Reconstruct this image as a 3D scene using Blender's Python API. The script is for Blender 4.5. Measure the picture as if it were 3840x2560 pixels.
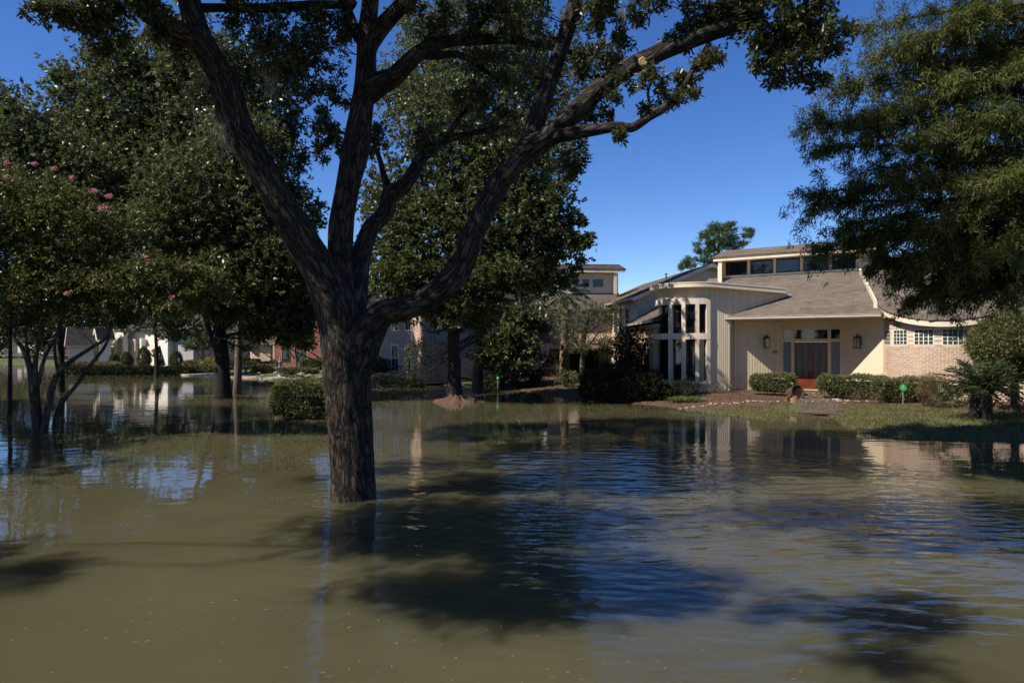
import bpy, math, random
import numpy as np
from mathutils import Vector, Matrix

# ------------------------------------------------------------------ scene, camera, sky, sun
sc = bpy.context.scene
for o in list(bpy.data.objects):
    bpy.data.objects.remove(o)
F, HZ, CH = 2560.0, 1285.0, 2.5            # focal length (photo pixels), horizon row, eye height over the water
cam_d = bpy.data.cameras.new('camera')
cam_d.sensor_width = 36.0
cam_d.lens = 24.0
cam_d.shift_y = (HZ - 1280) / 3840
cam_d.clip_start = 0.1
cam_d.clip_end = 3000
cam = bpy.data.objects.new('camera', cam_d)
sc.collection.objects.link(cam)
cam.location = (0, 0, CH)
cam.rotation_euler = (math.radians(90), 0, 0)
sc.camera = cam

SUN_EL, SUN_AZ = math.radians(48), math.radians(65)     # azimuth: from straight behind the camera round to the left
sun_to = Vector((-math.sin(SUN_AZ) * math.cos(SUN_EL), -math.cos(SUN_AZ) * math.cos(SUN_EL), math.sin(SUN_EL)))
world = bpy.data.worlds.new('World')
sc.world = world
world.use_nodes = True
wn = world.node_tree.nodes
wl = world.node_tree.links
sky = wn.new('ShaderNodeTexSky')
sky.sky_type = 'NISHITA'
sky.sun_disc = False
sky.sun_elevation = SUN_EL
sky.sun_rotation = math.atan2(sun_to.x, sun_to.y)
sky.altitude = 0
sky.air_density = 0.75
sky.dust_density = 0.0
sky.ozone_density = 3.0
sat = wn.new('ShaderNodeHueSaturation')
sat.inputs['Saturation'].default_value = 1.25
sat.inputs['Hue'].default_value = 0.512
wl.new(sky.outputs[0], sat.inputs['Color'])
wl.new(sat.outputs[0], wn['Background'].inputs[0])
wn['Background'].inputs[1].default_value = 0.115
sun_d = bpy.data.lights.new('sun', 'SUN')
sun_d.energy = 5.0
sun_d.angle = math.radians(0.53)
sun_d.color = (1.0, 0.93, 0.82)
sun = bpy.data.objects.new('sun', sun_d)
sc.collection.objects.link(sun)
sun.rotation_euler = (-sun_to).to_track_quat('-Z', 'Y').to_euler()
sun.location = (-20, -10, 30)
sc.view_settings.view_transform = 'Standard'
sc.view_settings.look = 'None'
sc.view_settings.exposure = 0.47
sc.view_settings.gamma = 1.0

# ------------------------------------------------------------------ helpers
rng = np.random.default_rng(7)
random.seed(7)
COL = sc.collection
ORG = {}

def W(px, py, Z):
    """photo pixel + distance along the view axis -> world point"""
    return np.array([(px - 1920) / F * Z, Z, CH + (HZ - py) / F * Z])

def G(px, py, z=0.0):
    """photo pixel of a point lying at height z -> world point"""
    Z = F * (CH - z) / (py - HZ)
    return np.array([(px - 1920) / F * Z, Z, z])

def tag(o, label=None, cat=None, group=None, kind=None):
    if label: o['label'] = label
    if cat: o['category'] = cat
    if group: o['group'] = group
    if kind: o['kind'] = kind
    return o

def thing(name, label, cat, loc, group=None):
    o = bpy.data.objects.new(name, None)
    COL.objects.link(o)
    o.location = loc
    o.empty_display_size = 0.2
    ORG[o] = np.array(loc, float)
    return tag(o, label, cat, group)

def link(name, me, parent=None, loc=None, mat=None):
    o = bpy.data.objects.new(name, me)
    COL.objects.link(o)
    if mat is not None and not me.materials:
        me.materials.append(mat)
    if parent is not None:
        o.parent = parent
        ORG[o] = ORG[parent]
    else:
        ORG[o] = np.array(loc if loc is not None else (0, 0, 0), float)
        o.location = ORG[o]
    return o

class MB:
    """collects polygons in world space"""
    def __init__(s): s.v = []; s.f = []
    def poly(s, pts):
        i = len(s.v); s.v += [tuple(map(float, p)) for p in pts]; s.f.append(tuple(range(i, i + len(pts)))); return s
    def obox(s, c, ax, ay, az):
        """box from centre and three half-axis vectors"""
        c, ax, ay, az = map(np.asarray, (c, ax, ay, az)); i = len(s.v)
        for k in (-1, 1):
            for p, q in ((-1, -1), (1, -1), (1, 1), (-1, 1)):
                s.v.append(tuple(c + p * ax + q * ay + k * az))
        s.f += [tuple(i + j for j in f) for f in ((3, 2, 1, 0), (4, 5, 6, 7), (0, 1, 5, 4), (1, 2, 6, 5), (2, 3, 7, 6), (3, 0, 4, 7))]
        return s
    def box(s, x0, x1, y0, y1, z0, z1):
        return s.obox(((x0 + x1) / 2, (y0 + y1) / 2, (z0 + z1) / 2), ((x1 - x0) / 2, 0, 0), (0, (y1 - y0) / 2, 0), (0, 0, (z1 - z0) / 2))
    def bar(s, p, q, w, h, up=(0, 0, 1)):
        """square bar from p to q, w sideways, h along up"""
        p, q, up = map(lambda a: np.asarray(a, float), (p, q, up)); d = q - p; L = np.linalg.norm(d); d = d / L
        side = np.cross(d, up); side /= np.linalg.norm(side); u2 = np.cross(side, d)
        return s.obox((p + q) / 2, d * L / 2, side * w / 2, u2 * h / 2)
    def prism(s, bottom, top):
        n = len(bottom); i = len(s.v)
        s.v += [tuple(map(float, p)) for p in bottom] + [tuple(map(float, p)) for p in top]
        s.f.append(tuple(i + j for j in reversed(range(n)))); s.f.append(tuple(i + n + j for j in range(n)))
        for j in range(n):
            k = (j + 1) % n; s.f.append((i + j, i + k, i + n + k, i + n + j))
        return s
    def strip(s, a, b):
        """quad strip between two equal polylines"""
        i = len(s.v); n = len(a)
        s.v += [tuple(map(float, p)) for p in a] + [tuple(map(float, p)) for p in b]
        s.f += [(i + j, i + j + 1, i + n + j + 1, i + n + j) for j in range(n - 1)]
        return s
    def lathe(s, c, prof, n=20, axis=None):
        """profile of (radius, height) turned round the z axis through c (or another axis)"""
        c = np.asarray(c, float); i = len(s.v)
        if axis is None: ex, ey, ez = np.eye(3)
        else:
            ez = np.asarray(axis, float); ez /= np.linalg.norm(ez)
            ex = np.cross(ez, (0, 0, 1.0) if abs(ez[2]) < .9 else (1.0, 0, 0)); ex /= np.linalg.norm(ex); ey = np.cross(ez, ex)
        for r, h in prof:
            for k in range(n):
                a = 2 * math.pi * k / n
                s.v.append(tuple(c + ex * r * math.cos(a) + ey * r * math.sin(a) + ez * h))
        for j in range(len(prof) - 1):
            for k in range(n):
                k2 = (k + 1) % n
                s.f.append((i + j * n + k, i + j * n + k2, i + (j + 1) * n + k2, i + (j + 1) * n + k))
        s.f.append(tuple(i + k for k in reversed(range(n)))); s.f.append(tuple(i + (len(prof) - 1) * n + k for k in range(n)))
        return s
    def build(s, name, mat, parent=None, loc=None, smooth=False, bevel=0):
        org = ORG[parent] if parent is not None else np.array(loc if loc is not None else (0, 0, 0), float)
        me = bpy.data.meshes.new(name)
        me.from_pydata([tuple(np.asarray(v) - org) for v in s.v], [], s.f)
        me.update()
        o = link(name, me, parent, loc, mat)
        if smooth:
            me.polygons.foreach_set('use_smooth', [True] * len(me.polygons))
        if bevel:
            m = o.modifiers.new('bevel', 'BEVEL'); m.width = bevel; m.segments = 1; m.limit_method = 'ANGLE'
        return o

def npmesh(name, V, Fq, mat, parent=None, loc=None, smooth=False, attr=None):
    """big mesh from numpy arrays; Fq is (n,k) indices"""
    org = ORG[parent] if parent is not None else np.array(loc if loc is not None else (0, 0, 0), float)
    me = bpy.data.meshes.new(name)
    V = (np.asarray(V) - org).astype(np.float32); Fq = np.asarray(Fq, dtype=np.int32)
    n, k = Fq.shape
    me.vertices.add(len(V)); me.vertices.foreach_set('co', V.ravel())
    me.loops.add(n * k); me.loops.foreach_set('vertex_index', Fq.ravel())
    me.polygons.add(n); me.polygons.foreach_set('loop_start', np.arange(0, n * k, k, dtype=np.int32))
    if smooth: me.polygons.foreach_set('use_smooth', np.ones(n, dtype=bool))
    me.update(calc_edges=True)
    if attr:
        for an, (typ, data) in attr.items():
            a = me.attributes.new(an, typ, 'POINT')
            a.data.foreach_set('vector' if typ == 'FLOAT_VECTOR' else 'value', np.asarray(data, np.float32).ravel())
    return link(name, me, parent, loc, mat)

def place(name, me, parent, M, mat=None):
    """a piece that shares mesh data; M is its world matrix"""
    o = bpy.data.objects.new(name, me)
    COL.objects.link(o)
    o.parent = parent; ORG[o] = ORG[parent]
    o.matrix_local = Matrix.Translation(Vector(-ORG[parent])) @ M
    return o

def frame(origin, ex, ey, ez):
    M = Matrix.Identity(4)
    for i, a in enumerate((ex, ey, ez)):
        for j in range(3): M[j][i] = float(a[j])
    for j in range(3): M[j][3] = float(origin[j])
    return M

def unit_box(name, mat, chamfer=0.0):
    """unit cube mesh, x,y centred, z from 0 to 1; front edges may be chamfered by a fraction"""
    me = bpy.data.meshes.new(name)
    c = chamfer
    if c:
        P = [(-.5, .5), (.5, .5), (.5, -.5 + 2 * c), (.5 - c, -.5), (-.5 + c, -.5), (-.5, -.5 + 2 * c)]
        n = 6
    else:
        P = [(-.5, .5), (.5, .5), (.5, -.5), (-.5, -.5)]; n = 4
    v = [(x, y, 0) for x, y in P] + [(x, y, 1) for x, y in P]
    f = [tuple(range(n)), tuple(range(2 * n - 1, n - 1, -1))] + [(j, n + j, n + (j + 1) % n, (j + 1) % n) for j in range(n)]
    me.from_pydata(v, [], f); me.update(); me.materials.append(mat)
    return me

# ------------------------------------------------------------------ materials
def newmat(name):
    m = bpy.data.materials.new(name); m.use_nodes = True
    return m, m.node_tree.nodes, m.node_tree.links, m.node_tree.nodes['Principled BSDF']

def mk(name, c1, c2=None, rough=.7, scale=3.0, detail=6, bump=0.0, bscale=30.0, spec=.4, island=0.0, stretch=(1, 1, 1), bdist=.01, stain=None):
    """two-tone noise colour, optional fine relief, optional per-piece variation"""
    m, N, L, P = newmat(name)
    c2 = c2 or tuple(x * .75 for x in c1)
    tc = N.new('ShaderNodeTexCoord'); mp = N.new('ShaderNodeMapping'); mp.inputs['Scale'].default_value = stretch
    L.new(tc.outputs['Object'], mp.inputs[0])
    nz = N.new('ShaderNodeTexNoise'); nz.inputs['Scale'].default_value = scale; nz.inputs['Detail'].default_value = detail; nz.inputs['Roughness'].default_value = .65
    L.new(mp.outputs[0], nz.inputs[0])
    rp = N.new('ShaderNodeValToRGB'); rp.color_ramp.elements[0].position = .3; rp.color_ramp.elements[1].position = .7
    rp.color_ramp.elements[0].color = (*c2, 1); rp.color_ramp.elements[1].color = (*c1, 1)
    L.new(nz.outputs[0], rp.inputs[0])
    col = rp.outputs[0]
    if stain:
        n2 = N.new('ShaderNodeTexNoise'); n2.inputs['Scale'].default_value = stain[1]; n2.inputs['Detail'].default_value = 5
        L.new(tc.outputs['Object'], n2.inputs[0])
        r2 = N.new('ShaderNodeValToRGB'); r2.color_ramp.elements[0].position = .52; r2.color_ramp.elements[1].position = .72
        L.new(n2.outputs[0], r2.inputs[0])
        mx = N.new('ShaderNodeMixRGB'); L.new(r2.outputs[0], mx.inputs[0]); L.new(col, mx.inputs[1]); mx.inputs[2].default_value = (*stain[0], 1); col = mx.outputs[0]
    if island:
        ge = N.new('ShaderNodeNewGeometry'); oi = N.new('ShaderNodeObjectInfo')
        ad = N.new('ShaderNodeMath'); ad.operation = 'ADD'; L.new(ge.outputs['Random Per Island'], ad.inputs[0]); L.new(oi.outputs['Random'], ad.inputs[1])
        fr = N.new('ShaderNodeMath'); fr.operation = 'FRACT'; L.new(ad.outputs[0], fr.inputs[0])
        mr = N.new('ShaderNodeMapRange'); mr.inputs[3].default_value = 1 - island; mr.inputs[4].default_value = 1 + island; L.new(fr.outputs[0], mr.inputs[0])
        hs = N.new('ShaderNodeHueSaturation'); L.new(mr.outputs[0], hs.inputs['Value']); L.new(col, hs.inputs['Color']); col = hs.outputs[0]
    L.new(col, P.inputs['Base Color'])
    P.inputs['Roughness'].default_value = rough
    P.inputs['Specular IOR Level'].default_value = spec
    if bump:
        nb = N.new('ShaderNodeTexNoise'); nb.inputs['Scale'].default_value = bscale; nb.inputs['Detail'].default_value = 4
        L.new(mp.outputs[0], nb.inputs[0])
        bp = N.new('ShaderNodeBump'); bp.inputs['Strength'].default_value = bump; bp.inputs['Distance'].default_value = bdist
        L.new(nb.outputs[0], bp.inputs['Height']); L.new(bp.outputs[0], P.inputs['Normal'])
    return m

def leafmat(name, c1, c2, c3=None, rough=.38, trans=.28, spec=.5):
    m, N, L, P = newmat(name)
    ge = N.new('ShaderNodeNewGeometry')
    rp = N.new('ShaderNodeValToRGB')
    E = rp.color_ramp.elements
    E[0].color = (*c1, 1); E[1].color = (*c2, 1); E[1].position = .8 if c3 else 1
    if c3:
        e = E.new(.93); e.color = (*c3, 1)
    L.new(ge.outputs['Random Per Island'], rp.inputs[0])
    tc = N.new('ShaderNodeTexCoord'); nz = N.new('ShaderNodeTexNoise'); nz.inputs['Scale'].default_value = .9; L.new(tc.outputs['Object'], nz.inputs[0])
    mr = N.new('ShaderNodeMapRange'); mr.inputs[1].default_value = .3; mr.inputs[2].default_value = .7; mr.inputs[3].default_value = .75; mr.inputs[4].default_value = 1.2; L.new(nz.outputs[0], mr.inputs[0])
    hs = N.new('ShaderNodeHueSaturation'); L.new(mr.outputs[0], hs.inputs['Value']); L.new(rp.outputs[0], hs.inputs['Color'])
    L.new(hs.outputs[0], P.inputs['Base Color'])
    P.inputs['Roughness'].default_value = rough; P.inputs['Specular IOR Level'].default_value = spec
    if trans:
        tr = N.new('ShaderNodeBsdfTranslucent'); L.new(hs.outputs[0], tr.inputs[0])
        mx = N.new('ShaderNodeMixShader'); mx.inputs[0].default_value = trans
        L.new(P.outputs[0], mx.inputs[1]); L.new(tr.outputs[0], mx.inputs[2]); L.new(mx.outputs[0], N['Material Output'].inputs[0])
    return m

def barkmat(name, c1, c2, scale=1.0, bump=1.0, lichen=None, dist=.03):
    m, N, L, P = newmat(name)
    at = N.new('ShaderNodeAttribute'); at.attribute_name = 'bark'
    mp = N.new('ShaderNodeMapping'); mp.inputs['Scale'].default_value = (scale, scale, scale * .24); L.new(at.outputs['Vector'], mp.inputs[0])
    nz = N.new('ShaderNodeTexNoise'); nz.inputs['Scale'].default_value = 9; nz.inputs['Detail'].default_value = 5; nz.inputs['Roughness'].default_value = .6
    L.new(mp.outputs[0], nz.inputs[0])
    mxv = N.new('ShaderNodeMixRGB'); mxv.inputs[0].default_value = .2; L.new(mp.outputs[0], mxv.inputs[1]); L.new(nz.outputs['Color'], mxv.inputs[2])
    vo = N.new('ShaderNodeTexVoronoi'); vo.feature = 'DISTANCE_TO_EDGE'; vo.inputs['Scale'].default_value = 17; L.new(mxv.outputs[0], vo.inputs[0])
    rp = N.new('ShaderNodeValToRGB'); rp.color_ramp.elements[0].color = (*c2, 1); rp.color_ramp.elements[1].color = (*c1, 1); rp.color_ramp.elements[0].position = .02; rp.color_ramp.elements[1].position = .28
    L.new(vo.outputs[0], rp.inputs[0]); col = rp.outputs[0]
    n3 = N.new('ShaderNodeTexNoise'); n3.inputs['Scale'].default_value = 2.2; n3.inputs['Detail'].default_value = 4; L.new(at.outputs['Vector'], n3.inputs[0])
    mr = N.new('ShaderNodeMapRange'); mr.inputs[1].default_value = .3; mr.inputs[2].default_value = .7; mr.inputs[3].default_value = .65; mr.inputs[4].default_value = 1.35; L.new(n3.outputs[0], mr.inputs[0])
    hs = N.new('ShaderNodeHueSaturation'); L.new(mr.outputs[0], hs.inputs['Value']); L.new(col, hs.inputs['Color']); col = hs.outputs[0]
    if lichen:
        n2 = N.new('ShaderNodeTexNoise'); n2.inputs['Scale'].default_value = 3.1; n2.inputs['Detail'].default_value = 6; L.new(at.outputs['Vector'], n2.inputs[0])
        r2 = N.new('ShaderNodeValToRGB'); r2.color_ramp.elements[0].position = .6; r2.color_ramp.elements[1].position = .8; L.new(n2.outputs[0], r2.inputs[0])
        mx = N.new('ShaderNodeMixRGB'); L.new(r2.outputs[0], mx.inputs[0]); L.new(col, mx.inputs[1]); mx.inputs[2].default_value = (*lichen, 1); col = mx.outputs[0]
    L.new(col, P.inputs['Base Color']); P.inputs['Roughness'].default_value = .85; P.inputs['Specular IOR Level'].default_value = .25
    ma = N.new('ShaderNodeMath'); ma.operation = 'MINIMUM'; ma.inputs[1].default_value = .3; L.new(vo.outputs[0], ma.inputs[0])
    m2 = N.new('ShaderNodeMath'); m2.operation = 'MULTIPLY_ADD'; m2.inputs[1].default_value = .35; L.new(nz.outputs[0], m2.inputs[0]); L.new(ma.outputs[0], m2.inputs[2])
    bp = N.new('ShaderNodeBump'); bp.inputs['Strength'].default_value = bump; bp.inputs['Distance'].default_value = dist; L.new(m2.outputs[0], bp.inputs['Height']); L.new(bp.outputs[0], P.inputs['Normal'])
    return m

def glassmat(name, tint=(.010, .014, .018), rough=.03, spec=.6):
    m, N, L, P = newmat(name)
    P.inputs['Base Color'].default_value = (*tint, 1); P.inputs['Roughness'].default_value = rough; P.inputs['Specular IOR Level'].default_value = spec
    nz = N.new('ShaderNodeTexNoise'); nz.inputs['Scale'].default_value = .8
    tc = N.new('ShaderNodeTexCoord'); L.new(tc.outputs['Object'], nz.inputs[0])
    bp = N.new('ShaderNodeBump'); bp.inputs['Strength'].default_value = .15; bp.inputs['Distance'].default_value = .02; L.new(nz.outputs[0], bp.inputs['Height']); L.new(bp.outputs[0], P.inputs['Normal'])
    return m

M = {}
M['oak_bark'] = barkmat('oak_bark', (.076, .056, .039), (.007, .005, .0035), .8, 1.0, lichen=(.078, .074, .052), dist=.07)
M['dark_bark'] = barkmat('dark_bark', (.045, .036, .029), (.008, .007, .006), 1.1, .9, dist=.03)
M['pale_bark'] = barkmat('pale_bark', (.19, .16, .12), (.05, .04, .03), 1.4, .6, lichen=(.24, .24, .19), dist=.015)
M['myrtle_bark'] = barkmat('myrtle_bark', (.11, .08, .055), (.04, .03, .022), .6, .5, lichen=(.26, .24, .19), dist=.01)
M['pine_bark'] = barkmat('pine_bark', (.20, .12, .08), (.04, .025, .02), .8, .8)
M['palm_bark'] = barkmat('palm_bark', (.36, .24, .15), (.12, .075, .045), 1.6, .8, dist=.02)
M['oak_leaf'] = leafmat('oak_leaf', (.036, .050, .015), (.098, .108, .035), (.14, .13, .055), rough=.38, trans=.36)
M['tree_leaf'] = leafmat('tree_leaf', (.048, .066, .018), (.118, .135, .042), (.17, .17, .07), rough=.42, trans=.4)
M['bright_leaf'] = leafmat('bright_leaf', (.060, .082, .022), (.140, .160, .054), (.18, .18, .08), rough=.42, trans=.4)
M['far_leaf'] = leafmat('far_leaf', (.024, .034, .010), (.060, .070, .022))
M['myrtle_leaf'] = leafmat('myrtle_leaf', (.046, .068, .014), (.120, .135, .030), (.20, .12, .035), rough=.5, trans=.38)
M['cypress_leaf'] = leafmat('cypress_leaf', (.055, .075, .016), (.155, .165, .040), rough=.55, spec=.3, trans=.42)
M['pine_leaf'] = leafmat('pine_leaf', (.05, .085, .02), (.12, .16, .04), rough=.5)
M['hedge_leaf'] = leafmat('hedge_leaf', (.065, .080, .026), (.18, .19, .07), (.27, .26, .13), rough=.65, spec=.18)
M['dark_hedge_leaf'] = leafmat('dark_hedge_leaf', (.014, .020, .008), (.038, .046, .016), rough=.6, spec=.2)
M['wispy_leaf'] = leafmat('wispy_leaf', (.06, .075, .03), (.15, .16, .07), (.20, .20, .10), rough=.5)
M['brown_leaf'] = leafmat('brown_leaf', (.12, .075, .04), (.22, .15, .08), (.16, .17, .06), rough=.6)
M['sago_leaf'] = leafmat('sago_leaf', (.035, .055, .02), (.08, .10, .04), rough=.6, spec=.25)
M['palm_leaf'] = leafmat('palm_leaf', (.04, .065, .02), (.10, .13, .045), (.16, .15, .07), rough=.4)
M['lily_leaf'] = leafmat('lily_leaf', (.07, .11, .03), (.19, .23, .08), rough=.4)
M['yellow_leaf'] = leafmat('yellow_leaf', (.12, .13, .02), (.32, .26, .05), (.40, .18, .05), rough=.5)
M['moss'] = leafmat('moss', (.16, .16, .12), (.30, .30, .24), rough=.8, trans=.2, spec=.1)
M['petal'] = leafmat('petal', (.50, .17, .21), (.70, .34, .37), rough=.6, trans=.3)
M['hedge_core'] = mk('hedge_core', (.022, .02, .012), rough=.9)  # near-black for the solid core inside hedges
M['stem'] = mk('stem', (.14, .10, .07), rough=.85)
M['stucco'] = mk('stucco', (.76, .62, .44), (.70, .56, .39), rough=.85, scale=1.3, bump=.15, bscale=60)
M['siding'] = mk('siding', (.73, .625, .455), (.65, .55, .40), rough=.75, scale=2.5, stretch=(6, 6, .4), bump=.12, bscale=25, island=.06, stain=((.54, .44, .33), .9))
M['trim'] = mk('trim', (.70, .60, .47), (.63, .53, .41), rough=.6, scale=2.0)
M['fascia'] = mk('fascia', (.74, .62, .47), (.66, .55, .41), rough=.6, scale=1.6, stain=((.55, .44, .33), 1.7))
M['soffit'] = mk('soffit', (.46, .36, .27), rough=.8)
M['gutter'] = mk('gutter', (.58, .50, .41), (.48, .41, .33), rough=.45, scale=4, spec=.5)
M['shingle'] = mk('shingle', (.165, .135, .110), (.120, .098, .080), rough=.95, scale=.8, bump=.5, bscale=90, island=.17, spec=.15)
M['dark_shingle'] = mk('dark_shingle', (.105, .09, .078), (.07, .06, .053), rough=.95, scale=1.0, island=.3, spec=.15)
M['brick'] = mk('brick', (.56, .41, .30), (.50, .355, .255), rough=.9, scale=9, bump=.3, bscale=70, island=.10, spec=.2)
M['mortar'] = mk('mortar', (.70, .61, .50), (.60, .51, .42), rough=.95, scale=6, bump=.3, bscale=80)
M['red_brick'] = mk('red_brick', (.21, .085, .055), (.145, .06, .042), rough=.9, scale=9, island=.25, spec=.2)
M['pink_brick'] = mk('pink_brick', (.50, .34, .27), (.36, .24, .19), rough=.9, scale=9, island=.25, spec=.2)
M['white_brick'] = mk('white_brick', (.78, .73, .62), (.70, .65, .55), rough=.85, scale=4, island=.05, spec=.2)
M['grey_siding'] = mk('grey_siding', (.42, .40, .38), (.36, .34, .32), rough=.7, scale=2, island=.05)
M['tan_siding'] = mk('tan_siding', (.60, .45, .31), (.52, .38, .26), rough=.75, scale=2, island=.05)
M['glass'] = glassmat('glass')
M['frosted'] = glassmat('frosted', (.11, .135, .13), .3, .35)
M['blue_frosted'] = glassmat('blue_frosted', (.16, .19, .21), .3, .35)
M['dark_frame'] = mk('dark_frame', (.03, .028, .025), rough=.5)
M['door_wood'] = mk('door_wood', (.19, .042, .019), (.11, .024, .011), rough=.28, scale=3, stretch=(8, 8, .6), spec=.5)
M['brass'] = mk('brass', (.45, .30, .10), rough=.3)
M['threshold'] = mk('threshold', (.70, .55, .28), rough=.5)
M['lantern_metal'] = mk('lantern_metal', (.10, .075, .05), (.05, .04, .03), rough=.45, scale=12)
M['lantern_glass'] = glassmat('lantern_glass', (.42, .40, .35), .15, .6)
M['number'] = mk('number', (.03, .022, .016), rough=.5)
M['terracotta'] = mk('terracotta', (.42, .25, .13), (.30, .17, .09), rough=.8, scale=6)
M['pot_dark'] = mk('pot_dark', (.10, .06, .04), (.05, .03, .022), rough=.8, scale=5)
M['sign_green'] = mk('sign_green', (.06, .55, .12), (.05, .50, .10), rough=.4)
M['sign_white'] = mk('sign_white', (.80, .82, .78), rough=.5)
M['post_grey'] = mk('post_grey', (.45, .43, .40), rough=.5)
M['iron'] = mk('iron', (.025, .025, .025), rough=.5)
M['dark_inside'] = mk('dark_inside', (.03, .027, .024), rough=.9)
M['stone'] = mk('stone', (.27, .24, .19), (.16, .14, .11), rough=.9, scale=5, bump=.4, bscale=30)
M['pebble'] = mk('pebble', (.40, .35, .29), (.20, .17, .14), rough=.85, scale=2, island=.35)
M['mulch'] = mk('mulch', (.13, .075, .045), (.055, .033, .022), rough=.95, scale=14, island=.4)
M['paver'] = mk('paver', (.15, .105, .078), (.085, .06, .046), rough=.9, scale=5, island=.25, bump=.3, bscale=40, stain=((.07, .05, .034), 2.2))
M['concrete'] = mk('concrete', (.46, .36, .27), (.36, .27, .20), rough=.9, scale=2, bump=.2, bscale=40)
M['porch_wood'] = mk('porch_wood', (.60, .44, .32), (.48, .34, .24), rough=.7, scale=4)
M['old_scar'] = mk('old_scar', (.20, .09, .04), (.10, .05, .03), rough=.8, scale=10)
M['cut_wood'] = mk('cut_wood', (.62, .40, .17), (.48, .28, .11), rough=.8, scale=14)
M['vent'] = mk('vent', (.12, .06, .05), rough=.7)
M['cream'] = mk('cream', (.78, .74, .64), rough=.7)

# ------------------------------------------------------------------ ground and water
SHORE_PX = [(-900, 1362), (-200, 1364), (100, 1366), (228, 1368), (236, 1404), (500, 1406), (690, 1407), (760, 1410), (870, 1413), (940, 1419), (985, 1421),
            (1010, 1426), (1080, 1427), (1110, 1420), (1230, 1427), (1300, 1434), (1420, 1437), (1580, 1441), (1680, 1444), (1790, 1447), (1835, 1454),
            (1880, 1460), (1960, 1466), (2010, 1476), (2100, 1492), (2200, 1502), (2330, 1510), (2420, 1518), (2560, 1533), (2700, 1552), (2800, 1566),
            (2900, 1575), (2935, 1572), (2965, 1556), (3095, 1556), (3135, 1572), (3165, 1600), (3230, 1622), (3320, 1637), (3500, 1647), (3700, 1652),
            (3840, 1656), (4300, 1668), (5500, 1690)]
SHORE = np.array([G(a, b)[:2] for a, b in SHORE_PX])
LAND = np.vstack([SHORE, [(900, SHORE[-1, 1]), (900, 1500), (-900, 1500), (-900, SHORE[0, 1])]])

def inside(P, poly):
    x, y = P[:, 0], P[:, 1]; r = np.zeros(len(P), bool); j = len(poly) - 1
    for i in range(len(poly)):
        xi, yi = poly[i]; xj, yj = poly[j]
        c = ((yi > y) != (yj > y)) & (x < (xj - xi) * (y - yi) / (yj - yi + 1e-12) + xi)
        r ^= c; j = i
    return r

def polydist(P, line):
    d = np.full(len(P), 1e9)
    for a, b in zip(line[:-1], line[1:]):
        ab = b - a; t = np.clip(((P - a) @ ab) / (ab @ ab), 0, 1)
        d = np.minimum(d, np.hypot(*(P - a - t[:, None] * ab).T))
    return d

def ground_z(P):
    P = np.atleast_2d(np.asarray(P, float))[:, :2]
    d = polydist(P, SHORE); ins = inside(P, LAND)
    x, y = P[:, 0], P[:, 1]
    bump = .035 * np.sin(x * 1.7 + 1.3 * np.sin(y * .9)) * np.sin(y * 1.3 + x * .4) + .02 * np.sin(x * 4.1 + y * 2.7)
    up = .40 * (1 - np.exp(-d / 2.8)) + bump * np.clip(d / 1.5, 0, 1)
    dn = -.8 * (1 - np.exp(-d / 3.0))
    return np.where(ins, up, dn)

def gz(x, y): return float(ground_z([(x, y)])[0])

MULCH_PX = [(1800, 1400), (1800, 1452), (1880, 1457), (1990, 1470), (2100, 1484), (2200, 1490), (2330, 1496), (2440, 1504), (2560, 1509), (2750, 1507), (2950, 1505), (2962, 1470),
            (3120, 1470), (3135, 1506), (3260, 1507), (3400, 1512), (3520, 1526), (3700, 1536), (3900, 1540), (4600, 1550), (4600, 1420), (2400, 1390)]
MULCH = np.array([G(a, b, .33)[:2] for a, b in MULCH_PX])

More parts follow.
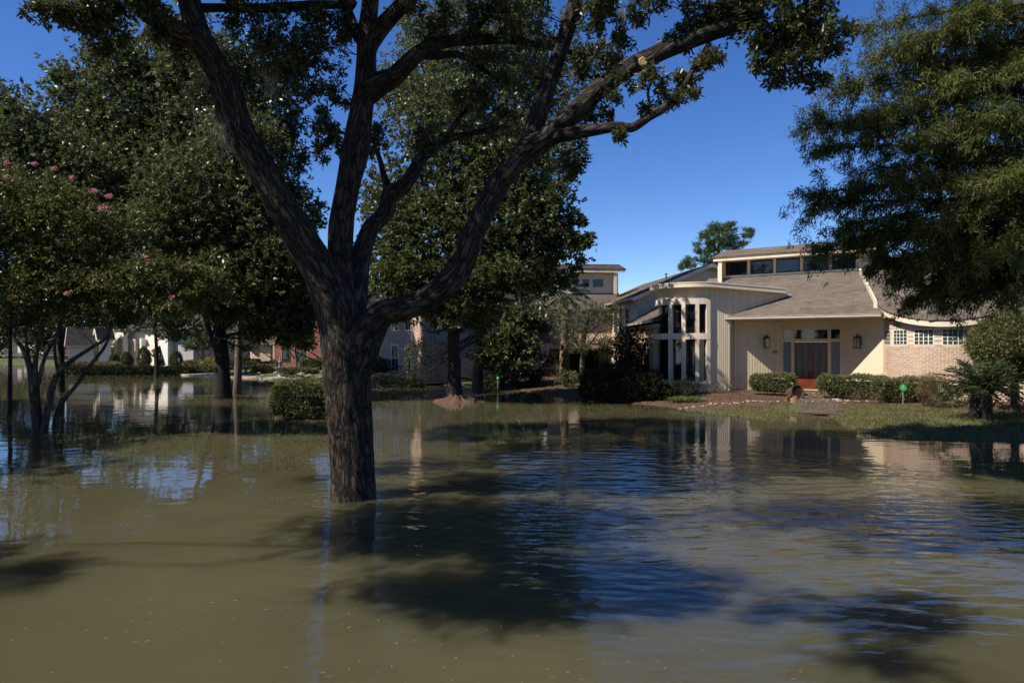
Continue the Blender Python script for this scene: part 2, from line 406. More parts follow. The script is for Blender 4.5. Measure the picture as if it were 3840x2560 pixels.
def make_ground():
    xs = np.concatenate([[-900, -400, -200, -130, -100], np.arange(-80, -25, 1.0), np.arange(-25, 32, .4), np.arange(32, 60, 2.0), [90, 150, 300, 900]])
    ys = np.concatenate([[-60, -30, -10], np.arange(0, 14, 2.0), np.arange(14, 52, .4), np.arange(52, 100, 1.2), [120, 160, 250, 500, 1400]])
    X, Y = np.meshgrid(xs, ys); P = np.c_[X.ravel(), Y.ravel()]
    Z = ground_z(P)
    mul = inside(P, MULCH).astype(float)
    nx, ny = len(xs), len(ys)
    i = (np.arange(ny - 1)[:, None] * nx + np.arange(nx - 1)[None]).ravel()
    Q = np.c_[i, i + 1, i + nx + 1, i + nx]
    m, N, L, Pb = newmat('ground')
    tc = N.new('ShaderNodeTexCoord')
    def noise(s, d=6):
        n = N.new('ShaderNodeTexNoise'); n.inputs['Scale'].default_value = s; n.inputs['Detail'].default_value = d; L.new(tc.outputs['Object'], n.inputs[0]); return n.outputs[0]
    def ramp(f, a, b, p0=.3, p1=.7):
        r = N.new('ShaderNodeValToRGB'); r.color_ramp.elements[0].color = (*a, 1); r.color_ramp.elements[1].color = (*b, 1); r.color_ramp.elements[0].position = p0; r.color_ramp.elements[1].position = p1; L.new(f, r.inputs[0]); return r.outputs[0]
    grass = ramp(noise(5), (.085, .075, .035), (.11, .125, .045))
    mulch = ramp(noise(16), (.05, .03, .02), (.16, .095, .06))
    at = N.new('ShaderNodeAttribute'); at.attribute_name = 'mulch'
    mx = N.new('ShaderNodeMixRGB'); L.new(at.outputs['Fac'], mx.inputs[0]); L.new(grass, mx.inputs[1]); L.new(mulch, mx.inputs[2])
    L.new(mx.outputs[0], Pb.inputs['Base Color']); Pb.inputs['Roughness'].default_value = .95; Pb.inputs['Specular IOR Level'].default_value = .15
    bp = N.new('ShaderNodeBump'); bp.inputs['Strength'].default_value = .8; bp.inputs['Distance'].default_value = .04; L.new(noise(22), bp.inputs['Height']); L.new(bp.outputs[0], Pb.inputs['Normal'])
    o = npmesh('ground', np.c_[P, Z], Q, m, smooth=True, attr={'mulch': ('FLOAT', mul)})
    tag(o, 'low grassy banks and bare soil rising out of the flood water', 'ground', kind='structure')
make_ground()

def make_water():
    m, N, L, P = newmat('flood_water')
    tc = N.new('ShaderNodeTexCoord')
    def noise(s, st=(1, 1, 1), d=3, rough=.5, rot=0):
        mp = N.new('ShaderNodeMapping'); mp.inputs['Scale'].default_value = st; mp.inputs['Rotation'].default_value = (0, 0, rot); L.new(tc.outputs['Object'], mp.inputs[0])
        n = N.new('ShaderNodeTexNoise'); n.inputs['Scale'].default_value = s; n.inputs['Detail'].default_value = d; n.inputs['Roughness'].default_value = rough; L.new(mp.outputs[0], n.inputs[0]); return n
    n0 = noise(.35, d=4)
    rp = N.new('ShaderNodeValToRGB'); rp.color_ramp.elements[0].position = .3; rp.color_ramp.elements[1].position = .7
    rp.color_ramp.elements[0].color = (.067, .061, .030, 1); rp.color_ramp.elements[1].color = (.089, .082, .043, 1); L.new(n0.outputs[0], rp.inputs[0])
    L.new(rp.outputs[0], P.inputs['Base Color'])
    P.inputs['Subsurface Weight'].default_value = 1.0
    P.inputs['Subsurface Radius'].default_value = (1.0, .85, .55)
    P.inputs['Subsurface Scale'].default_value = 3.0
    P.subsurface_method = 'RANDOM_WALK'
    P.inputs['Roughness'].default_value = .0
    P.inputs['IOR'].default_value = 1.333
    P.inputs['Specular IOR Level'].default_value = .5
    a = noise(1.7, (1, 2.2, 1), 1.2, .5, .25); b = noise(7.0, (1, 2.0, 1), 2, .5, -.3); c = noise(.7, (1, 1.6, 1), 2, .5, .1)
    calm = noise(.16, (1, 1.6, 1), 2)
    mr = N.new('ShaderNodeMapRange'); mr.inputs[1].default_value = .38; mr.inputs[2].default_value = .62; mr.inputs[3].default_value = .06; mr.inputs[4].default_value = .38; L.new(calm.outputs[0], mr.inputs[0])
    mp2 = N.new('ShaderNodeMapping'); mp2.inputs['Location'].default_value = (-.36, -1.35, 0); mp2.inputs['Scale'].default_value = (.14, .13, 1); L.new(tc.outputs['Object'], mp2.inputs[0])
    gr = N.new('ShaderNodeTexGradient'); gr.gradient_type = 'SPHERICAL'; L.new(mp2.outputs[0], gr.inputs[0])   # wading ripples spreading over the right of the street
    def mul(x, k):
        q = N.new('ShaderNodeMath'); q.operation = 'MULTIPLY'; L.new(x, q.inputs[0])
        if isinstance(k, float): q.inputs[1].default_value = k
        else: L.new(k, q.inputs[1])
        return q.outputs[0]
    def add(x, y):
        q = N.new('ShaderNodeMath'); L.new(x, q.inputs[0]); L.new(y, q.inputs[1]); return q.outputs[0]
    amp = add(mr.outputs[0], mul(gr.outputs[0], 4.6))
    hgt = add(add(mul(mul(a.outputs[0], 1.0), amp), mul(mul(b.outputs[0], .14), amp)), mul(c.outputs[0], .45))
    bp = N.new('ShaderNodeBump'); bp.inputs['Strength'].default_value = 1.0; bp.inputs['Distance'].default_value = .012; L.new(hgt, bp.inputs['Height']); L.new(bp.outputs[0], P.inputs['Normal'])
    o = MB().poly([(-400, -80, 0), (400, -80, 0), (400, 140, 0), (-400, 140, 0)]).build('water', m)
    tag(o, 'murky brown flood water with ripples and soft reflections', 'water', kind='structure')
make_water()

# ------------------------------------------------------------------ vegetation builders
def catmull(pts, n):
    P = np.asarray(pts, float)
    Q = np.vstack([2 * P[0] - P[1], P, 2 * P[-1] - P[-2]]); out = []
    for i in range(len(P) - 1):
        p0, p1, p2, p3 = Q[i:i + 4]
        for k in range(n):
            t = k / n
            out.append(.5 * (2 * p1 + (p2 - p0) * t + (2 * p0 - 5 * p1 + 4 * p2 - p3) * t * t + (3 * p1 - p0 - 3 * p2 + p3) * t ** 3))
    out.append(P[-1]); return np.array(out)

class Limbs:
    """tapering tubes joined into one bark mesh, with a seamless bark coordinate"""
    def __init__(s): s.V = []; s.Q = []; s.B = []; s.n = 0; s.paths = []
    def add(s, pts, seg=10, sub=5, rough=.06, flute=0, keep=True):
        C = catmull(pts, sub) if sub > 1 else np.asarray(pts, float)
        p, r = C[:, :3], np.maximum(C[:, 3], .002)
        T = np.gradient(p, axis=0); T /= np.linalg.norm(T, axis=1)[:, None] + 1e-9
        ref = np.array([1.0, 0, 0]) if abs(T[0][0]) < .9 else np.array([0, 1.0, 0])
        n = len(p); N1 = np.zeros((n, 3)); a = np.cross(T[0], ref); a /= np.linalg.norm(a)
        for i in range(n):
            a = a - T[i] * (a @ T[i]); a /= np.linalg.norm(a) + 1e-9; N1[i] = a
        N2 = np.cross(T, N1)
        th = np.linspace(0, 2 * math.pi, seg, endpoint=False)
        ln = np.r_[0, np.cumsum(np.linalg.norm(np.diff(p, axis=0), axis=1))]
        ph = rng.random(4) * 6.28
        lump = 1 + rough * (np.sin(3 * th[None] + ph[0] + ln[:, None] * 1.7) * .6 + np.sin(2 * th[None] + ph[1] - ln[:, None] * 2.6) * .6 + np.sin(5 * th[None] + ph[2] + ln[:, None] * 5.1) * .35)
        if flute: lump += flute * np.sin(11 * th[None] + 2 * np.sin(ln[:, None] * 2.0) + ph[3]) + flute * .6 * np.sin(17 * th[None] + 3 * np.sin(ln[:, None] * 3.1 + 1))
        rr = r[:, None] * lump
        V = p[:, None] + rr[..., None] * (np.cos(th)[None, :, None] * N1[:, None] + np.sin(th)[None, :, None] * N2[:, None])
        off = rng.random() * 50
        B = np.stack([np.cos(th)[None] * r[:, None], np.sin(th)[None] * r[:, None], np.repeat((ln + off)[:, None], seg, 1)], -1)
        i = np.arange(n - 1)[:, None] * seg; k = np.arange(seg)[None]; k2 = (k + 1) % seg
        s.Q.append(np.stack([i + k, i + k2, i + seg + k2, i + seg + k], -1).reshape(-1, 4) + s.n)
        s.V.append(V.reshape(-1, 3)); s.B.append(B.reshape(-1, 3)); s.n += n * seg
        # closing fan at the tip as degenerate-free quads
        s.V.append(p[-1:] + T[-1:] * r[-1]); s.B.append(np.array([[0, 0, ln[-1] + off]])); tip = s.n; s.n += 1
        base = tip - seg
        kk = np.arange(0, seg - 1, 2)
        s.Q.append(np.stack([base + kk, base + kk + 1, base + (kk + 2) % seg, np.full(len(kk), tip)], -1))
        if keep: s.paths.append(C)
        return s
    def build(s, name, mat, parent):
        return npmesh(name, np.vstack(s.V), np.vstack(s.Q), mat, parent, smooth=True, attr={'bark': ('FLOAT_VECTOR', np.vstack(s.B))})
    def points(s):
        return np.vstack([c for c in s.paths])

def ellipsoids(spec, sig=.17, per_clump=14):
    """spec rows: centre xyz, radii xyz, tips -> tip positions and outward directions"""
    P, D = [], []
    for c, r, n in spec:
        c = np.asarray(c, float); r = np.asarray(r, float)
        nc = max(3, int(n / per_clump))
        q = rng.normal(size=(nc, 3)); q /= np.linalg.norm(q, axis=1)[:, None]
        q *= (.35 + .65 * rng.random((nc, 1)) ** .5)
        k = rng.integers(0, nc, n)
        g = rng.normal(size=(n, 3)) * sig
        z = q[k] + g
        P.append(c + z * r); d = z * r + rng.normal(size=(n, 3)) * r.mean() * .5
        D.append(d / (np.linalg.norm(d, axis=1)[:, None] + 1e-9))
    return np.vstack(P), np.vstack(D)

def leaves(P, D, per, L, Wd, spread=.9, droop=0.0, jitter=0.0, fold=.25, along=0.0, shiny=None):
    """rosettes of folded leaf faces round each tip; returns verts, quads"""
    n = len(P) * per
    base = np.repeat(P, per, 0); d0 = np.repeat(D, per, 0)
    if along: base = base - d0 * (rng.random((n, 1)) * along)
    base = base + rng.normal(size=(n, 3)) * jitter
    d = d0 + rng.normal(size=(n, 3)) * spread; d[:, 2] -= droop
    d /= np.linalg.norm(d, axis=1)[:, None] + 1e-9
    up = rng.normal(size=(n, 3)); up[:, 2] += 1.2
    s = np.cross(d, up); s /= np.linalg.norm(s, axis=1)[:, None] + 1e-9
    nn = np.cross(s, d)
    l = L * (.65 + .7 * rng.random((n, 1))); w = Wd * (.7 + .6 * rng.random((n, 1))) / 2
    a = base; b = base + d * l * .5 + s * w + nn * w * fold; c = base + d * l; e = base + d * l * .5 - s * w + nn * w * fold
    V = np.stack([a, b, c, e], 1).reshape(-1, 3)
    Q = np.arange(4 * n).reshape(n, 4)
    return V, Q

def twigs(lim, P, anchors, count, r0=.018, seg=4, sag=.1):
    """thin branches from the nearest limb point out to some of the tips"""
    idx = rng.choice(len(P), min(count, len(P)), replace=False)
    A = anchors[:, :3]
    for i in idx:
        t = P[i]; dd = np.linalg.norm(A - t, axis=1) + .9 * np.maximum(A[:, 2] - t[2], 0)
        j = int(np.argmin(dd)); a = A[j]
        rr = min(r0, anchors[j, 3] * .8) * (.6 + .3 * np.linalg.norm(t - a))
        rr = min(rr, .06)
        m1 = a + (t - a) * .35 + rng.normal(size=3) * .08 * np.linalg.norm(t - a); m2 = a + (t - a) * .7 + rng.normal(size=3) * .07 * np.linalg.norm(t - a); m2[2] += sag * .5
        lim.add([(*a, rr), (*m1, rr * .75), (*m2, rr * .5), (*t, rr * .22)], seg=seg, sub=2, rough=0, keep=False)

def tree(name, label, base, limbs, spec, leaf, bark, per=8, L=.14, Wd=.06, tw=120, trunk_seg=12, droop=.1, group=None, r0=.03, spread=.9, cat='tree', jitter=.03, along=0.0, flute=0):
    """limbs: list of point lists (x,y,z,r); spec: crown ellipsoids"""
    root = thing(name, label, cat, base, group)
    lm = Limbs()
    for i, l in enumerate(limbs): lm.add(l, seg=trunk_seg if i == 0 else max(6, trunk_seg - 4), sub=4, rough=.08, flute=flute if i == 0 else 0)
    P, D = ellipsoids(spec, .23, 16)
    twigs(lm, P, lm.points(), tw, r0)
    lm.build('trunk', M[bark], root)
    V, Q = leaves(P, D, per, L, Wd, spread=spread, droop=droop, jitter=jitter, along=along)
    c = npmesh('crown', V, Q, M[leaf], root)
    c['kind'] = 'stuff'
    return root

def ell(px, py, Z, rx, ry, rz, n):
    """crown ellipsoid from photo pixels at distance Z; rx, ry in pixels, rz in metres"""
    k = Z / F
    return (W(px, py, Z), (rx * k, rz, ry * k), n)

def hedge(name, label, c, half, h, rot=0, n=2500, leaf='hedge_leaf', L=.06, Wd=.035, group=None, roundness=.25, z0=None, cat='hedge', bumpy=.05, stems=6, lift=.0):
    """clipped hedge: a shell of leaves over a rounded box with a dark core added to block light"""
    c = np.asarray(c, float); z = gz(c[0], c[1]) if z0 is None else z0
    root = thing(name, label, cat, (c[0], c[1], z), group)
    hx, hy = half
    ca, sa = math.cos(rot), math.sin(rot)
    R = np.array([[ca, -sa, 0], [sa, ca, 0], [0, 0, 1]])
    ax = np.array([hy * h * 2, hx * h * 2, hx * hy * 4]); pr = np.array([ax[0] * 2, ax[1] * 2, ax[2]]); pr /= pr.sum()
    k = rng.choice(3, n, p=pr)
    q = rng.random((n, 3)) * 2 - 1
    for i in range(3):
        sgn = np.where(rng.random(n) < .5, -1, 1) if i < 2 else 1
        q[:, i] = np.where(k == i, sgn * (1 - .12 * rng.random(n) ** 2), q[:, i])
    nrm = np.zeros((n, 3)); nrm[np.arange(n), k] = np.sign(q[np.arange(n), k])
    m = np.max(np.abs(q), 1, keepdims=True); e = q / (np.linalg.norm(q, axis=1, keepdims=True) + 1e-9)
    q2 = q * (1 - roundness) + e * m * roundness * 1.15
    loc = q2 * np.array([hx, hy, h / 2]) + np.array([0, 0, h / 2 + lift / 2]); 
    loc[:, 2] = np.maximum(loc[:, 2] * (h - lift) / h + lift, .02)
    loc += nrm * bumpy * (np.sin(loc[:, :1] * 5 + 1) + np.sin(loc[:, 1:2] * 6) + np.sin(loc[:, 2:3] * 7 + loc[:, :1] * 3)) * .6 + rng.normal(size=(n, 3)) * bumpy * .5
    P = loc @ R.T + np.array([c[0], c[1], z])
    V, Q = leaves(P, (nrm * .8 + e * .4 + rng.normal(size=(n, 3)) * .3) @ R.T, 4, L * 1.15, Wd * 1.1, spread=.7, droop=-.1, jitter=L * .4)
    cr = npmesh('foliage', V, Q, M[leaf], root); cr['kind'] = 'stuff'
    core = MB(); f = .80  # solid dark core added behind the leaves to block light
    pts = []
    for zz, s in ((max(lift, .03), .7), (lift + (h - lift) * .25, f), (h * .72, f), (h * .84, f * .7)):
        pts.append([(np.array([hx * s * math.copysign(abs(math.cos(t)) ** .5, math.cos(t)), hy * s * math.copysign(abs(math.sin(t)) ** .5, math.sin(t)), zz]) @ R.T) + np.array([c[0], c[1], z]) for t in np.linspace(0, 2 * math.pi, 16, endpoint=False)])
    for a, b in zip(pts[:-1], pts[1:]): core.strip(a + a[:1], b + b[:1])
    core.poly(pts[-1])
    core.build('dark_core', M['hedge_core'], root)
    if lift > .05:
        st = Limbs()
        for i in range(stems):
            b = np.array([(rng.random() * 1.4 - .7) * hx, (rng.random() * 1.4 - .7) * hy, 0]) @ R.T + np.array([c[0], c[1], z])
            t = b + np.array([rng.normal() * .15, rng.normal() * .15, lift + h * .35])
            st.add([(*(b - (0, 0, .08)), .018), (*((b + t) / 2 + rng.normal(size=3) * .04), .014), (*t, .009)], seg=5, sub=2, rough=0)
        st.build('stems', M['stem'], root)['kind'] = 'stuff'
    return root

def bush(name, label, c, r, h, n=1800, leaf='hedge_leaf', L=.07, Wd=.03, group=None, per=3, lift=.05, cat='bush', droop=0, z0=None, core=True, spread=.8, stems=7):
    """rounded free-growing shrub"""
    c = np.asarray(c, float); z = gz(c[0], c[1]) if z0 is None else z0
    root = thing(name, label, cat, (c[0], c[1], z), group)
    q = rng.normal(size=(n, 3)); q /= np.linalg.norm(q, axis=1)[:, None]
    lob = 1 + .16 * np.sin(q[:, :1] * 4 + rng.random() * 6) + .13 * np.sin(q[:, 1:2] * 5 + rng.random() * 6) + .1 * np.sin(q[:, 2:3] * 6 + q[:, :1] * 5)
    rad = (1 - .3 * rng.random((n, 1)) ** 1.6) * lob
    P = np.array([c[0], c[1], z + lift + (h - lift) / 2]) + q * rad * np.array([r[0], r[1], (h - lift) / 2])
    P[:, 2] = np.maximum(P[:, 2], z + .02)
    V, Q = leaves(P, q, per, L, Wd, spread=spread, droop=droop, jitter=L * .3)
    f = npmesh('foliage', V, Q, M[leaf], root); f['kind'] = 'stuff'
    st = Limbs()
    for i in range(stems):
        b = np.array([c[0] + rng.normal() * r[0] * .15, c[1] + rng.normal() * r[1] * .15, z - .06]); a = rng.random() * 6.28
        t = np.array([c[0] + math.cos(a) * r[0] * .7, c[1] + math.sin(a) * r[1] * .7, z + h * (.5 + .35 * rng.random())])
        st.add([(*b, .02), (*((b + t) / 2 + rng.normal(size=3) * .06), .014), (*t, .006)], seg=5, sub=2, rough=0)
    st.build('stems', M['stem'], root)['kind'] = 'stuff'
    return root

# ------------------------------------------------------------------ roofs, gables, bricks
def roof_plane(parent, poly, eave, mat='shingle', expo=.135, tab=.24, thick=.10, name='roof', lip=.02):
    """flat roof slope from a polygon in space: a slab with overlapping shingle courses laid on it"""
    P = np.array(poly, float); e = np.asarray(eave, float); e /= np.linalg.norm(e)
    nrm = np.zeros(3)
    for i in range(len(P)): nrm += np.cross(P[i], P[(i + 1) % len(P)])
    nrm /= np.linalg.norm(nrm)
    if nrm[2] < 0: nrm = -nrm
    up = np.cross(nrm, e)
    if up[2] < 0: up = -up
    slab = MB().prism(P - nrm * thick, P).build(name, M[mat], parent)
    A = (P - P[0]) @ e; B = (P - P[0]) @ up
    v = []; f = []
    b = B.min(); row = 0
    while b < B.max() - .02:
        bm = b + expo * .5; xs = []
        for i in range(len(P)):
            j = (i + 1) % len(P)
            if (B[i] > bm) != (B[j] > bm):
                xs.append(A[i] + (A[j] - A[i]) * (bm - B[i]) / (B[j] - B[i]))
        xs.sort()
        for x0, x1 in zip(xs[::2], xs[1::2]):
            a = x0 - rng.random() * tab
            while a < x1:
                w = tab * (.7 + .6 * rng.random()); l = max(a, x0); r = min(a + w - .006, x1)
                if r - l > .02:
                    h = lip * (.7 + .8 * rng.random()); lo = b - .012 * rng.random(); hi = b + expo * 1.12
                    i = len(v)
                    for (aa, bb, hh) in ((l, lo, h), (r, lo, h), (r, hi, .004), (l, hi, .004), (l, lo, -.01), (r, lo, -.01)):
                        v.append(P[0] + e * aa + up * bb + nrm * hh)
                    f.append((i, i + 1, i + 2, i + 3)); f.append((i + 4, i + 5, i + 1, i))
                a += w
        b += expo; row += 1
    o = npmesh('shingles', np.array(v), np.array(f), M[mat], slab); o['kind'] = 'stuff'
    return slab

def gutter(parent, p, q, name='gutter', mat='gutter', w=.12, h=.13):
    p, q = np.asarray(p, float), np.asarray(q, float)
    mb = MB().bar(p, q, w, h * .7); mb.bar(p + (0, 0, h * .42), q + (0, 0, h * .42), w * 1.35, h * .16)
    return mb.build(name, M[mat], parent)

def bricks_flat(parent, p, ex, n_out, length, z0, z1, mat, bl=.24, bh=.085, holes=(), name='bricks', joint=.012):
    """running-bond bricks on a flat wall face, one joined part"""
    v = []; f = []; ex = np.asarray(ex, float); n_out = np.asarray(n_out, float); p = np.asarray(p, float)
    z = z0; row = 0
    while z + bh * .6 < z1:
        a = -(row % 2) * bl / 2
        while a < length:
            l, r = max(a + joint / 2, 0), min(a + bl - joint / 2, length)
            zc = z + bh / 2
            if r - l > .03 and not any(h0 - .02 < (l + r) / 2 < h1 + .02 and hz0 < zc < hz1 for h0, h1, hz0, hz1 in holes):
                i = len(v); zt = min(z + bh - joint, z1); dp = .010 + .006 * rng.random()
                for zz in (z, zt):
                    for aa, oo in ((l, -.02), (r, -.02), (r, dp), (l, dp)):
                        q = p + ex * aa + n_out * oo; v.append((q[0], q[1], zz))
                f += [(i + 3, i + 2, i + 6, i + 7), (i + 7, i + 6, i + 5, i + 4), (i, i + 3, i + 7, i + 4), (i + 2, i + 1, i + 5, i + 6)]
            a += bl
        z += bh; row += 1
    o = npmesh(name, np.array(v), np.array(f), M[mat], parent); o['kind'] = 'stuff'
    return o

def window(parent, p, ex, n_out, w, z0, z1, frame_w=.07, mat='trim', glass='glass', bars=(1, 1), name='window', proud=.05, recess=.05):
    """framed window on a wall face; p is the foot of its left edge in plan; pane and bars are sub-parts"""
    p = np.array([p[0], p[1], 0.0]); ex = np.array([ex[0], ex[1], 0.0]); no = np.array([n_out[0], n_out[1], 0.0])
    fr = MB(); hz_ = (z1 - z0) / 2; zc = (z0 + z1) / 2; c = p + no * (proud / 2 - recess / 2)
    dp = (proud + recess) / 2
    for a in (frame_w / 2, w - frame_w / 2):
        fr.obox(c + ex * a + (0, 0, zc), ex * frame_w / 2, no * dp, (0, 0, hz_))
    for z in (z0 + frame_w / 2, z1 - frame_w / 2):
        fr.obox(c + ex * w / 2 + (0, 0, z), ex * (w / 2 - frame_w), no * dp * .96, (0, 0, frame_w / 2))
    o = fr.build(name, M[mat], parent)
    MB().obox(p + ex * w / 2 + no * .006 + (0, 0, zc), ex * (w / 2 - frame_w * .9), no * .012, (0, 0, hz_ - frame_w * .9)).build('pane', M[glass], o)
    bx, bz = bars
    for i in range(1, bx):
        MB().obox(p + ex * (w * i / bx) + no * .03 + (0, 0, zc), ex * .018, no * .015, (0, 0, hz_ - frame_w)).build('glazing_bar', M[mat], o)
    for i in range(1, bz):
        MB().obox(p + ex * w / 2 + no * .032 + (0, 0, z0 + (z1 - z0) * i / bz), ex * (w / 2 - frame_w), no * .015, (0, 0, .018)).build('glazing_bar', M[mat], o)
    return o

def gabled(root, O, e, L, Wd, z0, ze, pitch, wall='stucco', roof='shingle', over=.35, rake=True, name='wall', fascia='fascia', wall_name='wall'):
    """gabled block: rectangle O + a*e (0..L) + b*c (0..Wd), ridge along e; returns the wall object and frame vectors"""
    e = np.array([e[0], e[1], 0.0]); e /= np.linalg.norm(e); c = np.array([e[1], -e[0], 0.0])
    O = np.array([O[0], O[1], 0.0]); zr = ze + pitch * Wd / 2
    end = lambda a: [O + e * a + (0, 0, z0), O + e * a + c * Wd + (0, 0, z0), O + e * a + c * Wd + (0, 0, ze), O + e * a + c * Wd / 2 + (0, 0, zr), O + e * a + (0, 0, ze)]
    w = MB().prism(end(0), end(L)).build(wall_name, M[wall], root)
    ov = over; zl = ze - pitch * ov
    for s in (0, 1):
        b0 = -ov if s == 0 else Wd + ov
        pl = [O - e * ov + c * b0 + (0, 0, zl + .1), O + e * (L + ov) + c * b0 + (0, 0, zl + .1), O + e * (L + ov) + c * Wd / 2 + (0, 0, zr + .1), O - e * ov + c * Wd / 2 + (0, 0, zr + .1)]
        sl = roof_plane(root, pl, e, roof)
        if rake:
            for aa in (-ov - .012, L + ov + .012):
                a = O + e * aa + c * b0 + (0, 0, zl - .02); b = O + e * aa + c * Wd / 2 + (0, 0, zr - .02)
                MB().bar(a, b, .045, .22).build('rake_board', M[fascia], sl)
            gutter(sl, O - e * ov + c * (b0 + (-.07 if s == 0 else .07)) + (0, 0, zl + .03), O + e * (L + ov) + c * (b0 + (-.07 if s == 0 else .07)) + (0, 0, zl + .03))
    return w, O, e, c, zr

# ------------------------------------------------------------------ the large house on the right bank
ang = math.atan(F / 3585.0)
hu = np.array([math.cos(ang), -math.sin(ang), 0.0])      # along the front, to the right
hn = np.array([math.sin(ang), math.cos(ang), 0.0])       # into the house
D0 = np.array([(3042 - 1920) / F * 30.5, 30.5, 0.0])     # middle of the front door, in plan
def HS(s, d, z=0.0): return D0 + hu * s + hn * d + np.array([0, 0, z])
def s_at(px, d):
    t = (px - 1920) / F; b = D0 + hn * d
    return (b[1] * t - b[0]) / (hu[0] - hu[1] * t)
house = thing('suburban_house', 'big beige house with glazed round bay, red double door and curved brick wing', 'house', (D0[0], D0[1], .3))
ZF, ZS, ZE, PT = .42, 3.50, 3.68, .47                     # floor, soffit, eave, roof pitch
def roof_z(d, up=0): return ZE + up + PT * (d + 2)
board_me = unit_box('siding_board', M['siding'], .12)

def board_wall(parent, p, q, z0, ztop, bw=.13, thick=.025, n_side=1):
    """vertical boards along p-q; ztop may be a function of the plan point"""
    p, q = np.asarray(p, float), np.asarray(q, float); d = q - p; L = np.linalg.norm(d[:2]); d = d / L
    out = np.array([d[1], -d[0], 0.0]) * n_side
    n = max(1, int(round(L / bw))); w = L / n
    for i in range(n):
        c = p + d * (i + .5) * w
        zt = ztop(c) if callable(ztop) else ztop
        o = place('siding_board', board_me, parent, frame((c[0] + out[0] * thick / 2, c[1] + out[1] * thick / 2, z0), d * (w - .014), -out * thick, (0, 0, zt - z0)))

# entrance recess: two splayed walls, back wall with the door
SL, SR, BL, BR, DF = -3.0, 3.02, -1.37, 1.37, -1.4
wl = MB().prism([HS(SL, DF, .1), HS(BL, 0, .1), HS(BL - .12, .08, .1), HS(SL - .12, DF + .08, .1)], [HS(SL, DF, ZS), HS(BL, 0, ZS), HS(BL - .12, .08, ZS), HS(SL - .12, DF + .08, ZS)]).build('entrance_wall', M['siding'], house)
board_wall(wl, HS(SL, DF), HS(BL, 0), .12, ZS - .002)
wr = MB().prism([HS(BR, 0, .1), HS(SR, DF, .1), HS(SR + .12, DF + .08, .1), HS(BR + .12, .08, .1)], [HS(BR, 0, ZS), HS(SR, DF, ZS), HS(SR + .12, DF + .08, ZS), HS(BR + .12, .08, ZS)]).build('entrance_wall', M['stucco'], house)
wb = MB()
for s0, s1, z0, z1 in ((BL - .05, -1.27, .1, ZS), (1.25, BR + .05, .1, ZS), (-1.27, 1.25, 3.17, ZS)):
    wb.prism([HS(s0, .002, z0), HS(s1, .002, z0), HS(s1, .15, z0), HS(s0, .15, z0)], [HS(s0, .002, z1), HS(s1, .002, z1), HS(s1, .15, z1), HS(s0, .15, z1)])
wb = wb.build('door_wall', M['stucco'], house)
def hbox(s0, s1, d0, d1, z0, z1, mb=None):
    mb = mb or MB()
    return mb.prism([HS(s0, d0, z0), HS(s1, d0, z0), HS(s1, d1, z0), HS(s0, d1, z0)], [HS(s0, d0, z1), HS(s1, d0, z1), HS(s1, d1, z1), HS(s0, d1, z1)])
# door frame posts and rails
fr = MB()
for s0, s1 in ((-1.27, -1.20), (-.845, -.715), (.685, .815), (1.18, 1.25)): hbox(s0, s1, -.03, .12, ZF, 3.17, fr)
for s0, s1 in ((-1.198, -.847), (-.713, .683), (.817, 1.178)):
    hbox(s0, s1, -.025, .118, 3.09, 3.168, fr)
    hbox(s0, s1, -.025, .118, 2.535, 2.68, fr)
hbox(-1.198, -.847, -.025, .118, ZF, ZF + .07, fr); hbox(.817, 1.178, -.025, .118, ZF, ZF + .07, fr)
frame_o = fr.build('door_frame', M['stucco'], house)
for s0, s1 in ((-1.199, -.846), (.816, 1.179)):
    hbox(s0, s1, .03, .05, ZF + .068, 2.537).build('sidelight_pane', M['blue_frosted'], frame_o)
for s0, s1 in ((-1.199, -.846), (-.714, .684), (.816, 1.179)):
    hbox(s0, s1, .03, .05, 2.678, 3.092).build('transom_pane', M['glass'], frame_o)
for sgn, (d0, d1) in ((-1, (-.712, -.018)), (1, (-.012, .682))):
    w = d1 - d0
    dr = hbox(d0, d1, .02, .07, ZF + .01, 2.532).build('door', M['door_wood'], house)
    st = MB(); cut = [d0, d0 + .13, d0 + .30, d0 + .41, d0 + .58, d1]
    for a, b in ((cut[0], cut[1]), (cut[2], cut[3]), (cut[4], cut[5])): hbox(a, b, -.012, .02, ZF + .02, 2.525, st)
    for a, b in ((cut[1] + .001, cut[2] - .001), (cut[3] + .001, cut[4] - .001)):
        hbox(a, b, -.011, .0195, 2.38, 2.524, st); hbox(a, b, -.011, .0195, ZF + .02, .95, st)
    st.build('stile', M['door_wood'], dr)
    for a, b in ((cut[1], cut[2]), (cut[3], cut[4])):
        hbox(a + .002, b - .002, .004, .019, .952, 2.378).build('door_glass', M['frosted'], dr)
    pn = MB(); hbox(d0 + .1, d1 - .1, -.028, -.013, .53, .86, pn); hbox(d0 + .17, d1 - .17, -.045, -.029, .60, .79, pn)
    pn.build('raised_panel', M['door_wood'], dr, bevel=.01)
    h = MB(); s = d1 - .05 if sgn < 0 else d0 + .05
    h.bar(HS(s, -.06, 1.25), HS(s, -.06, 1.55), .025, .025, up=hn); h.bar(HS(s, -.06, 1.27), HS(s, -.01, 1.27), .02, .02); h.bar(HS(s, -.06, 1.53), HS(s, -.01, 1.53), .02, .02)
    h.build('handle', M['brass'], dr)
hbox(-.76, .74, -.10, .02, ZF - .06, ZF + .005).build('threshold', M['threshold'], house)
MB().prism([HS(SL, DF, .05), HS(SR, DF, .05), HS(BR, -.003, .05), HS(BL, -.003, .05)], [HS(SL, DF, ZF - .09), HS(SR, DF, ZF - .09), HS(BR, -.003, ZF - .09), HS(BL, -.003, ZF - .09)]).build('porch_floor', M['paver'], house)
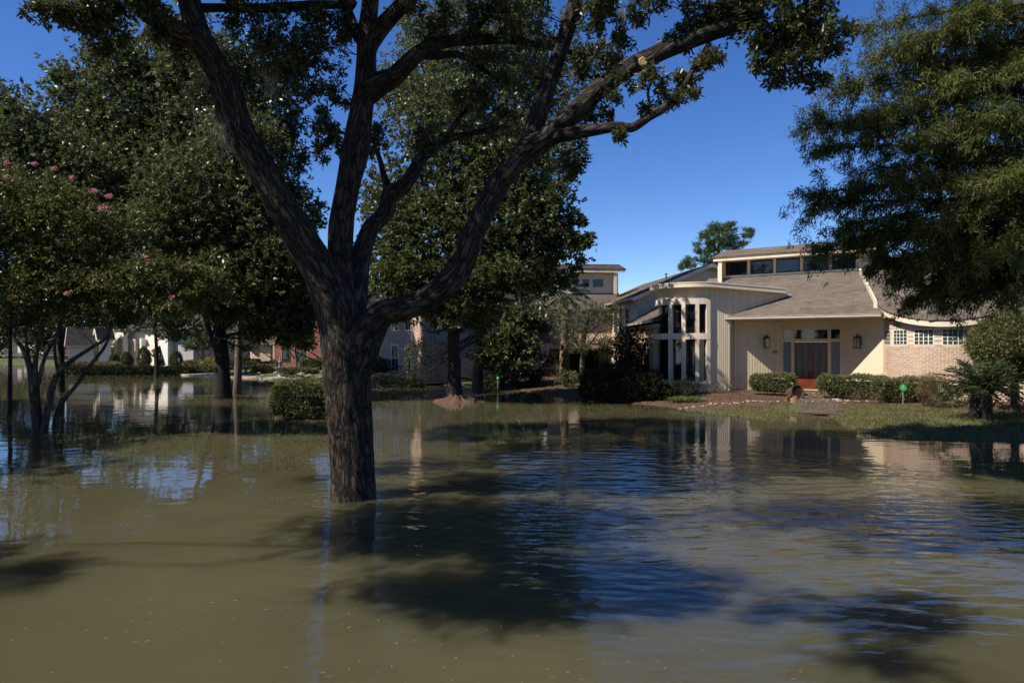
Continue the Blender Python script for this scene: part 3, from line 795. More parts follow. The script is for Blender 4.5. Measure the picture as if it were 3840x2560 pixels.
hbox(-1.0, 1.0, -.42, -.11, ZF - .088, ZF - .03).build('step', M['paver'], house)
# soffit with a shallow beam
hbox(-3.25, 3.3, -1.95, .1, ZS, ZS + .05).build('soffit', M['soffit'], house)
hbox(-3.05, 3.05, -1.985, -1.955, ZS - .01, ZS + .14).build('eave_fascia', M['fascia'], house)
gutter(house, HS(-3.22, -2.05, ZE - .08), HS(3.02, -2.05, ZE - .08))
ds = MB(); ds.bar(HS(-3.02, -2.0, 3.5), HS(-3.04, -1.52, 3.22), .07, .07); ds.bar(HS(-3.04, -1.52, 3.24), HS(-3.04, -1.52, .3), .075, .075, up=hn)
ds.build('downspout', M['trim'], house)
for z in (1.2, 2.8): hbox(-3.09, -2.99, -1.575, -1.40, z, z + .03).build('downspout_strap', M['trim'], house)
# house number
def text_mesh(body, size, mat, parent, Mx, name, ext=.008):
    cu = bpy.data.curves.new(name, 'FONT'); cu.body = body; cu.size = size; cu.extrude = ext; cu.align_x = 'CENTER'; cu.align_y = 'CENTER'; cu.space_character = 1.08
    t = bpy.data.objects.new(name, cu); COL.objects.link(t)
    dg = bpy.context.evaluated_depsgraph_get(); me = bpy.data.meshes.new_from_object(t.evaluated_get(dg))
    bpy.data.objects.remove(t); me.materials.clear(); me.materials.append(mat)
    return place(name, me, parent, Mx)
wdir = HS(BL, 0) - HS(SL, DF); wdir /= np.linalg.norm(wdir); wout = np.array([wdir[1], -wdir[0], 0])
# where the ray of a photo pixel meets the splayed wall
def on_wall(px, p, d):
    t = (px - 1920) / F; return (p[1] * t - p[0]) / (d[0] - d[1] * t)
k = on_wall(2906, HS(SL, DF), wdir); q = HS(SL, DF) + wdir * k + wout * .035
text_mesh('505', .17, M['number'], wl, frame((q[0], q[1], CH + (HZ - 1319) / F * q[1]), wdir, (0, 0, 1), wout), 'house_number')

# main roof slope over the entrance
def RP(pts, up=0): return [HS(s, d, roof_z(d, up)) for s, d in pts]
roof = roof_plane(house, RP([(-3.12, -2.0), (3.1, -2.0), (2.35, .1), (1.75, 2.62), (-5.6, 2.62), (-5.6, 1.9), (-1.1, .0)]), hu)
# curved wing: raised roof slope cut by a circle, fascia, soffit, brick wall
CC, CR, WR = (5.23, -.385), 2.66, 2.33
def CP(th, r, z=0.0): return HS(CC[0] + r * math.sin(th), CC[1] - r * math.cos(th), z)
def cd(th, r): return CC[1] - r * math.cos(th)
th0, th1 = -math.acos(.985 / CR), math.acos(.985 / CR)
arc = np.linspace(th0, th1, 41)
UPR = .15
poly = [CP(t, CR, roof_z(cd(t, CR), UPR)) for t in arc] + RP([(8.75, 2.3), (1.62, 2.3)], UPR)
croof = roof_plane(house, poly, hu)
mb = MB()
o_t = [CP(t, CR - .03, roof_z(cd(t, CR), UPR) - .07) for t in arc]; o_b = [CP(t, CR - .03, roof_z(cd(t, CR), UPR) - .25) for t in arc]
i_t = [CP(t, CR - .07, roof_z(cd(t, CR), UPR) - .07) for t in arc]; i_b = [CP(t, CR - .07, roof_z(cd(t, CR), UPR) - .25) for t in arc]
mb.strip(o_b, o_t).strip(i_b, o_b).strip(i_t, i_b).strip(o_t, i_t)
mb.build('curved_fascia', M['fascia'], house, smooth=False)
mb = MB(); mb.strip(i_b, [CP(t, WR - .05, roof_z(cd(t, CR), UPR) - .24) for t in arc]); mb.build('curved_soffit', M['soffit'], house)
for sg in (1, -1):
    a = HS(CC[0] - sg * 2.47, -1.40, roof_z(-1.40, .14)); b = HS(CC[0] - sg * 3.62, 2.3, roof_z(2.3, .14))
    MB().bar(a, b, .07, .20).build('rake_trim', M['fascia'], house)
    s = CC[0] - sg * 2.47
    hbox(s - .07, s + .07, -1.53, -1.41, roof_z(-1.4) - .13, roof_z(-1.4) + .2).build('rake_end', M['fascia'], house)
# brick cylinder wall
W_TH = [(-71.0, -55.3), (-49.2, -33.0), (-26.0, -9.6), (-2.6, 13.4)]
WZ0, WZ1 = 2.44, 3.0
ths = np.radians(np.linspace(-84, 84, 57))
mb = MB(); bot = [CP(t, WR + .006, .05) for t in ths]; top = [CP(t, WR + .006, roof_z(cd(t, CR), UPR) - .2) for t in ths]
bot2 = [CP(t, WR - .2, .05) for t in ths]; top2 = [CP(t, WR - .2, roof_z(cd(t, CR), UPR) - .2) for t in ths]
mb.strip(bot, top).strip(top, top2).strip(top2, bot2)
bw = mb.build('curved_brick_wall', M['mortar'], house)
brick_me = unit_box('brick', M['brick'], .05)
bl, bh = .245, .082
dth = bl / WR; nb = 0; allb = []
z = .18; row = 0
while z < 3.7:
    t = math.radians(-84) + (row % 2) * dth / 2
    while t + dth < math.radians(80):
        tm = t + dth / 2; dg = math.degrees(tm)
        hole = any(a - 2.0 < dg < b + 2.0 and WZ0 - .05 < z + bh / 2 < WZ1 + .05 for a, b in W_TH)
        if not hole and z + bh < roof_z(cd(tm, CR), UPR) - .22: allb.append((tm, z))
        t += dth
    z += bh; row += 1
# the 300 bricks that show largest (not behind the big round shrub, above the hedge) are single pieces
allb.sort(key=lambda b: (abs(math.degrees(b[0]) + 22) / 52) ** 2 + (abs(b[1] - 1.95) / 1.25) ** 2)
for tm, z in allb[:300]:
    c = CP(tm, WR - .03 + .005 * rng.random(), z); ex = hu * math.cos(tm) + hn * math.sin(tm); ey = -(hu * math.sin(tm) - hn * math.cos(tm))
    place('brick', brick_me, bw, frame(c, ex * (bl - .020), ey * .09, (0, 0, bh - .016)))
v = []; f = []
for tm, z in allb[300:]:
    c = CP(tm, WR - .03 + .005 * rng.random(), z); ex = (hu * math.cos(tm) + hn * math.sin(tm)) * (bl - .016) / 2; ey = (hu * math.sin(tm) - hn * math.cos(tm)) * .045; i = len(v)
    for zz in (0, bh - .013):
        for a, b in ((-1, -1), (1, -1), (1, 1), (-1, 1)): v.append(c + ex * a + ey * b + (0, 0, zz))
    f += [(i + 3, i + 2, i + 6, i + 7), (i + 7, i + 6, i + 5, i + 4), (i, i + 3, i + 7, i + 4), (i + 2, i + 1, i + 5, i + 6)]
npmesh('more_bricks', np.array(v), np.array(f), M['brick'], bw)['kind'] = 'stuff'
gm, N_, L_, P_ = newmat('glass_block')
P_.inputs['Base Color'].default_value = (.05, .075, .07, 1); P_.inputs['Roughness'].default_value = .12; P_.inputs['Specular IOR Level'].default_value = .8
tc_ = N_.new('ShaderNodeTexCoord'); nz_ = N_.new('ShaderNodeTexNoise'); nz_.inputs['Scale'].default_value = 14; L_.new(tc_.outputs['Object'], nz_.inputs[0])
bp_ = N_.new('ShaderNodeBump'); bp_.inputs['Strength'].default_value = .6; bp_.inputs['Distance'].default_value = .2; L_.new(nz_.outputs[0], bp_.inputs['Height']); L_.new(bp_.outputs[0], P_.inputs['Normal'])
M['glass_block'] = gm
block_me = unit_box('glass_block', gm, .06)
for a, b in W_TH:
    a, b = math.radians(a), math.radians(b)
    tt = np.linspace(a - .012, b + .012, 7)
    fo = MB()
    fo.strip([CP(t, WR + .018, WZ0 - .03) for t in tt], [CP(t, WR + .018, WZ1 + .03) for t in tt])
    fo.strip([CP(t, WR + .018, WZ1 + .03) for t in tt], [CP(t, WR - .04, WZ1 + .03) for t in tt])
    wo = fo.build('glass_block_window', M['cream'], house)
    for i in range(4):
        tm = a + (b - a) * (i + .5) / 4; ex = hu * math.cos(tm) + hn * math.sin(tm); ey = -(hu * math.sin(tm) - hn * math.cos(tm))
        for j in range(4):
            z = WZ0 + (WZ1 - WZ0) * j / 4
            place('glass_block', block_me, wo, frame(CP(tm, WR + .004, z + .015), ex * ((b - a) * WR / 4 - .034), ey * .05, (0, 0, (WZ1 - WZ0) / 4 - .030)))
# the front goes on to the right of the curved wing
fw = hbox(7.35, 13.5, -1.25, -1.05, .1, ZS).build('front_wall', M['mortar'], house)
p = HS(7.35, -1.25); bricks_flat(fw, p, hu, -hn, 6.1, .15, ZS - .02, 'brick', bl=.245, bh=.082)
roof_plane(house, RP([(7.3, -2.0), (13.8, -2.0), (13.8, 2.3), (8.7, 2.3), (8.1, .1)]), hu)
gutter(house, HS(7.4, -2.05, ZE - .08), HS(13.8, -2.05, ZE - .08))
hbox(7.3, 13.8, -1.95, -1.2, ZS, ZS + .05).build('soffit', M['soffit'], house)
hbox(7.55, 7.75, -1.75, -1.55, .2, ZS).build('porch_post', M['cream'], house)
# back slopes so that the house is closed
back = lambda d: roof_z(2.3, UPR) - PT * (d - 2.3)
roof_plane(house, [HS(1.9, 2.3, back(2.3)), HS(13.8, 2.3, back(2.3)), HS(13.8, 6.6, back(6.6)), HS(1.9, 6.6, back(6.6))], hu)
hbox(2.4, 13.4, 6.1, 6.2, .2, 4.1).build('rear_wall', M['stucco'], house)
hbox(13.3, 13.4, -1.2, 6.1, .2, 3.6).build('end_wall', M['stucco'], house)

# clerestory above the entrance roof
CS0, CS1 = -4.95, 2.15
cw = hbox(CS0, CS1, 2.6, 2.7, 5.6, 6.78).build('clerestory_wall', M['stucco'], house)
for a, b in ((2724, 2800), (2816, 2896), (2914, 2997), (3015, 3104), (3122, 3206)):
    s0, s1 = s_at(a, 2.6), s_at(b, 2.6)
    window(house, HS(s0 - .03, 2.6), hu, -hn, s1 - s0 + .06, 5.97, 6.66, frame_w=.045, mat='dark_frame', proud=.03, recess=.0, name='clerestory_window')
hbox(CS0, CS1, 2.50, 2.6, 5.87, 5.945).build('clerestory_sill', M['cream'], house)
hbox(CS0 - .15, CS1 + .15, 1.88, 1.94, 6.66, 6.84).build('clerestory_fascia', M['fascia'], house)
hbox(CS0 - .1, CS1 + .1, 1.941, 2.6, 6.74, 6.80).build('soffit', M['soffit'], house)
sp = s_at(2700, 1.95)
MB().prism([HS(sp - .09, 1.95, roof_z(1.95)), HS(sp + .09, 1.95, roof_z(1.95)), HS(sp + .09, 2.08, roof_z(2.08)), HS(sp - .09, 2.08, roof_z(2.08))], [HS(sp - .09, 1.95, 6.74), HS(sp + .09, 1.95, 6.74), HS(sp + .09, 2.08, 6.74), HS(sp - .09, 2.08, 6.74)]).build('corner_post', M['fascia'], house)
MB().prism([HS(CS0 + .02, 2.08, roof_z(2.08)), HS(CS0 + .08, 2.08, roof_z(2.08)), HS(CS0 + .08, 2.6, roof_z(2.6)), HS(CS0 + .02, 2.6, roof_z(2.6))], [HS(CS0 + .02, 2.08, 6.74), HS(CS0 + .08, 2.08, 6.74), HS(CS0 + .08, 2.6, 6.74), HS(CS0 + .02, 2.6, 6.74)]).build('cheek_wall', M['siding'], house)
roof_plane(house, [HS(CS0 - .2, 1.82, 6.87), HS(CS1 + .2, 1.82, 6.87), HS(CS1 + .2, 4.2, 6.87 + .26 * 2.38), HS(CS0 - .2, 4.2, 6.87 + .26 * 2.38)], hu, thick=.06)
roof_plane(house, [HS(CS0 - .2, 4.2, 7.49), HS(CS1 + .2, 4.2, 7.49), HS(CS1 + .2, 6.8, 6.6), HS(CS0 - .2, 6.8, 6.6)], hu, thick=.06)
MB().prism([HS(CS0, 2.7, 5.5), HS(CS1, 2.7, 5.5), HS(CS1, 6.4, 3.0), HS(CS0, 6.4, 3.0)], [HS(CS0, 2.7, 6.77), HS(CS1, 2.7, 6.77), HS(CS1, 6.4, 6.62), HS(CS0, 6.4, 6.62)]).build('upper_wall', M['stucco'], house)
ch = hbox(1.3, 1.95, 4.3, 5.0, 6.5, 8.0).build('chimney', M['red_brick'], house)
hbox(1.22, 2.03, 4.22, 5.08, 8.0, 8.1).build('chimney_cap', M['dark_shingle'], ch)

# round glazed bay with its tilted flat roof
TA = np.array([9.65, 30.70, 0.0]); tw_ = np.array([math.cos(math.radians(7.5)), math.sin(math.radians(7.5)), 0.0]); tin = np.array([-tw_[1], tw_[0], 0.0])
TR = 1.70
tpt = TA - tw_ * .816; TC = tpt + tin * TR
def bay_z(x): return 4.98 - .072 * max(0.0, x - 8.8)
th_c = math.atan2(-tin[0], -tin[1])
t_cam = math.atan2(-TC[0], -TC[1])
def TP(th, r, z=0.0):       # th: 0 faces the camera side, positive to the right
    a = t_cam - th; return TC + np.array([math.sin(a) * r, math.cos(a) * r, z])
th_t = t_cam - math.atan2(-tin[0], -tin[1])
if th_t > math.pi: th_t -= 2 * math.pi
if th_t < -math.pi: th_t += 2 * math.pi
def bay_path(l):
    """plan point and outward normal at arc length l from the tangent point (negative: round the bay, positive: along the straight wall)"""
    if l <= 0:
        th = th_t + l / TR; p = TP(th, TR); return p, (p - TC) / TR
    return tpt + tw_ * l, -tin
def bay_l(px):
    best = None
    for l in np.linspace(-4.2, 4, 1641):
        p, _ = bay_path(l); e = abs((p[0] / p[1]) * F + 1920 - px)
        if best is None or e < best[0]: best = (e, l)
    return best[1]
ZB0, ZB1, ZB2, ZB3, ZB4 = .72, 2.66, 2.93, 4.23, 4.50    # lower sill, band, band top, header, header top
l_left = -TR * (th_t + 1.75)
ls = list(np.linspace(l_left, 0, 26)) + [.3, .6, .816, 1.02]
pp = [bay_path(l) for l in ls]
mb = MB()
for z0, z1 in ((.1, ZB0), (ZB4 - .12, None)):
    a = [p + (0, 0, z0) for p, n in pp]; b = [p + (0, 0, z1 if z1 else bay_z(p[0]) + .02) for p, n in pp]
    mb.strip(a, b)
l_r = bay_l(2657)
pr = [bay_path(l) for l in [l_r] + [x for x in ls if x > l_r]]
def over_roof(p): return roof_z((p - D0) @ hn) - .06        # the wall goes on above the entrance roof only
pr = [bay_path(l) for l in (l_r, .816, 1.02)]
mb.strip([p + (0, 0, ZB0) for p, n in pr], [p + (0, 0, ZB4 - .12) for p, n in pr])
pr = [bay_path(l) for l in (1.02, 1.3, 1.7, 2.2, 2.6, 3.4, 4.0)]
mb.strip([p + (0, 0, min(over_roof(p), bay_z(p[0]))) for p, n in pr], [p + (0, 0, bay_z(p[0]) + .02) for p, n in pr])
pe, ne = bay_path(1.02)
mb.strip([pe + (0, 0, .1), pe + (0, 0, 3.7)], [pe - ne * .5 + (0, 0, .1), pe - ne * .5 + (0, 0, 3.7)])
bay = mb.build('bay_wall', M['siding'], house)
l = l_r + .06
while l < 3.9:
    p, n = bay_path(l); t = np.array([-n[1], n[0], 0])
    zt = bay_z(p[0]); zb = .12 if l < 1.0 else over_roof(p)
    if zt - zb > .05: place('siding_board', board_me, bay, frame((*(p + n * .012)[:2], zb), t * .086, -n * .025, (0, 0, zt - zb)))
    l += .10
# posts, rails and panes of the bay
edges = [bay_l(x) for x in (2483, 2519, 2566, 2614)] + [bay_l(2653)]
gap = edges[2] - edges[1]
first = edges[0] - gap
posts = [first - gap, first] + edges
for i, l in enumerate(posts):
    p, n = bay_path(l); t = np.array([-n[1], n[0], 0]); hw = .085
    MB().obox(p + n * .03 + (0, 0, (ZB0 + ZB4) / 2), t * hw, n * .11, (0, 0, (ZB4 - ZB0) / 2)).build('bay_post', M['trim'], house)
def rail(z0, z1, out, name):
    mb = MB(); lsx = np.linspace(posts[0], posts[-1] + .08, 40); q = [bay_path(l) for l in lsx]
    o0 = [p + n * out + (0, 0, z0) for p, n in q]; o1 = [p + n * out + (0, 0, z1) for p, n in q]; i0 = [p - n * .1 + (0, 0, z0) for p, n in q]; i1 = [p - n * .1 + (0, 0, z1) for p, n in q]
    mb.strip(o0, o1).strip(o1, i1).strip(i0, o0); mb.poly([o0[-1], i0[-1], i1[-1], o1[-1]]); mb.poly([o0[0], o1[0], i1[0], i0[0]])
    return mb.build(name, M['trim'], house)
rail(ZB0 - .06, ZB0 + .06, .16, 'bay_rail'); rail(ZB1, ZB2, .15, 'bay_rail'); rail(ZB3, ZB4, .135, 'bay_rail')
for a, b in zip(posts[:-1], posts[1:]):
    for z0, z1 in ((ZB0 + .05, ZB1 + .01), (ZB2 - .01, ZB3 + .01)):
        m_, n_ = bay_path((a + b) / 2); pa, _ = bay_path(a); pb, _ = bay_path(b); t = (pb - pa) / np.linalg.norm(pb - pa); w = np.linalg.norm(pb - pa)
        c = (pa + pb) / 2 - n_ * .05
        wo = MB()
        wo.obox(c - t * (w / 2 - .105) + n_ * .03 + (0, 0, (z0 + z1) / 2), t * .02, n_ * .03, (0, 0, (z1 - z0) / 2))
        wo.obox(c + t * (w / 2 - .105) + n_ * .03 + (0, 0, (z0 + z1) / 2), t * .02, n_ * .03, (0, 0, (z1 - z0) / 2))
        wo = wo.build('bay_window', M['dark_frame'], house)
        MB().obox(c + (0, 0, (z0 + z1) / 2), t * w / 2, n_ * .01, (0, 0, (z1 - z0) / 2)).build('pane', M['glass'], wo)
# flat roof
OV = .36
tip = np.array([*W(2945, 1090, 30.75)[:2], 0.0])
ths = np.linspace(th_t, th_t - 2.75, 40)
edge = [TP(t, TR + OV) for t in ths]
q = tpt - tin * OV
kk = (tip - q) @ tw_
outline = [q + tw_ * kk] + [q + tw_ * kk * x for x in (.8, .6, .4, .2)] + edge
back_pts = [TC + tin * 2.3 + tw_ * .6, TC + tin * 1.5 + tw_ * 2.2, TC + tin * .2 + tw_ * 3.6]
rim = [np.array([p[0], p[1], bay_z(p[0])]) for p in outline + back_pts]
fa = MB().prism(rim, [p + (0, 0, .17) for p in rim]).build('bay_roof', M['fascia'], house)
c0 = np.mean(rim, 0)
MB().prism([p + (p - c0) * .012 + (0, 0, .172) for p in rim], [p + (p - c0) * .012 + (0, 0, .225) for p in rim]).build('metal_edge', M['trim'], fa)

# two-storey wing with the gable, seen behind the bay
K = np.array([7.7, 42.0]); we = np.array([-.0872, .996]); 
wing_w, O_, e_, c_, zr_ = gabled(house, K, we, 14.5, 9.2, .1, 5.32, .43, wall='stucco', over=.4, wall_name='wing_wall')
def wing_k(px): return on_wall(px, np.array([K[0], K[1]]), we)
for a, b in ((2363, 2346), (2339, 2324), (2318, 2302)):
    k0, k1 = wing_k(a), wing_k(b); p = np.array([*K, 0]) + np.array([*we, 0]) * k1
    window(house, p, -np.array([*we, 0]), np.array([-we[1], we[0], 0]), k1 - k0, 3.08, 4.95, frame_w=.12, mat='trim', bars=(1, 2), name='wing_window', proud=.06)
MB().obox(np.array([*K, 0]) + np.array([*we, 0]) * 3.5 + np.array([-.04, 0, 2.98]), np.array([*we, 0]) * 3.4, np.array([.05, 0, 0]), (0, 0, .06)).build('wing_sill', M['trim'], house)
dp_ = MB(); dp_.bar((K[0] - .3, K[1] - .2, 5.1), (K[0] + .15, K[1] - .1, 4.75), .09, .09); dp_.bar((K[0] + .15, K[1] - .1, 4.8), (K[0] + .15, K[1] - .1, 3.7), .09, .09, up=(0, 1, 0)); dp_.build('downspout', M['trim'], house)
MB().lathe((*W(2498, 1040, 47)[:2], W(2498, 1040, 47)[2] - .15), [(.05, 0), (.05, .35), (.09, .36), (.09, .42)], 10).build('vent_pipe', M['vent'], house)

# garden-room front between bay and wing
PO = np.array([6.95, 32.7, 0.0]); pd_ = np.array([.0227, .9997, 0.0]); pr_ = np.array([.9997, -.0227, 0.0])
proof = [PO - pr_ * .25 + pd_ * -.2 + (0, 0, 3.58), PO - pr_ * .25 + pd_ * 9.6 + (0, 0, 3.58), PO + pr_ * 2.9 + pd_ * 9.3 + (0, 0, 3.58 + .55 * 3.15), PO + pr_ * 2.9 + pd_ * 1.2 + (0, 0, 3.58 + .55 * 3.15)]
roof_plane(house, proof, pd_)
gutter(house, PO - pr_ * .32 - pd_ * .2 + (0, 0, 3.53), PO - pr_ * .32 + pd_ * 9.6 + (0, 0, 3.53))
MB().obox(PO + pd_ * 4.7 + pr_ * .2 + (0, 0, 1.9), pd_ * 4.9, pr_ * .03, (0, 0, 1.65)).build('garden_room_glazing', M['glass'], house)
for k in (.25, 1.55, 3.3, 5.2, 7.2, 9.2):
    MB().obox(PO + pd_ * k + (0, 0, 1.77), pd_ * .09, pr_ * .10, (0, 0, 1.62)).build('garden_room_post', M['porch_wood'], house)
for z, h in ((3.32, .09), (2.74, .05), (2.56, .07)):
    MB().obox(PO + pd_ * 4.7 + pr_ * .03 + (0, 0, z), pd_ * 4.85, pr_ * .085, (0, 0, h)).build('garden_room_beam', M['porch_wood'], house)
MB().obox(PO + pd_ * 4.7 + pr_ * .06 + (0, 0, 3.49), pd_ * 4.85, pr_ * .06, (0, 0, .07)).build('garden_room_header', M['dark_inside'], house)

# left block with brick upper storey over a dark carport, and its dormer
e2 = np.array([*we, 0.0]); c2_ = np.array([.996, .0872, 0.0])
Q0 = np.array([*K, 0.0]) + e2 * 6.6 - c2_ * 4.55        # front left corner
bwall = MB().prism([Q0 + (0, 0, 2.08), Q0 + c2_ * 4.55 + (0, 0, 2.08), Q0 + c2_ * 4.55 + e2 * 6 + (0, 0, 2.08), Q0 + e2 * 6 + (0, 0, 2.08)], [Q0 + (0, 0, 5.0), Q0 + c2_ * 4.55 + (0, 0, 5.0), Q0 + c2_ * 4.55 + e2 * 6 + (0, 0, 5.0), Q0 + e2 * 6 + (0, 0, 5.0)]).build('upper_storey_wall', M['mortar'], house)
bricks_flat(bwall, Q0, c2_, -e2, 4.55, 2.86, 4.98, 'brick')
for i in range(5):
    MB().obox(Q0 + c2_ * 2.27 - e2 * .03 + (0, 0, 2.16 + i * .14), c2_ * 2.27, e2 * .02 + np.array([0, 0, -.004]), (0, 0, .066)).build('lap_board', M['tan_siding'], bwall)
MB().obox(Q0 - c2_ * .04 - e2 * .03 + (0, 0, 3.5), c2_ * .06, e2 * .05, (0, 0, 1.45)).build('corner_board', M['trim'], bwall)
cp = MB().obox(Q0 + c2_ * 2.3 + e2 * 4.5 + (0, 0, 1.1), c2_ * 2.3, e2 * .05, (0, 0, 1.05)).build('carport_back_wall', M['dark_inside'], house)  # shade under the carport put into near-black wall and pier
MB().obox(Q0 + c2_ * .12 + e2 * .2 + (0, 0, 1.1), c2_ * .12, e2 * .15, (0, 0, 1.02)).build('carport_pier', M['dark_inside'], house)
rz = 5.02; dep = 4.2
lr = [Q0 - c2_ * .5 - e2 * .4 + (0, 0, rz - .1), Q0 + c2_ * 5.6 - e2 * .4 + (0, 0, rz - .1), Q0 + c2_ * 5.6 + e2 * dep + (0, 0, rz - .1 + .46 * (dep + .4)), Q0 - c2_ * .5 + e2 * dep + (0, 0, rz - .1 + .46 * (dep + .4))]
roof_plane(house, lr, c2_)
zt = lr[2][2]
roof_plane(house, [lr[3], lr[2], lr[2] + e2 * 4.5 - (0, 0, 2.1), lr[3] + e2 * 4.5 - (0, 0, 2.1)], c2_)
gutter(house, lr[0] - e2 * .07 - (0, 0, .03), Q0 + c2_ * 4.4 - e2 * .47 + (0, 0, rz - .13))
MB().prism([Q0 + (0, 0, 4.9), Q0 + e2 * 8.2 + (0, 0, 4.9), Q0 + e2 * 4.2 + (0, 0, zt - .1)], [Q0 + c2_ * .1 + (0, 0, 4.9), Q0 + c2_ * .1 + e2 * 8.2 + (0, 0, 4.9), Q0 + c2_ * .1 + e2 * 4.2 + (0, 0, zt - .1)]).build('gable_wall', M['stucco'], house)
# dormer
DQ = Q0 + e2 * 2.3
def dpos(px): return on_wall(px, DQ, c2_)
a0, a1 = dpos(2095), dpos(2318)
zf = lambda py: CH + (HZ - py) / F * (DQ[1] + .3)
dw = MB().prism([DQ + c2_ * a0 + (0, 0, 5.7), DQ + c2_ * a1 + (0, 0, 5.7), DQ + c2_ * a1 + e2 * 5 + (0, 0, 5.7), DQ + c2_ * a0 + e2 * 5 + (0, 0, 5.7)], [DQ + c2_ * a0 + (0, 0, 7.68), DQ + c2_ * a1 + (0, 0, 7.68), DQ + c2_ * a1 + e2 * 5 + (0, 0, 6.5), DQ + c2_ * a0 + e2 * 5 + (0, 0, 6.5)]).build('dormer_wall', M['stucco'], house)
for a, b in ((2180, 2212), (2220, 2265), (2135, 2172)):
    x0, x1 = dpos(a), dpos(b)
    window(house, DQ + c2_ * x0, c2_, -e2, x1 - x0, zf(1078), zf(1044), frame_w=.05, mat='trim', name='dormer_window', proud=.04, recess=0)
DF_ = DQ - e2 * .7
b0, b1 = on_wall(2080, DF_, c2_), on_wall(2345, DF_, c2_)
MB().obox(DF_ + c2_ * (b0 + b1) / 2 + (0, 0, zf(1019)), c2_ * (b1 - b0) / 2, e2 * .04, (0, 0, .12)).build('dormer_fascia', M['fascia'], house)
bp1 = on_wall(2309, DF_, c2_)
MB().obox(DF_ + e2 * .1 + c2_ * bp1 + (0, 0, (zf(1105) + zf(1024)) / 2), c2_ * .11, e2 * .06, (0, 0, (zf(1024) - zf(1105)) / 2)).build('dormer_post', M['fascia'], house)
zt2 = zf(1019) + .14
roof_plane(house, [DF_ - e2 * .08 + c2_ * (b0 - .1) + (0, 0, zt2), DF_ - e2 * .08 + c2_ * (b1 + .05) + (0, 0, zt2), DF_ + e2 * 1.9 + c2_ * (b1 + .05) + (0, 0, zt2 + .52), DF_ + e2 * 1.9 + c2_ * (b0 - .1) + (0, 0, zt2 + .52)], c2_, 'dark_shingle', thick=.06)
roof_plane(house, [DF_ + e2 * 1.9 + c2_ * (b0 - .1) + (0, 0, zt2 + .52), DF_ + e2 * 1.9 + c2_ * (b1 + .05) + (0, 0, zt2 + .52), DF_ + e2 * 5.6 + c2_ * (b1 + .05) + (0, 0, zt2 - 1.3), DF_ + e2 * 5.6 + c2_ * (b0 - .1) + (0, 0, zt2 - 1.3)], c2_, 'dark_shingle', thick=.06)
# low roof at the far left end
gq = Q0 - e2 * 1.6
roof_plane(house, [gq - c2_ * 3.2 + (0, 0, 2.45), gq - c2_ * .05 + (0, 0, 2.45), gq - c2_ * .05 + e2 * 4.5 + (0, 0, 4.75), gq - c2_ * .6 + e2 * 4.5 + (0, 0, 4.75)], c2_)
gutter(house, gq - c2_ * 2.0 - e2 * .07 + (0, 0, 2.4), gq - c2_ * .05 - e2 * .07 + (0, 0, 2.4))
MB().obox(gq - c2_ * 1.4 + e2 * 1.2 + (0, 0, 1.2), c2_ * 1.35, e2 * .06, (0, 0, 1.2)).build('garage_wall', M['stucco'], house)

# ------------------------------------------------------------------ the live oak standing in the water
def pl(rows):
    """rows of (px, py, distance, half width in px) -> limb points"""
    return [(*W(a, b, Z), h * Z / F) for a, b, Z, h in rows]

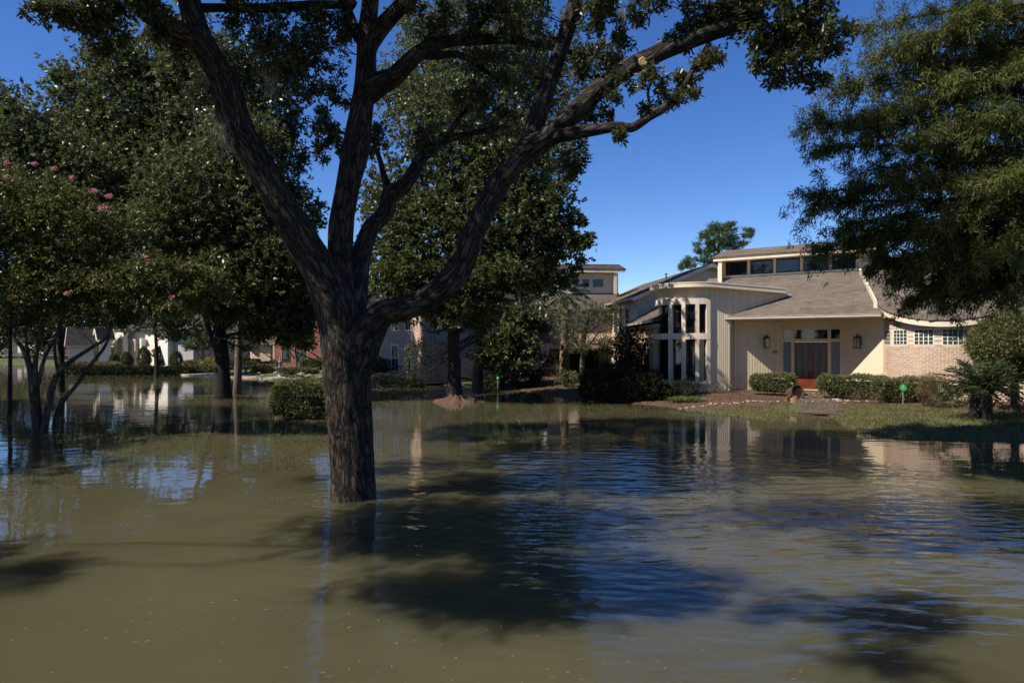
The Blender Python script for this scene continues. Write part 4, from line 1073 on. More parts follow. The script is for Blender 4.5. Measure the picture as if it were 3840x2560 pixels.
def big_oak():
    Z = 11.1
    root = thing('live_oak', 'massive forked oak with rough furrowed trunk standing alone in flood water', 'tree', G(1324, 1853))
    lm = Limbs()
    lm.add(pl([(1326, 1980, Z, 92), (1324, 1853, Z, 85), (1318, 1700, Z, 82), (1308, 1560, Z, 81), (1304, 1430, Z, 84), (1300, 1330, Z, 92), (1280, 1220, Z + .05, 84), (1235, 1085, Z, 72), (1190, 1000, Z - .1, 64),
               (1135, 910, Z - .2, 60), (1060, 780, Z - .3, 58), (985, 640, Z - .4, 56), (905, 510, Z - .5, 54), (862, 380, Z - .6, 54), (835, 270, Z - .7, 52)]), seg=72, sub=9, rough=.05, flute=.018)
    lm.add(pl([(838, 290, Z - .7, 50), (780, 195, Z - .8, 44), (736, 100, Z - .8, 41), (708, 0, Z - .9, 39), (680, -140, Z - 1, 34), (640, -330, Z - 1.2, 26), (560, -520, Z - 1.5, 14)]), seg=22, sub=6, flute=.02)
    lm.add(pl([(825, 290, Z - .72, 44), (745, 165, Z - 1.0, 40), (620, 92, Z - 1.3, 37), (520, 15, Z - 1.6, 34), (440, -90, Z - 2.0, 30), (330, -230, Z - 2.6, 24), (180, -330, Z - 3.3, 16)]), seg=22, sub=6, flute=.02)
    # centre limb
    lm.add(pl([(1290, 1240, Z + .1, 66), (1285, 1120, Z + .25, 56), (1275, 980, Z + .4, 48), (1280, 850, Z + .5, 44), (1305, 700, Z + .6, 43), (1336, 560, Z + .7, 52), (1352, 430, Z + .75, 44), (1370, 300, Z + .8, 37), (1375, 150, Z + .8, 35),
               (1385, 60, Z + .8, 33), (1392, -60, Z + .8, 30), (1380, -300, Z + .9, 20)]), seg=30, sub=7, flute=.02)
    lm.add(pl([(1372, 190, Z + .8, 32), (1430, 105, Z + .7, 32), (1480, 50, Z + .6, 30), (1535, -5, Z + .5, 29), (1640, -110, Z + .2, 24), (1760, -260, Z - .1, 16)]), seg=18, sub=5)
    lm.add(pl([(1365, 170, Z + .8, 24), (1330, 110, Z + .9, 22), (1300, 40, Z + 1, 20), (1270, -40, Z + 1, 17), (1180, -160, Z + 1.1, 10)]), seg=14, sub=4)
    lm.add(pl([(1310, 20, Z + .95, 15), (1200, 18, Z + .6, 16), (1080, 26, Z + .2, 17), (960, 32, Z - .2, 17), (860, 30, Z - .5, 16), (760, 32, Z - .75, 17)]), seg=12, sub=4)
    lm.add(pl([(1370, 350, Z + .8, 46), (1425, 312, Z + .7, 42), (1475, 290, Z + .7, 36), (1515, 252, Z + .7, 33), (1563, 206, Z + .8, 30), (1620, 174, Z + .9, 26), (1700, 153, Z + 1.0, 22), (1800, 150, Z + 1.1, 20), (1902, 146, Z + 1.2, 18), (2004, 163, Z + 1.3, 15), (2075, 180, Z + 1.4, 12), (2150, 199, Z + 1.5, 9), (2240, 215, Z + 1.6, 5)]), seg=14, sub=5)
    lm.add(pl([(1575, 205, Z + .8, 18), (1640, 210, Z + 1, 16), (1716, 204, Z + 1.1, 13), (1790, 245, Z + 1.2, 10), (1870, 306, Z + 1.3, 6)]), seg=9, sub=4)
    lm.add(pl([(1745, 148, Z + 1.0, 12), (1790, 100, Z + .9, 11), (1830, 60, Z + .8, 10), (1850, 15, Z + .7, 9), (1865, -50, Z + .6, 7)]), seg=9, sub=4)
    lm.add(pl([(1312, 1190, Z + .2, 60), (1335, 1060, Z + .5, 46), (1362, 930, Z + .8, 36), (1392, 853, Z + 1, 34), (1445, 795, Z + 1.2, 32), (1462, 730, Z + 1.3, 31), (1512, 699, Z + 1.4, 28), (1553, 643, Z + 1.5, 25), (1582, 592, Z + 1.6, 23), (1630, 556, Z + 1.7, 20), (1680, 525, Z + 1.8, 16), (1770, 500, Z + 2, 12), (1900, 474, Z + 2.2, 7)]), seg=18, sub=5)
    lm.add(pl([(1462, 735, Z + 1.3, 20), (1440, 660, Z + 1.4, 13), (1425, 600, Z + 1.5, 10), (1405, 545, Z + 1.6, 7), (1380, 470, Z + 1.7, 3)]), seg=9, sub=4)
    lm.add(pl([(1665, 532, Z + 1.75, 13), (1690, 490, Z + 1.8, 13), (1712, 455, Z + 1.8, 10), (1760, 400, Z + 1.9, 6), (1800, 330, Z + 2, 2)]), seg=9, sub=3)
    # right limb
    lm.add(pl([(1320, 1390, Z, 70), (1352, 1300, Z - .1, 68), (1390, 1225, Z - .2, 60), (1440, 1172, Z - .25, 50), (1512, 1155, Z - .3, 46), (1600, 1122, Z - .3, 47), (1680, 1060, Z - .3, 48), (1734, 985, Z - .3, 47), (1766, 900, Z - .3, 45), (1812, 800, Z - .25, 42), (1864, 703, Z - .2, 41),
               (1915, 628, Z - .2, 42), (1975, 565, Z - .2, 42), (2045, 520, Z - .2, 39), (2106, 466, Z - .25, 37), (2178, 398, Z - .3, 37), (2259, 326, Z - .35, 36), (2361, 255, Z - .4, 34), (2463, 204, Z - .5, 31), (2565, 163, Z - .6, 29), (2667, 122, Z - .7, 30), (2759, 87, Z - .8, 29), (2831, 25, Z - .9, 25), (2890, -50, Z - 1, 22), (2990, -190, Z - 1.2, 14)]), seg=44, sub=7, rough=.05, flute=.018)
    lm.add(pl([(1960, 580, Z - .2, 38), (1994, 510, Z - .1, 36), (2030, 398, Z, 34), (2075, 265, Z + .1, 31), (2116, 143, Z + .2, 30), (2150, 31, Z + .2, 28), (2170, -80, Z + .2, 24), (2190, -260, Z + .2, 14)]), seg=22, sub=6, flute=.02)
    lm.add(pl([(2080, 512, Z - .25, 26), (2140, 502, Z - .35, 25), (2208, 490, Z - .4, 23), (2310, 475, Z - .5, 20), (2371, 478, Z - .55, 18), (2433, 439, Z - .6, 16), (2489, 406, Z - .65, 16), (2524, 370, Z - .7, 15), (2565, 326, Z - .75, 12), (2596, 265, Z - .75, 10), (2627, 214, Z - .7, 9), (2660, 165, Z - .7, 10)]), seg=14, sub=5)
    lm.add(pl([(2705, 118, Z - .75, 12), (2712, 60, Z - .7, 10), (2740, 0, Z - .7, 9), (2770, -80, Z - .7, 6)]), seg=8, sub=3)
    for rows in ([(2790, 62, Z - .85, 13), (2880, 95, Z - .9, 10), (2970, 130, Z - 1, 8), (3060, 150, Z - 1.05, 6), (3150, 140, Z - 1.1, 2)], [(2840, 80, Z - .88, 9), (2880, 160, Z - .95, 7), (2930, 230, Z - 1, 5), (2970, 300, Z - 1, 2)], [(2960, 128, Z - 1, 6), (3010, 190, Z - 1.05, 5), (3050, 270, Z - 1.1, 2)],
                 [(2860, -10, Z - .95, 10), (2950, 20, Z - 1, 7), (3050, 50, Z - 1, 4), (3110, 70, Z - 1, 2)], [(2600, 148, Z - .65, 9), (2590, 90, Z - .6, 6), (2560, 30, Z - .6, 3)], [(2440, 400, Z - .6, 6), (2430, 350, Z - .6, 5), (2450, 290, Z - .6, 2)],
                 [(2150, 10, Z + .2, 12), (2230, 40, Z + .1, 8), (2320, 60, Z - .1, 6), (2420, 50, Z - .3, 3)], [(520, 15, Z - 1.6, 12), (430, 30, Z - 1.8, 9), (320, 38, Z - 2, 7), (210, 40, Z - 2.1, 4), (110, 46, Z - 2.2, 2)], [(430, 30, Z - 1.8, 7), (425, 90, Z - 1.8, 5), (410, 160, Z - 1.8, 2)]):
        lm.add(pl(rows), seg=8, sub=4, rough=.08)
    for rows in ([(-5.3, 7.8, 7.3, .09), (-6.6, 6.6, 8.2, .07), (-7.8, 5.2, 9.0, .03)], [(-2.3, 11.9, 9.0, .1), (-.5, 12.4, 10.8, .08), (2.0, 12.4, 11.8, .05), (4.8, 11.8, 11.9, .02)], [(-2.6, 11.2, 8.0, .1), (-4.6, 10.8, 9.6, .07), (-7.2, 11.4, 11.0, .03)], [(1.2, 11.2, 8.6, .08), (2.4, 10.4, 10.2, .05), (2.8, 9.6, 11.4, .02)]):
        lm.add(rows, seg=8, sub=4, rough=.08)
    trunk = lm.build('trunk', M['oak_bark'], root)
    # sawn limb scars
    for px, py, Zs, r, nrm in ((2411, 231, Z - .42 - .145, 14, (.05, -1, -.05)), (1392, 1165, Z - .3 - .17, 9, (-.3, -1, .1))):
        MB().lathe(W(px, py, Zs), [(r * 1.35 * Zs / F, -.05), (r * 1.25 * Zs / F, .004), (r * Zs / F, .012), (r * .5 * Zs / F, .010)], 16, axis=nrm).build('pruning_scar', M['cut_wood' if px > 2000 else 'old_scar'], trunk)
    S = [  # right end sprays
        ell(2880, 70, 10.2, 170, 90, .7, 300), ell(3010, 150, 10.1, 120, 80, .6, 300), ell(2960, 265, 10.1, 80, 60, .5, 150), ell(3110, 150, 10.0, 90, 35, .4, 140), ell(3060, 60, 10.1, 70, 25, .4, 110), ell(2870, 190, 10.2, 60, 60, .4, 160), ell(3060, 300, 10.0, 35, 35, .2, 40),
        ell(2780, 40, 10.3, 90, 60, .5, 200), ell(2700, 70, 10.5, 70, 50, .4, 150), ell(2560, 130, 10.6, 60, 30, .4, 90), ell(2600, 40, 10.5, 60, 40, .4, 70),
        ell(2430, 35, 10.7, 60, 60, .5, 110), ell(2300, 60, 10.9, 70, 70, .5, 130), ell(2330, 130, 10.9, 50, 30, .4, 50), ell(2210, 60, 11, 60, 60, .5, 120), ell(2240, 240, 11, 80, 50, .5, 180), ell(2320, 215, 11, 60, 40, .4, 90),
        ell(2650, 245, 10.4, 50, 30, .4, 90), ell(2570, 290, 10.4, 40, 25, .3, 60), ell(2450, 300, 10.5, 55, 50, .4, 80), ell(2480, 375, 10.5, 60, 30, .4, 50), ell(2420, 400, 10.6, 30, 20, .3, 20), ell(2570, 375, 10.4, 45, 25, .3, 40), ell(2340, 510, 10.6, 40, 20, .3, 35), ell(2330, 340, 10.7, 70, 40, .4, 60), ell(2240, 380, 10.9, 60, 60, .4, 70), ell(2280, 440, 10.8, 60, 30, .3, 35),
        ell(2160, 600, 11.3, 60, 60, .5, 110), ell(2180, 420, 11.3, 40, 50, .4, 60), ell(2000, 330, 11.6, 90, 120, .6, 170), ell(2000, 120, 11.6, 110, 90, .6, 190),
        # centre and top
        ell(1880, 60, 11.8, 110, 60, .6, 190), ell(1700, 90, 12, 120, 70, .7, 160), ell(1860, 250, 12.3, 150, 70, .7, 220), ell(1600, 60, 11.6, 80, 60, .6, 90), ell(1230, 150, 12, 90, 110, .7, 260), ell(1100, 120, 11.5, 130, 90, .7, 320), ell(1160, 300, 12, 110, 80, .6, 260), ell(1030, 230, 11.3, 90, 70, .6, 170),
        ell(1400, 500, 12.6, 70, 70, .5, 170), ell(1780, 420, 12.9, 90, 80, .6, 200), ell(1880, 470, 13.1, 80, 50, .5, 120), ell(1600, 500, 12.8, 60, 60, .5, 100), ell(1240, 480, 12.1, 60, 60, .5, 150), ell(1230, 560, 12.2, 40, 40, .4, 60), ell(1290, 380, 12.0, 50, 30, .4, 60), ell(930, 90, 10.8, 80, 80, .5, 130),
        # left arm
        ell(560, 55, 9.4, 60, 40, .4, 110), ell(420, 40, 9.2, 80, 40, .4, 120), ell(300, 35, 9.0, 80, 35, .4, 110), ell(200, 40, 8.9, 60, 25, .3, 55), ell(130, 45, 8.8, 40, 18, .25, 26), ell(420, 120, 9.2, 40, 60, .35, 60), ell(300, 90, 9.1, 50, 25, .3, 70), ell(380, 180, 9.3, 28, 25, .25, 28), ell(620, 160, 10, 50, 60, .4, 90)]
    S2 = [  # crown above the picture, unseen, its clumps placed to shade the water
        ((-7.8, 6.0, 9.0), (2.0, 1.6, 1.0), 1500), ((-7.2, 3.6, 9.2), (1.6, .9, .8), 900), ((0.5, 12.8, 12.4), (3.6, 1.9, 1.2), 2600), ((-6.5, 15.4, 12.8), (3.0, 2.1, 1.1), 1500), ((-10.2, 14.4, 12.4), (2.4, 2.1, 1.1), 1100), ((-3.6, 13.2, 12.6), (2.8, 1.8, 1.1), 1500), ((2.4, 9.6, 11.6), (2.8, 1.6, 1.0), 1400), ((-7.4, 11.6, 11.2), (2.2, 1.8, 1.1), 1200), ((-4.2, 2.6, 9.0), (.9, .8, .7), 160), ((-2.6, 5.3, 11.3), (3.2, 1.5, 1.0), 1300), ((-5.4, 9.4, 9.6), (2.0, 1.6, 1.1), 1100), ((-4.0, 10.4, 10.6), (2.2, 1.6, 1.0), 900), ((-2.0, 12.5, 11.0), (3.0, 2.5, 1.3), 700), ((2.2, 11.5, 10.2), (2.6, 2.2, 1.1), 600), ((4.4, 9.0, 9.6), (1.8, 1.5, .9), 220), ((-9.6, 9.5, 9.6), (1.8, 1.6, 1.0), 320), ((-13.9, 4.1, 9.0), (1.2, 1.0, .8), 240)]
    P, D = ellipsoids(S, .15, 9); P2, D2 = ellipsoids(S2, .17, 14)
    br = Limbs(); anc = lm.points(); near = np.array([np.min(np.linalg.norm(anc[:, :3] - p, axis=1)) for p in P])
    twigs(br, P[near < .6], anc, 420, .016, seg=4, sag=.1); twigs(br, P2, anc, 60, .05, seg=5, sag=.3)
    br.build('branches', M['dark_bark'], root)['kind'] = 'stuff'
    V, Q = leaves(P, D, 7, .095, .038, spread=.9, droop=.05, jitter=.03); V2, Q2 = leaves(P2, D2, 6, .19, .085, spread=.9, jitter=.06)
    V, Q = np.vstack([V, V2]), np.vstack([Q, Q2 + len(V)])
    npmesh('crown', V, Q, M['oak_leaf'], root)['kind'] = 'stuff'
    # tufts of hanging moss
    Pm = []; 
    for px, py, Zs, n, r in ((835, 480, 10.35, 120, .17), (1010, 290, 11.4, 60, .12), (2150, 260, 11, 50, .1), (2330, 45, 10.8, 60, .07), (1690, 470, 12.9, 50, .1)):
        Pm.append(W(px, py, Zs) + rng.normal(size=(n, 3)) * np.array([r * .5, r * .4, r]))
    Pm = np.vstack(Pm); V, Q = leaves(Pm, np.tile([0, 0, -1.0], (len(Pm), 1)), 2, .16, .008, spread=.35, droop=.3)
    npmesh('hanging_moss', V, Q, M['moss'], root)['kind'] = 'stuff'
big_oak()

# ------------------------------------------------------------------ other trees
def straight(px, py, ztop, lean=0.0, hw=20, top=.5, z0=-.4, Z=None, wob=.15):
    """simple trunk: foot on the water or ground at a photo pixel, rising to ztop"""
    b = G(px, py) if Z is None else np.array([(px - 1920) / F * Z, Z, 0])
    r = hw * b[1] / F
    if Z is not None: b[2] = gz(b[0], b[1]) - .1
    pts = []
    for i, k in enumerate(np.linspace(0, 1, 6)):
        z = (b[2] if Z is not None else z0) + k * (ztop - z0)
        flare = 1 + .35 * math.exp(-k * 9)
        pts.append((b[0] + lean * k + wob * math.sin(k * 5 + px) * k, b[1] + wob * math.sin(k * 4 + 2) * k, z, r * flare * (1 - (1 - top) * k)))
    return pts

def fork(tr, k, dx, dy, dz, f=.6):
    """side limb leaving trunk point k"""
    p = np.array(tr[k]); a = p[:3] + np.array([dx, dy, dz]) * .5 + np.array([0, 0, -abs(dz) * .08]); b = p[:3] + np.array([dx, dy, dz])
    return [(*p[:3], p[3] * f * 1.15), (*a, p[3] * f * .8), (*b, p[3] * f * .35)]

# shade oak with lit root mound behind the live oak
t = straight(1703, 1505, 9.5, -.2, hw=24, top=.55, z0=-.3)
tree('shade_oak', 'dense oak on its own root mound between brick house and palm', G(1703, 1505),
     [t, fork(t, 2, 2.5, -.5, 3.2), fork(t, 3, -2.8, .2, 3.0), fork(t, 3, 2.2, .6, 3.4), fork(t, 4, -1.6, -.5, 3.0), fork(t, 4, 1.2, .8, 3.4), fork(t, 2, -2.2, -.8, 2.6)],
     [ell(1640, 900, 29, 190, 200, 2.4, 1956), ell(1830, 800, 29, 190, 220, 2.6, 2216), ell(1480, 800, 29.5, 120, 190, 2.0, 912), ell(1960, 900, 28.5, 120, 170, 2.0, 1042), ell(1740, 560, 29.5, 250, 190, 2.6, 1956), ell(1990, 620, 29, 120, 150, 1.8, 781),
      ell(1620, 1040, 28.5, 180, 70, 1.8, 912), ell(1850, 1040, 28, 170, 80, 1.8, 977), ell(2080, 800, 28, 70, 90, 1.2, 298), ell(2120, 890, 27.8, 90, 40, .9, 220), ell(2190, 880, 27.6, 40, 18, .5, 64), ell(2150, 950, 27.6, 70, 35, .7, 98), ell(2200, 840, 27.5, 30, 25, .4, 30), ell(2120, 1040, 27.8, 60, 40, .7, 91), ell(2215, 925, 27.4, 35, 18, .4, 30), ell(1780, 1160, 28.2, 120, 40, 1.2, 338), ell(1560, 1150, 28.6, 110, 50, 1.3, 390), ell(2030, 1010, 28, 70, 90, 1.0, 338), ell(1640, 380, 29.5, 160, 110, 2.0, 651), ell(1700, 1200, 28.5, 130, 40, 1.2, 256), ell(1560, 1080, 29, 120, 90, 1.4, 414), ell(2100, 760, 28.5, 90, 110, 1.3, 296), ell(1470, 1000, 29.5, 90, 110, 1.3, 315)],
     'tree_leaf', 'dark_bark', per=8, L=0.185, Wd=0.09, tw=150, trunk_seg=16)
# roots mound
t = straight(1790, 1452, 17, .4, hw=16, top=.5)
tree('tall_willow_oak', 'tall wispy oak with upswept branch tips rising behind the dense oak', G(1790, 1452),
     [t, fork(t, 4, -3, 0, 3.2), fork(t, 4, 3.2, .4, 3.0), fork(t, 3, -2.2, .5, 3.6), fork(t, 3, 2.4, -.5, 3.8)],
     [ell(1640, 330, 38, 160, 180, 3, 1296), ell(1850, 250, 38, 170, 200, 3, 1539), ell(1560, 130, 38.5, 90, 110, 2, 421), ell(1700, 80, 38, 110, 100, 2, 534), ell(1980, 350, 38, 120, 170, 2.2, 810), ell(1930, 60, 38, 110, 90, 2, 534), ell(2090, 520, 37.5, 90, 130, 1.8, 486), ell(1480, 330, 38.5, 90, 110, 1.8, 421), ell(1800, -80, 38, 220, 90, 2.5, 567), ell(2150, 300, 37, 90, 130, 1.8, 270), ell(2120, 120, 37, 80, 90, 1.6, 180)],
     'bright_leaf', 'pale_bark', per=7, L=0.22, Wd=0.09, tw=150)
# dark forked oak on the left
t = straight(838, 1492, 8.6, -.3, hw=27, top=.6)
tree('forked_shade_tree', 'dark thick-trunked oak with a side limb curving right over the water', G(838, 1492),
     [t, fork(t, 2, 2.6, 0, 2.2, .75), fork(t, 3, -2.8, -.4, 2.6), fork(t, 4, 1.6, .5, 3), fork(t, 4, -1.8, .4, 3.2)],
     [ell(760, 760, 30, 190, 180, 2.4, 1863), ell(960, 820, 30, 150, 150, 2.2, 1524), ell(640, 880, 29.5, 150, 150, 2.0, 1185), ell(1080, 960, 29.5, 120, 110, 1.8, 1100), ell(830, 1000, 29, 200, 70, 1.8, 1185), ell(980, 1100, 29, 150, 60, 1.5, 880), ell(1130, 1090, 30, 90, 80, 1.4, 643), ell(900, 560, 30.5, 150, 130, 2.0, 1100), ell(1130, 780, 31, 70, 90, 1.3, 405), ell(1060, 660, 31, 60, 50, 1.2, 202), ell(1060, 1190, 29.5, 100, 50, 1.2, 490), ell(1150, 1190, 30, 60, 50, 1.0, 280), ell(1010, 1250, 29.5, 70, 35, 1.0, 233), ell(1110, 1265, 30, 60, 30, .9, 175), ell(700, 1080, 29.5, 150, 70, 1.4, 446), ell(880, 1150, 29.5, 120, 50, 1.2, 318), ell(1180, 1010, 30, 70, 90, 1.2, 276), ell(1020, 900, 30.5, 120, 110, 1.6, 446)],
     'tree_leaf', 'dark_bark', per=8, L=0.185, Wd=0.09, tw=140, trunk_seg=16)
t = straight(888, 1478, 11.5, .4, hw=13, top=.6)
tree('pale_slender_tree', 'slender pale-barked tree growing right beside the thick dark trunk', G(888, 1478),
     [t, fork(t, 4, 1.6, .3, 2.4), fork(t, 4, -1.9, .2, 2.6), fork(t, 3, 1.5, -.3, 2.4)],
     [ell(1010, 420, 33, 110, 130, 1.8, 950), ell(860, 330, 33, 120, 120, 1.8, 831), ell(1090, 560, 33, 50, 80, 1.2, 336), ell(940, 230, 33, 130, 80, 1.8, 633), ell(1000, 1040, 32, 60, 50, 1, 257)],
     'far_leaf', 'pale_bark', per=7, L=0.19, Wd=0.09, tw=90)
# big left tree behind the crape myrtle
t = straight(858, 1450, 12, -3.6, hw=10, top=.6)
tree('broad_left_oak', 'broad glossy oak filling the left sky above the white house', G(858, 1450),
     [t, fork(t, 3, -5, -.4, 3.2), fork(t, 3, -3.4, -.5, 1.0), fork(t, 4, -3.2, .5, 3), fork(t, 4, 1.4, .5, 4), fork(t, 2, -4.0, -1.5, 2.6)],
     [ell(560, 420, 38, 200, 190, 3.2, 2613), ell(420, 600, 38, 210, 170, 3.2, 2613), ell(650, 640, 37, 170, 160, 2.8, 2090), ell(270, 330, 38, 80, 90, 2, 557), ell(470, 250, 38, 130, 90, 2.4, 871), ell(700, 300, 38, 110, 120, 2.2, 905), ell(330, 760, 37, 180, 120, 2.6, 1393), ell(560, 830, 36, 190, 100, 2.4, 1480), ell(760, 480, 37, 90, 130, 2.0, 766), ell(240, 480, 38, 70, 70, 1.6, 330), ell(700, 150, 38.5, 140, 80, 2, 661), ell(180, 600, 38, 150, 120, 2.2, 549), ell(820, 650, 37.5, 120, 140, 2.2, 654), ell(880, 330, 38, 110, 130, 2.0, 506), ell(480, 980, 37, 200, 80, 2.0, 549)],
     'tree_leaf', 'dark_bark', per=8, L=0.24, Wd=0.115, tw=150)
t = straight(228, 1470, 9, 0, hw=11, top=.6)
tree('left_edge_oak', 'dark thin-trunked oak behind the crape myrtle stems', G(228, 1470),
     [t, fork(t, 3, -2.6, -.3, 2.4), fork(t, 4, 2.0, .3, 2.4), fork(t, 4, -1.5, .3, 2.6)],
     [ell(150, 620, 33, 190, 130, 2.2, 1612), ell(60, 480, 33, 110, 110, 1.8, 773), ell(330, 700, 33, 150, 130, 2, 1047), ell(20, 390, 33.5, 60, 80, 1.2, 322), ell(120, 820, 32.5, 200, 90, 1.8, 967), ell(-120, 560, 33, 150, 170, 2, 967), ell(230, 970, 32, 160, 80, 1.6, 612), ell(420, 1080, 33, 150, 70, 1.6, 612), ell(90, 1100, 32, 170, 70, 1.5, 409), ell(330, 1180, 32.5, 150, 45, 1.4, 293), ell(120, 1190, 33, 130, 40, 1.2, 214)],
     'tree_leaf', 'dark_bark', per=8, L=0.2, Wd=0.095, tw=90)
t = straight(32, 1560, 8, .1, hw=7, top=.6)
tree('thin_edge_tree', 'thin straight-stemmed tree left of the crape myrtle', G(32, 1560),
     [t, fork(t, 4, -1.2, 0, 1.6), fork(t, 4, 1.0, .3, 1.8)],
     [ell(-40, 760, 23, 160, 160, 1.4, 420), ell(30, 950, 23, 130, 90, 1.0, 220)], 'far_leaf', 'dark_bark', per=7, L=.13, Wd=.06, tw=40)
t = straight(586, 1416, 6.5, .1, hw=7, top=.7)
tree('bank_sapling', 'young thin-trunked tree rising from the water before the white house', G(586, 1416),
     [t, fork(t, 4, -1.4, 0, 1.8), fork(t, 4, 1.6, .2, 1.6), fork(t, 5, .3, .3, 1.8)],
     [ell(560, 1130, 49, 110, 70, 2.0, 588), ell(650, 1170, 49, 90, 60, 1.8, 475), ell(500, 1220, 49.5, 60, 40, 1.4, 210), ell(640, 1240, 49, 70, 30, 1.2, 210)], 'tree_leaf', 'dark_bark', per=7, L=.19, Wd=.09, tw=50)

# crape myrtle with pink blossom
def myrtle():
    Z = 19.0
    root = thing('crape_myrtle', 'many-stemmed crape myrtle with pink blossoms rooted in the flood water', 'tree', G(165, 1620))
    lm = Limbs()
    for rows in ([(138, 1640, Z, 20), (132, 1560, Z, 18), (122, 1460, Z, 16), (108, 1370, Z - .1, 12), (80, 1298, Z - .2, 9), (54, 1270, Z - .2, 8), (56, 1215, Z - .2, 7), (40, 1130, Z - .3, 6), (10, 1010, Z - .4, 4), (-20, 880, Z - .4, 2)],
                 [(150, 1640, Z + .1, 20), (140, 1540, Z + .1, 18), (134, 1440, Z, 14), (133, 1360, Z, 11), (148, 1270, Z, 9), (165, 1190, Z, 8), (180, 1080, Z, 6), (170, 940, Z - .1, 4), (200, 780, Z - .1, 2)],
                 [(160, 1640, Z, 18), (178, 1540, Z, 17), (198, 1450, Z, 15), (220, 1395, Z, 13), (268, 1352, Z - .2, 11), (335, 1308, Z - .4, 9), (395, 1268, Z - .6, 8), (418, 1225, Z - .7, 7), (470, 1160, Z - .9, 5), (560, 1090, Z - 1.1, 4), (660, 1040, Z - 1.2, 2)],
                 [(208, 1650, Z + .3, 14), (212, 1570, Z + .3, 13), (235, 1505, Z + .2, 12), (282, 1450, Z + .2, 10), (312, 1405, Z + .2, 9), (350, 1355, Z + .2, 8), (392, 1300, Z + .1, 7), (412, 1240, Z, 6), (400, 1150, Z, 5), (430, 1030, Z, 3), (420, 900, Z, 2)],
                 [(142, 1440, Z, 11), (160, 1365, Z + .1, 9), (182, 1312, Z + .2, 8), (210, 1265, Z + .3, 7), (235, 1190, Z + .4, 5), (280, 1050, Z + .5, 4), (300, 900, Z + .5, 2)],
                 [(128, 1420, Z, 10), (106, 1330, Z + .3, 8), (95, 1250, Z + .4, 7), (100, 1150, Z + .5, 5), (80, 1000, Z + .5, 3)],
                 [(205, 1280, Z - .2, 6), (206, 1330, Z - .1, 7), (212, 1370, Z, 7), (216, 1400, Z, 8)]):
        lm.add([(x, y, z, r * .78) for x, y, z, r in pl(rows)], seg=9, sub=4, rough=.10)
    S = [ell(100, 760, 18.5, 150, 130, 1.3, 979), ell(250, 830, 18.6, 170, 130, 1.3, 1050), ell(60, 950, 18.5, 170, 130, 1.2, 979), ell(300, 980, 18.6, 180, 110, 1.2, 1050), ell(460, 1060, 18.3, 160, 80, 1.1, 840), ell(160, 1090, 18.4, 180, 80, 1.1, 909), ell(620, 1030, 18.0, 130, 70, .9, 588), ell(730, 1060, 17.9, 100, 60, .8, 392), ell(600, 1140, 18.0, 150, 40, .8, 350), ell(420, 1180, 18.4, 130, 40, .9, 308), ell(-60, 820, 18.5, 150, 190, 1.2, 700), ell(800, 1100, 17.9, 60, 40, .5, 125), ell(30, 1190, 18.2, 80, 30, .6, 154), ell(430, 850, 18.5, 100, 90, 1, 308)]
    P, D = ellipsoids(S)
    twigs(lm, P, lm.points(), 260, .014, seg=4)
    lm.build('stems', M['myrtle_bark'], root)
    V, Q = leaves(P, D, 7, .095, .05, spread=.9, droop=.05, jitter=.03)
    npmesh('crown', V, Q, M['myrtle_leaf'], root)['kind'] = 'stuff'
    for px, py, r in ((25, 610, 7), (130, 615, 6), (205, 632, 7), (25, 662, 8), (270, 665, 8), (352, 718, 14), (408, 735, 11), (385, 782, 18), (540, 962, 9), (252, 1100, 8), (645, 1115, 6)):
        Zf = 17.2; n = 60 if r < 14 else 110; rad = r * .8 * Zf / F
        q = rng.normal(size=(n, 3)); q /= np.linalg.norm(q, axis=1)[:, None]
        p = W(px, py, Zf) + q * rad * np.array([1.3, 1, .8]) * (rng.random((n, 1)) ** .4)
        V, Q = leaves(p, q, 1, .045, .04, spread=.5, fold=.5)
        npmesh('flower_cluster', V, Q, M['petal'], root)['kind'] = 'stuff'
myrtle()

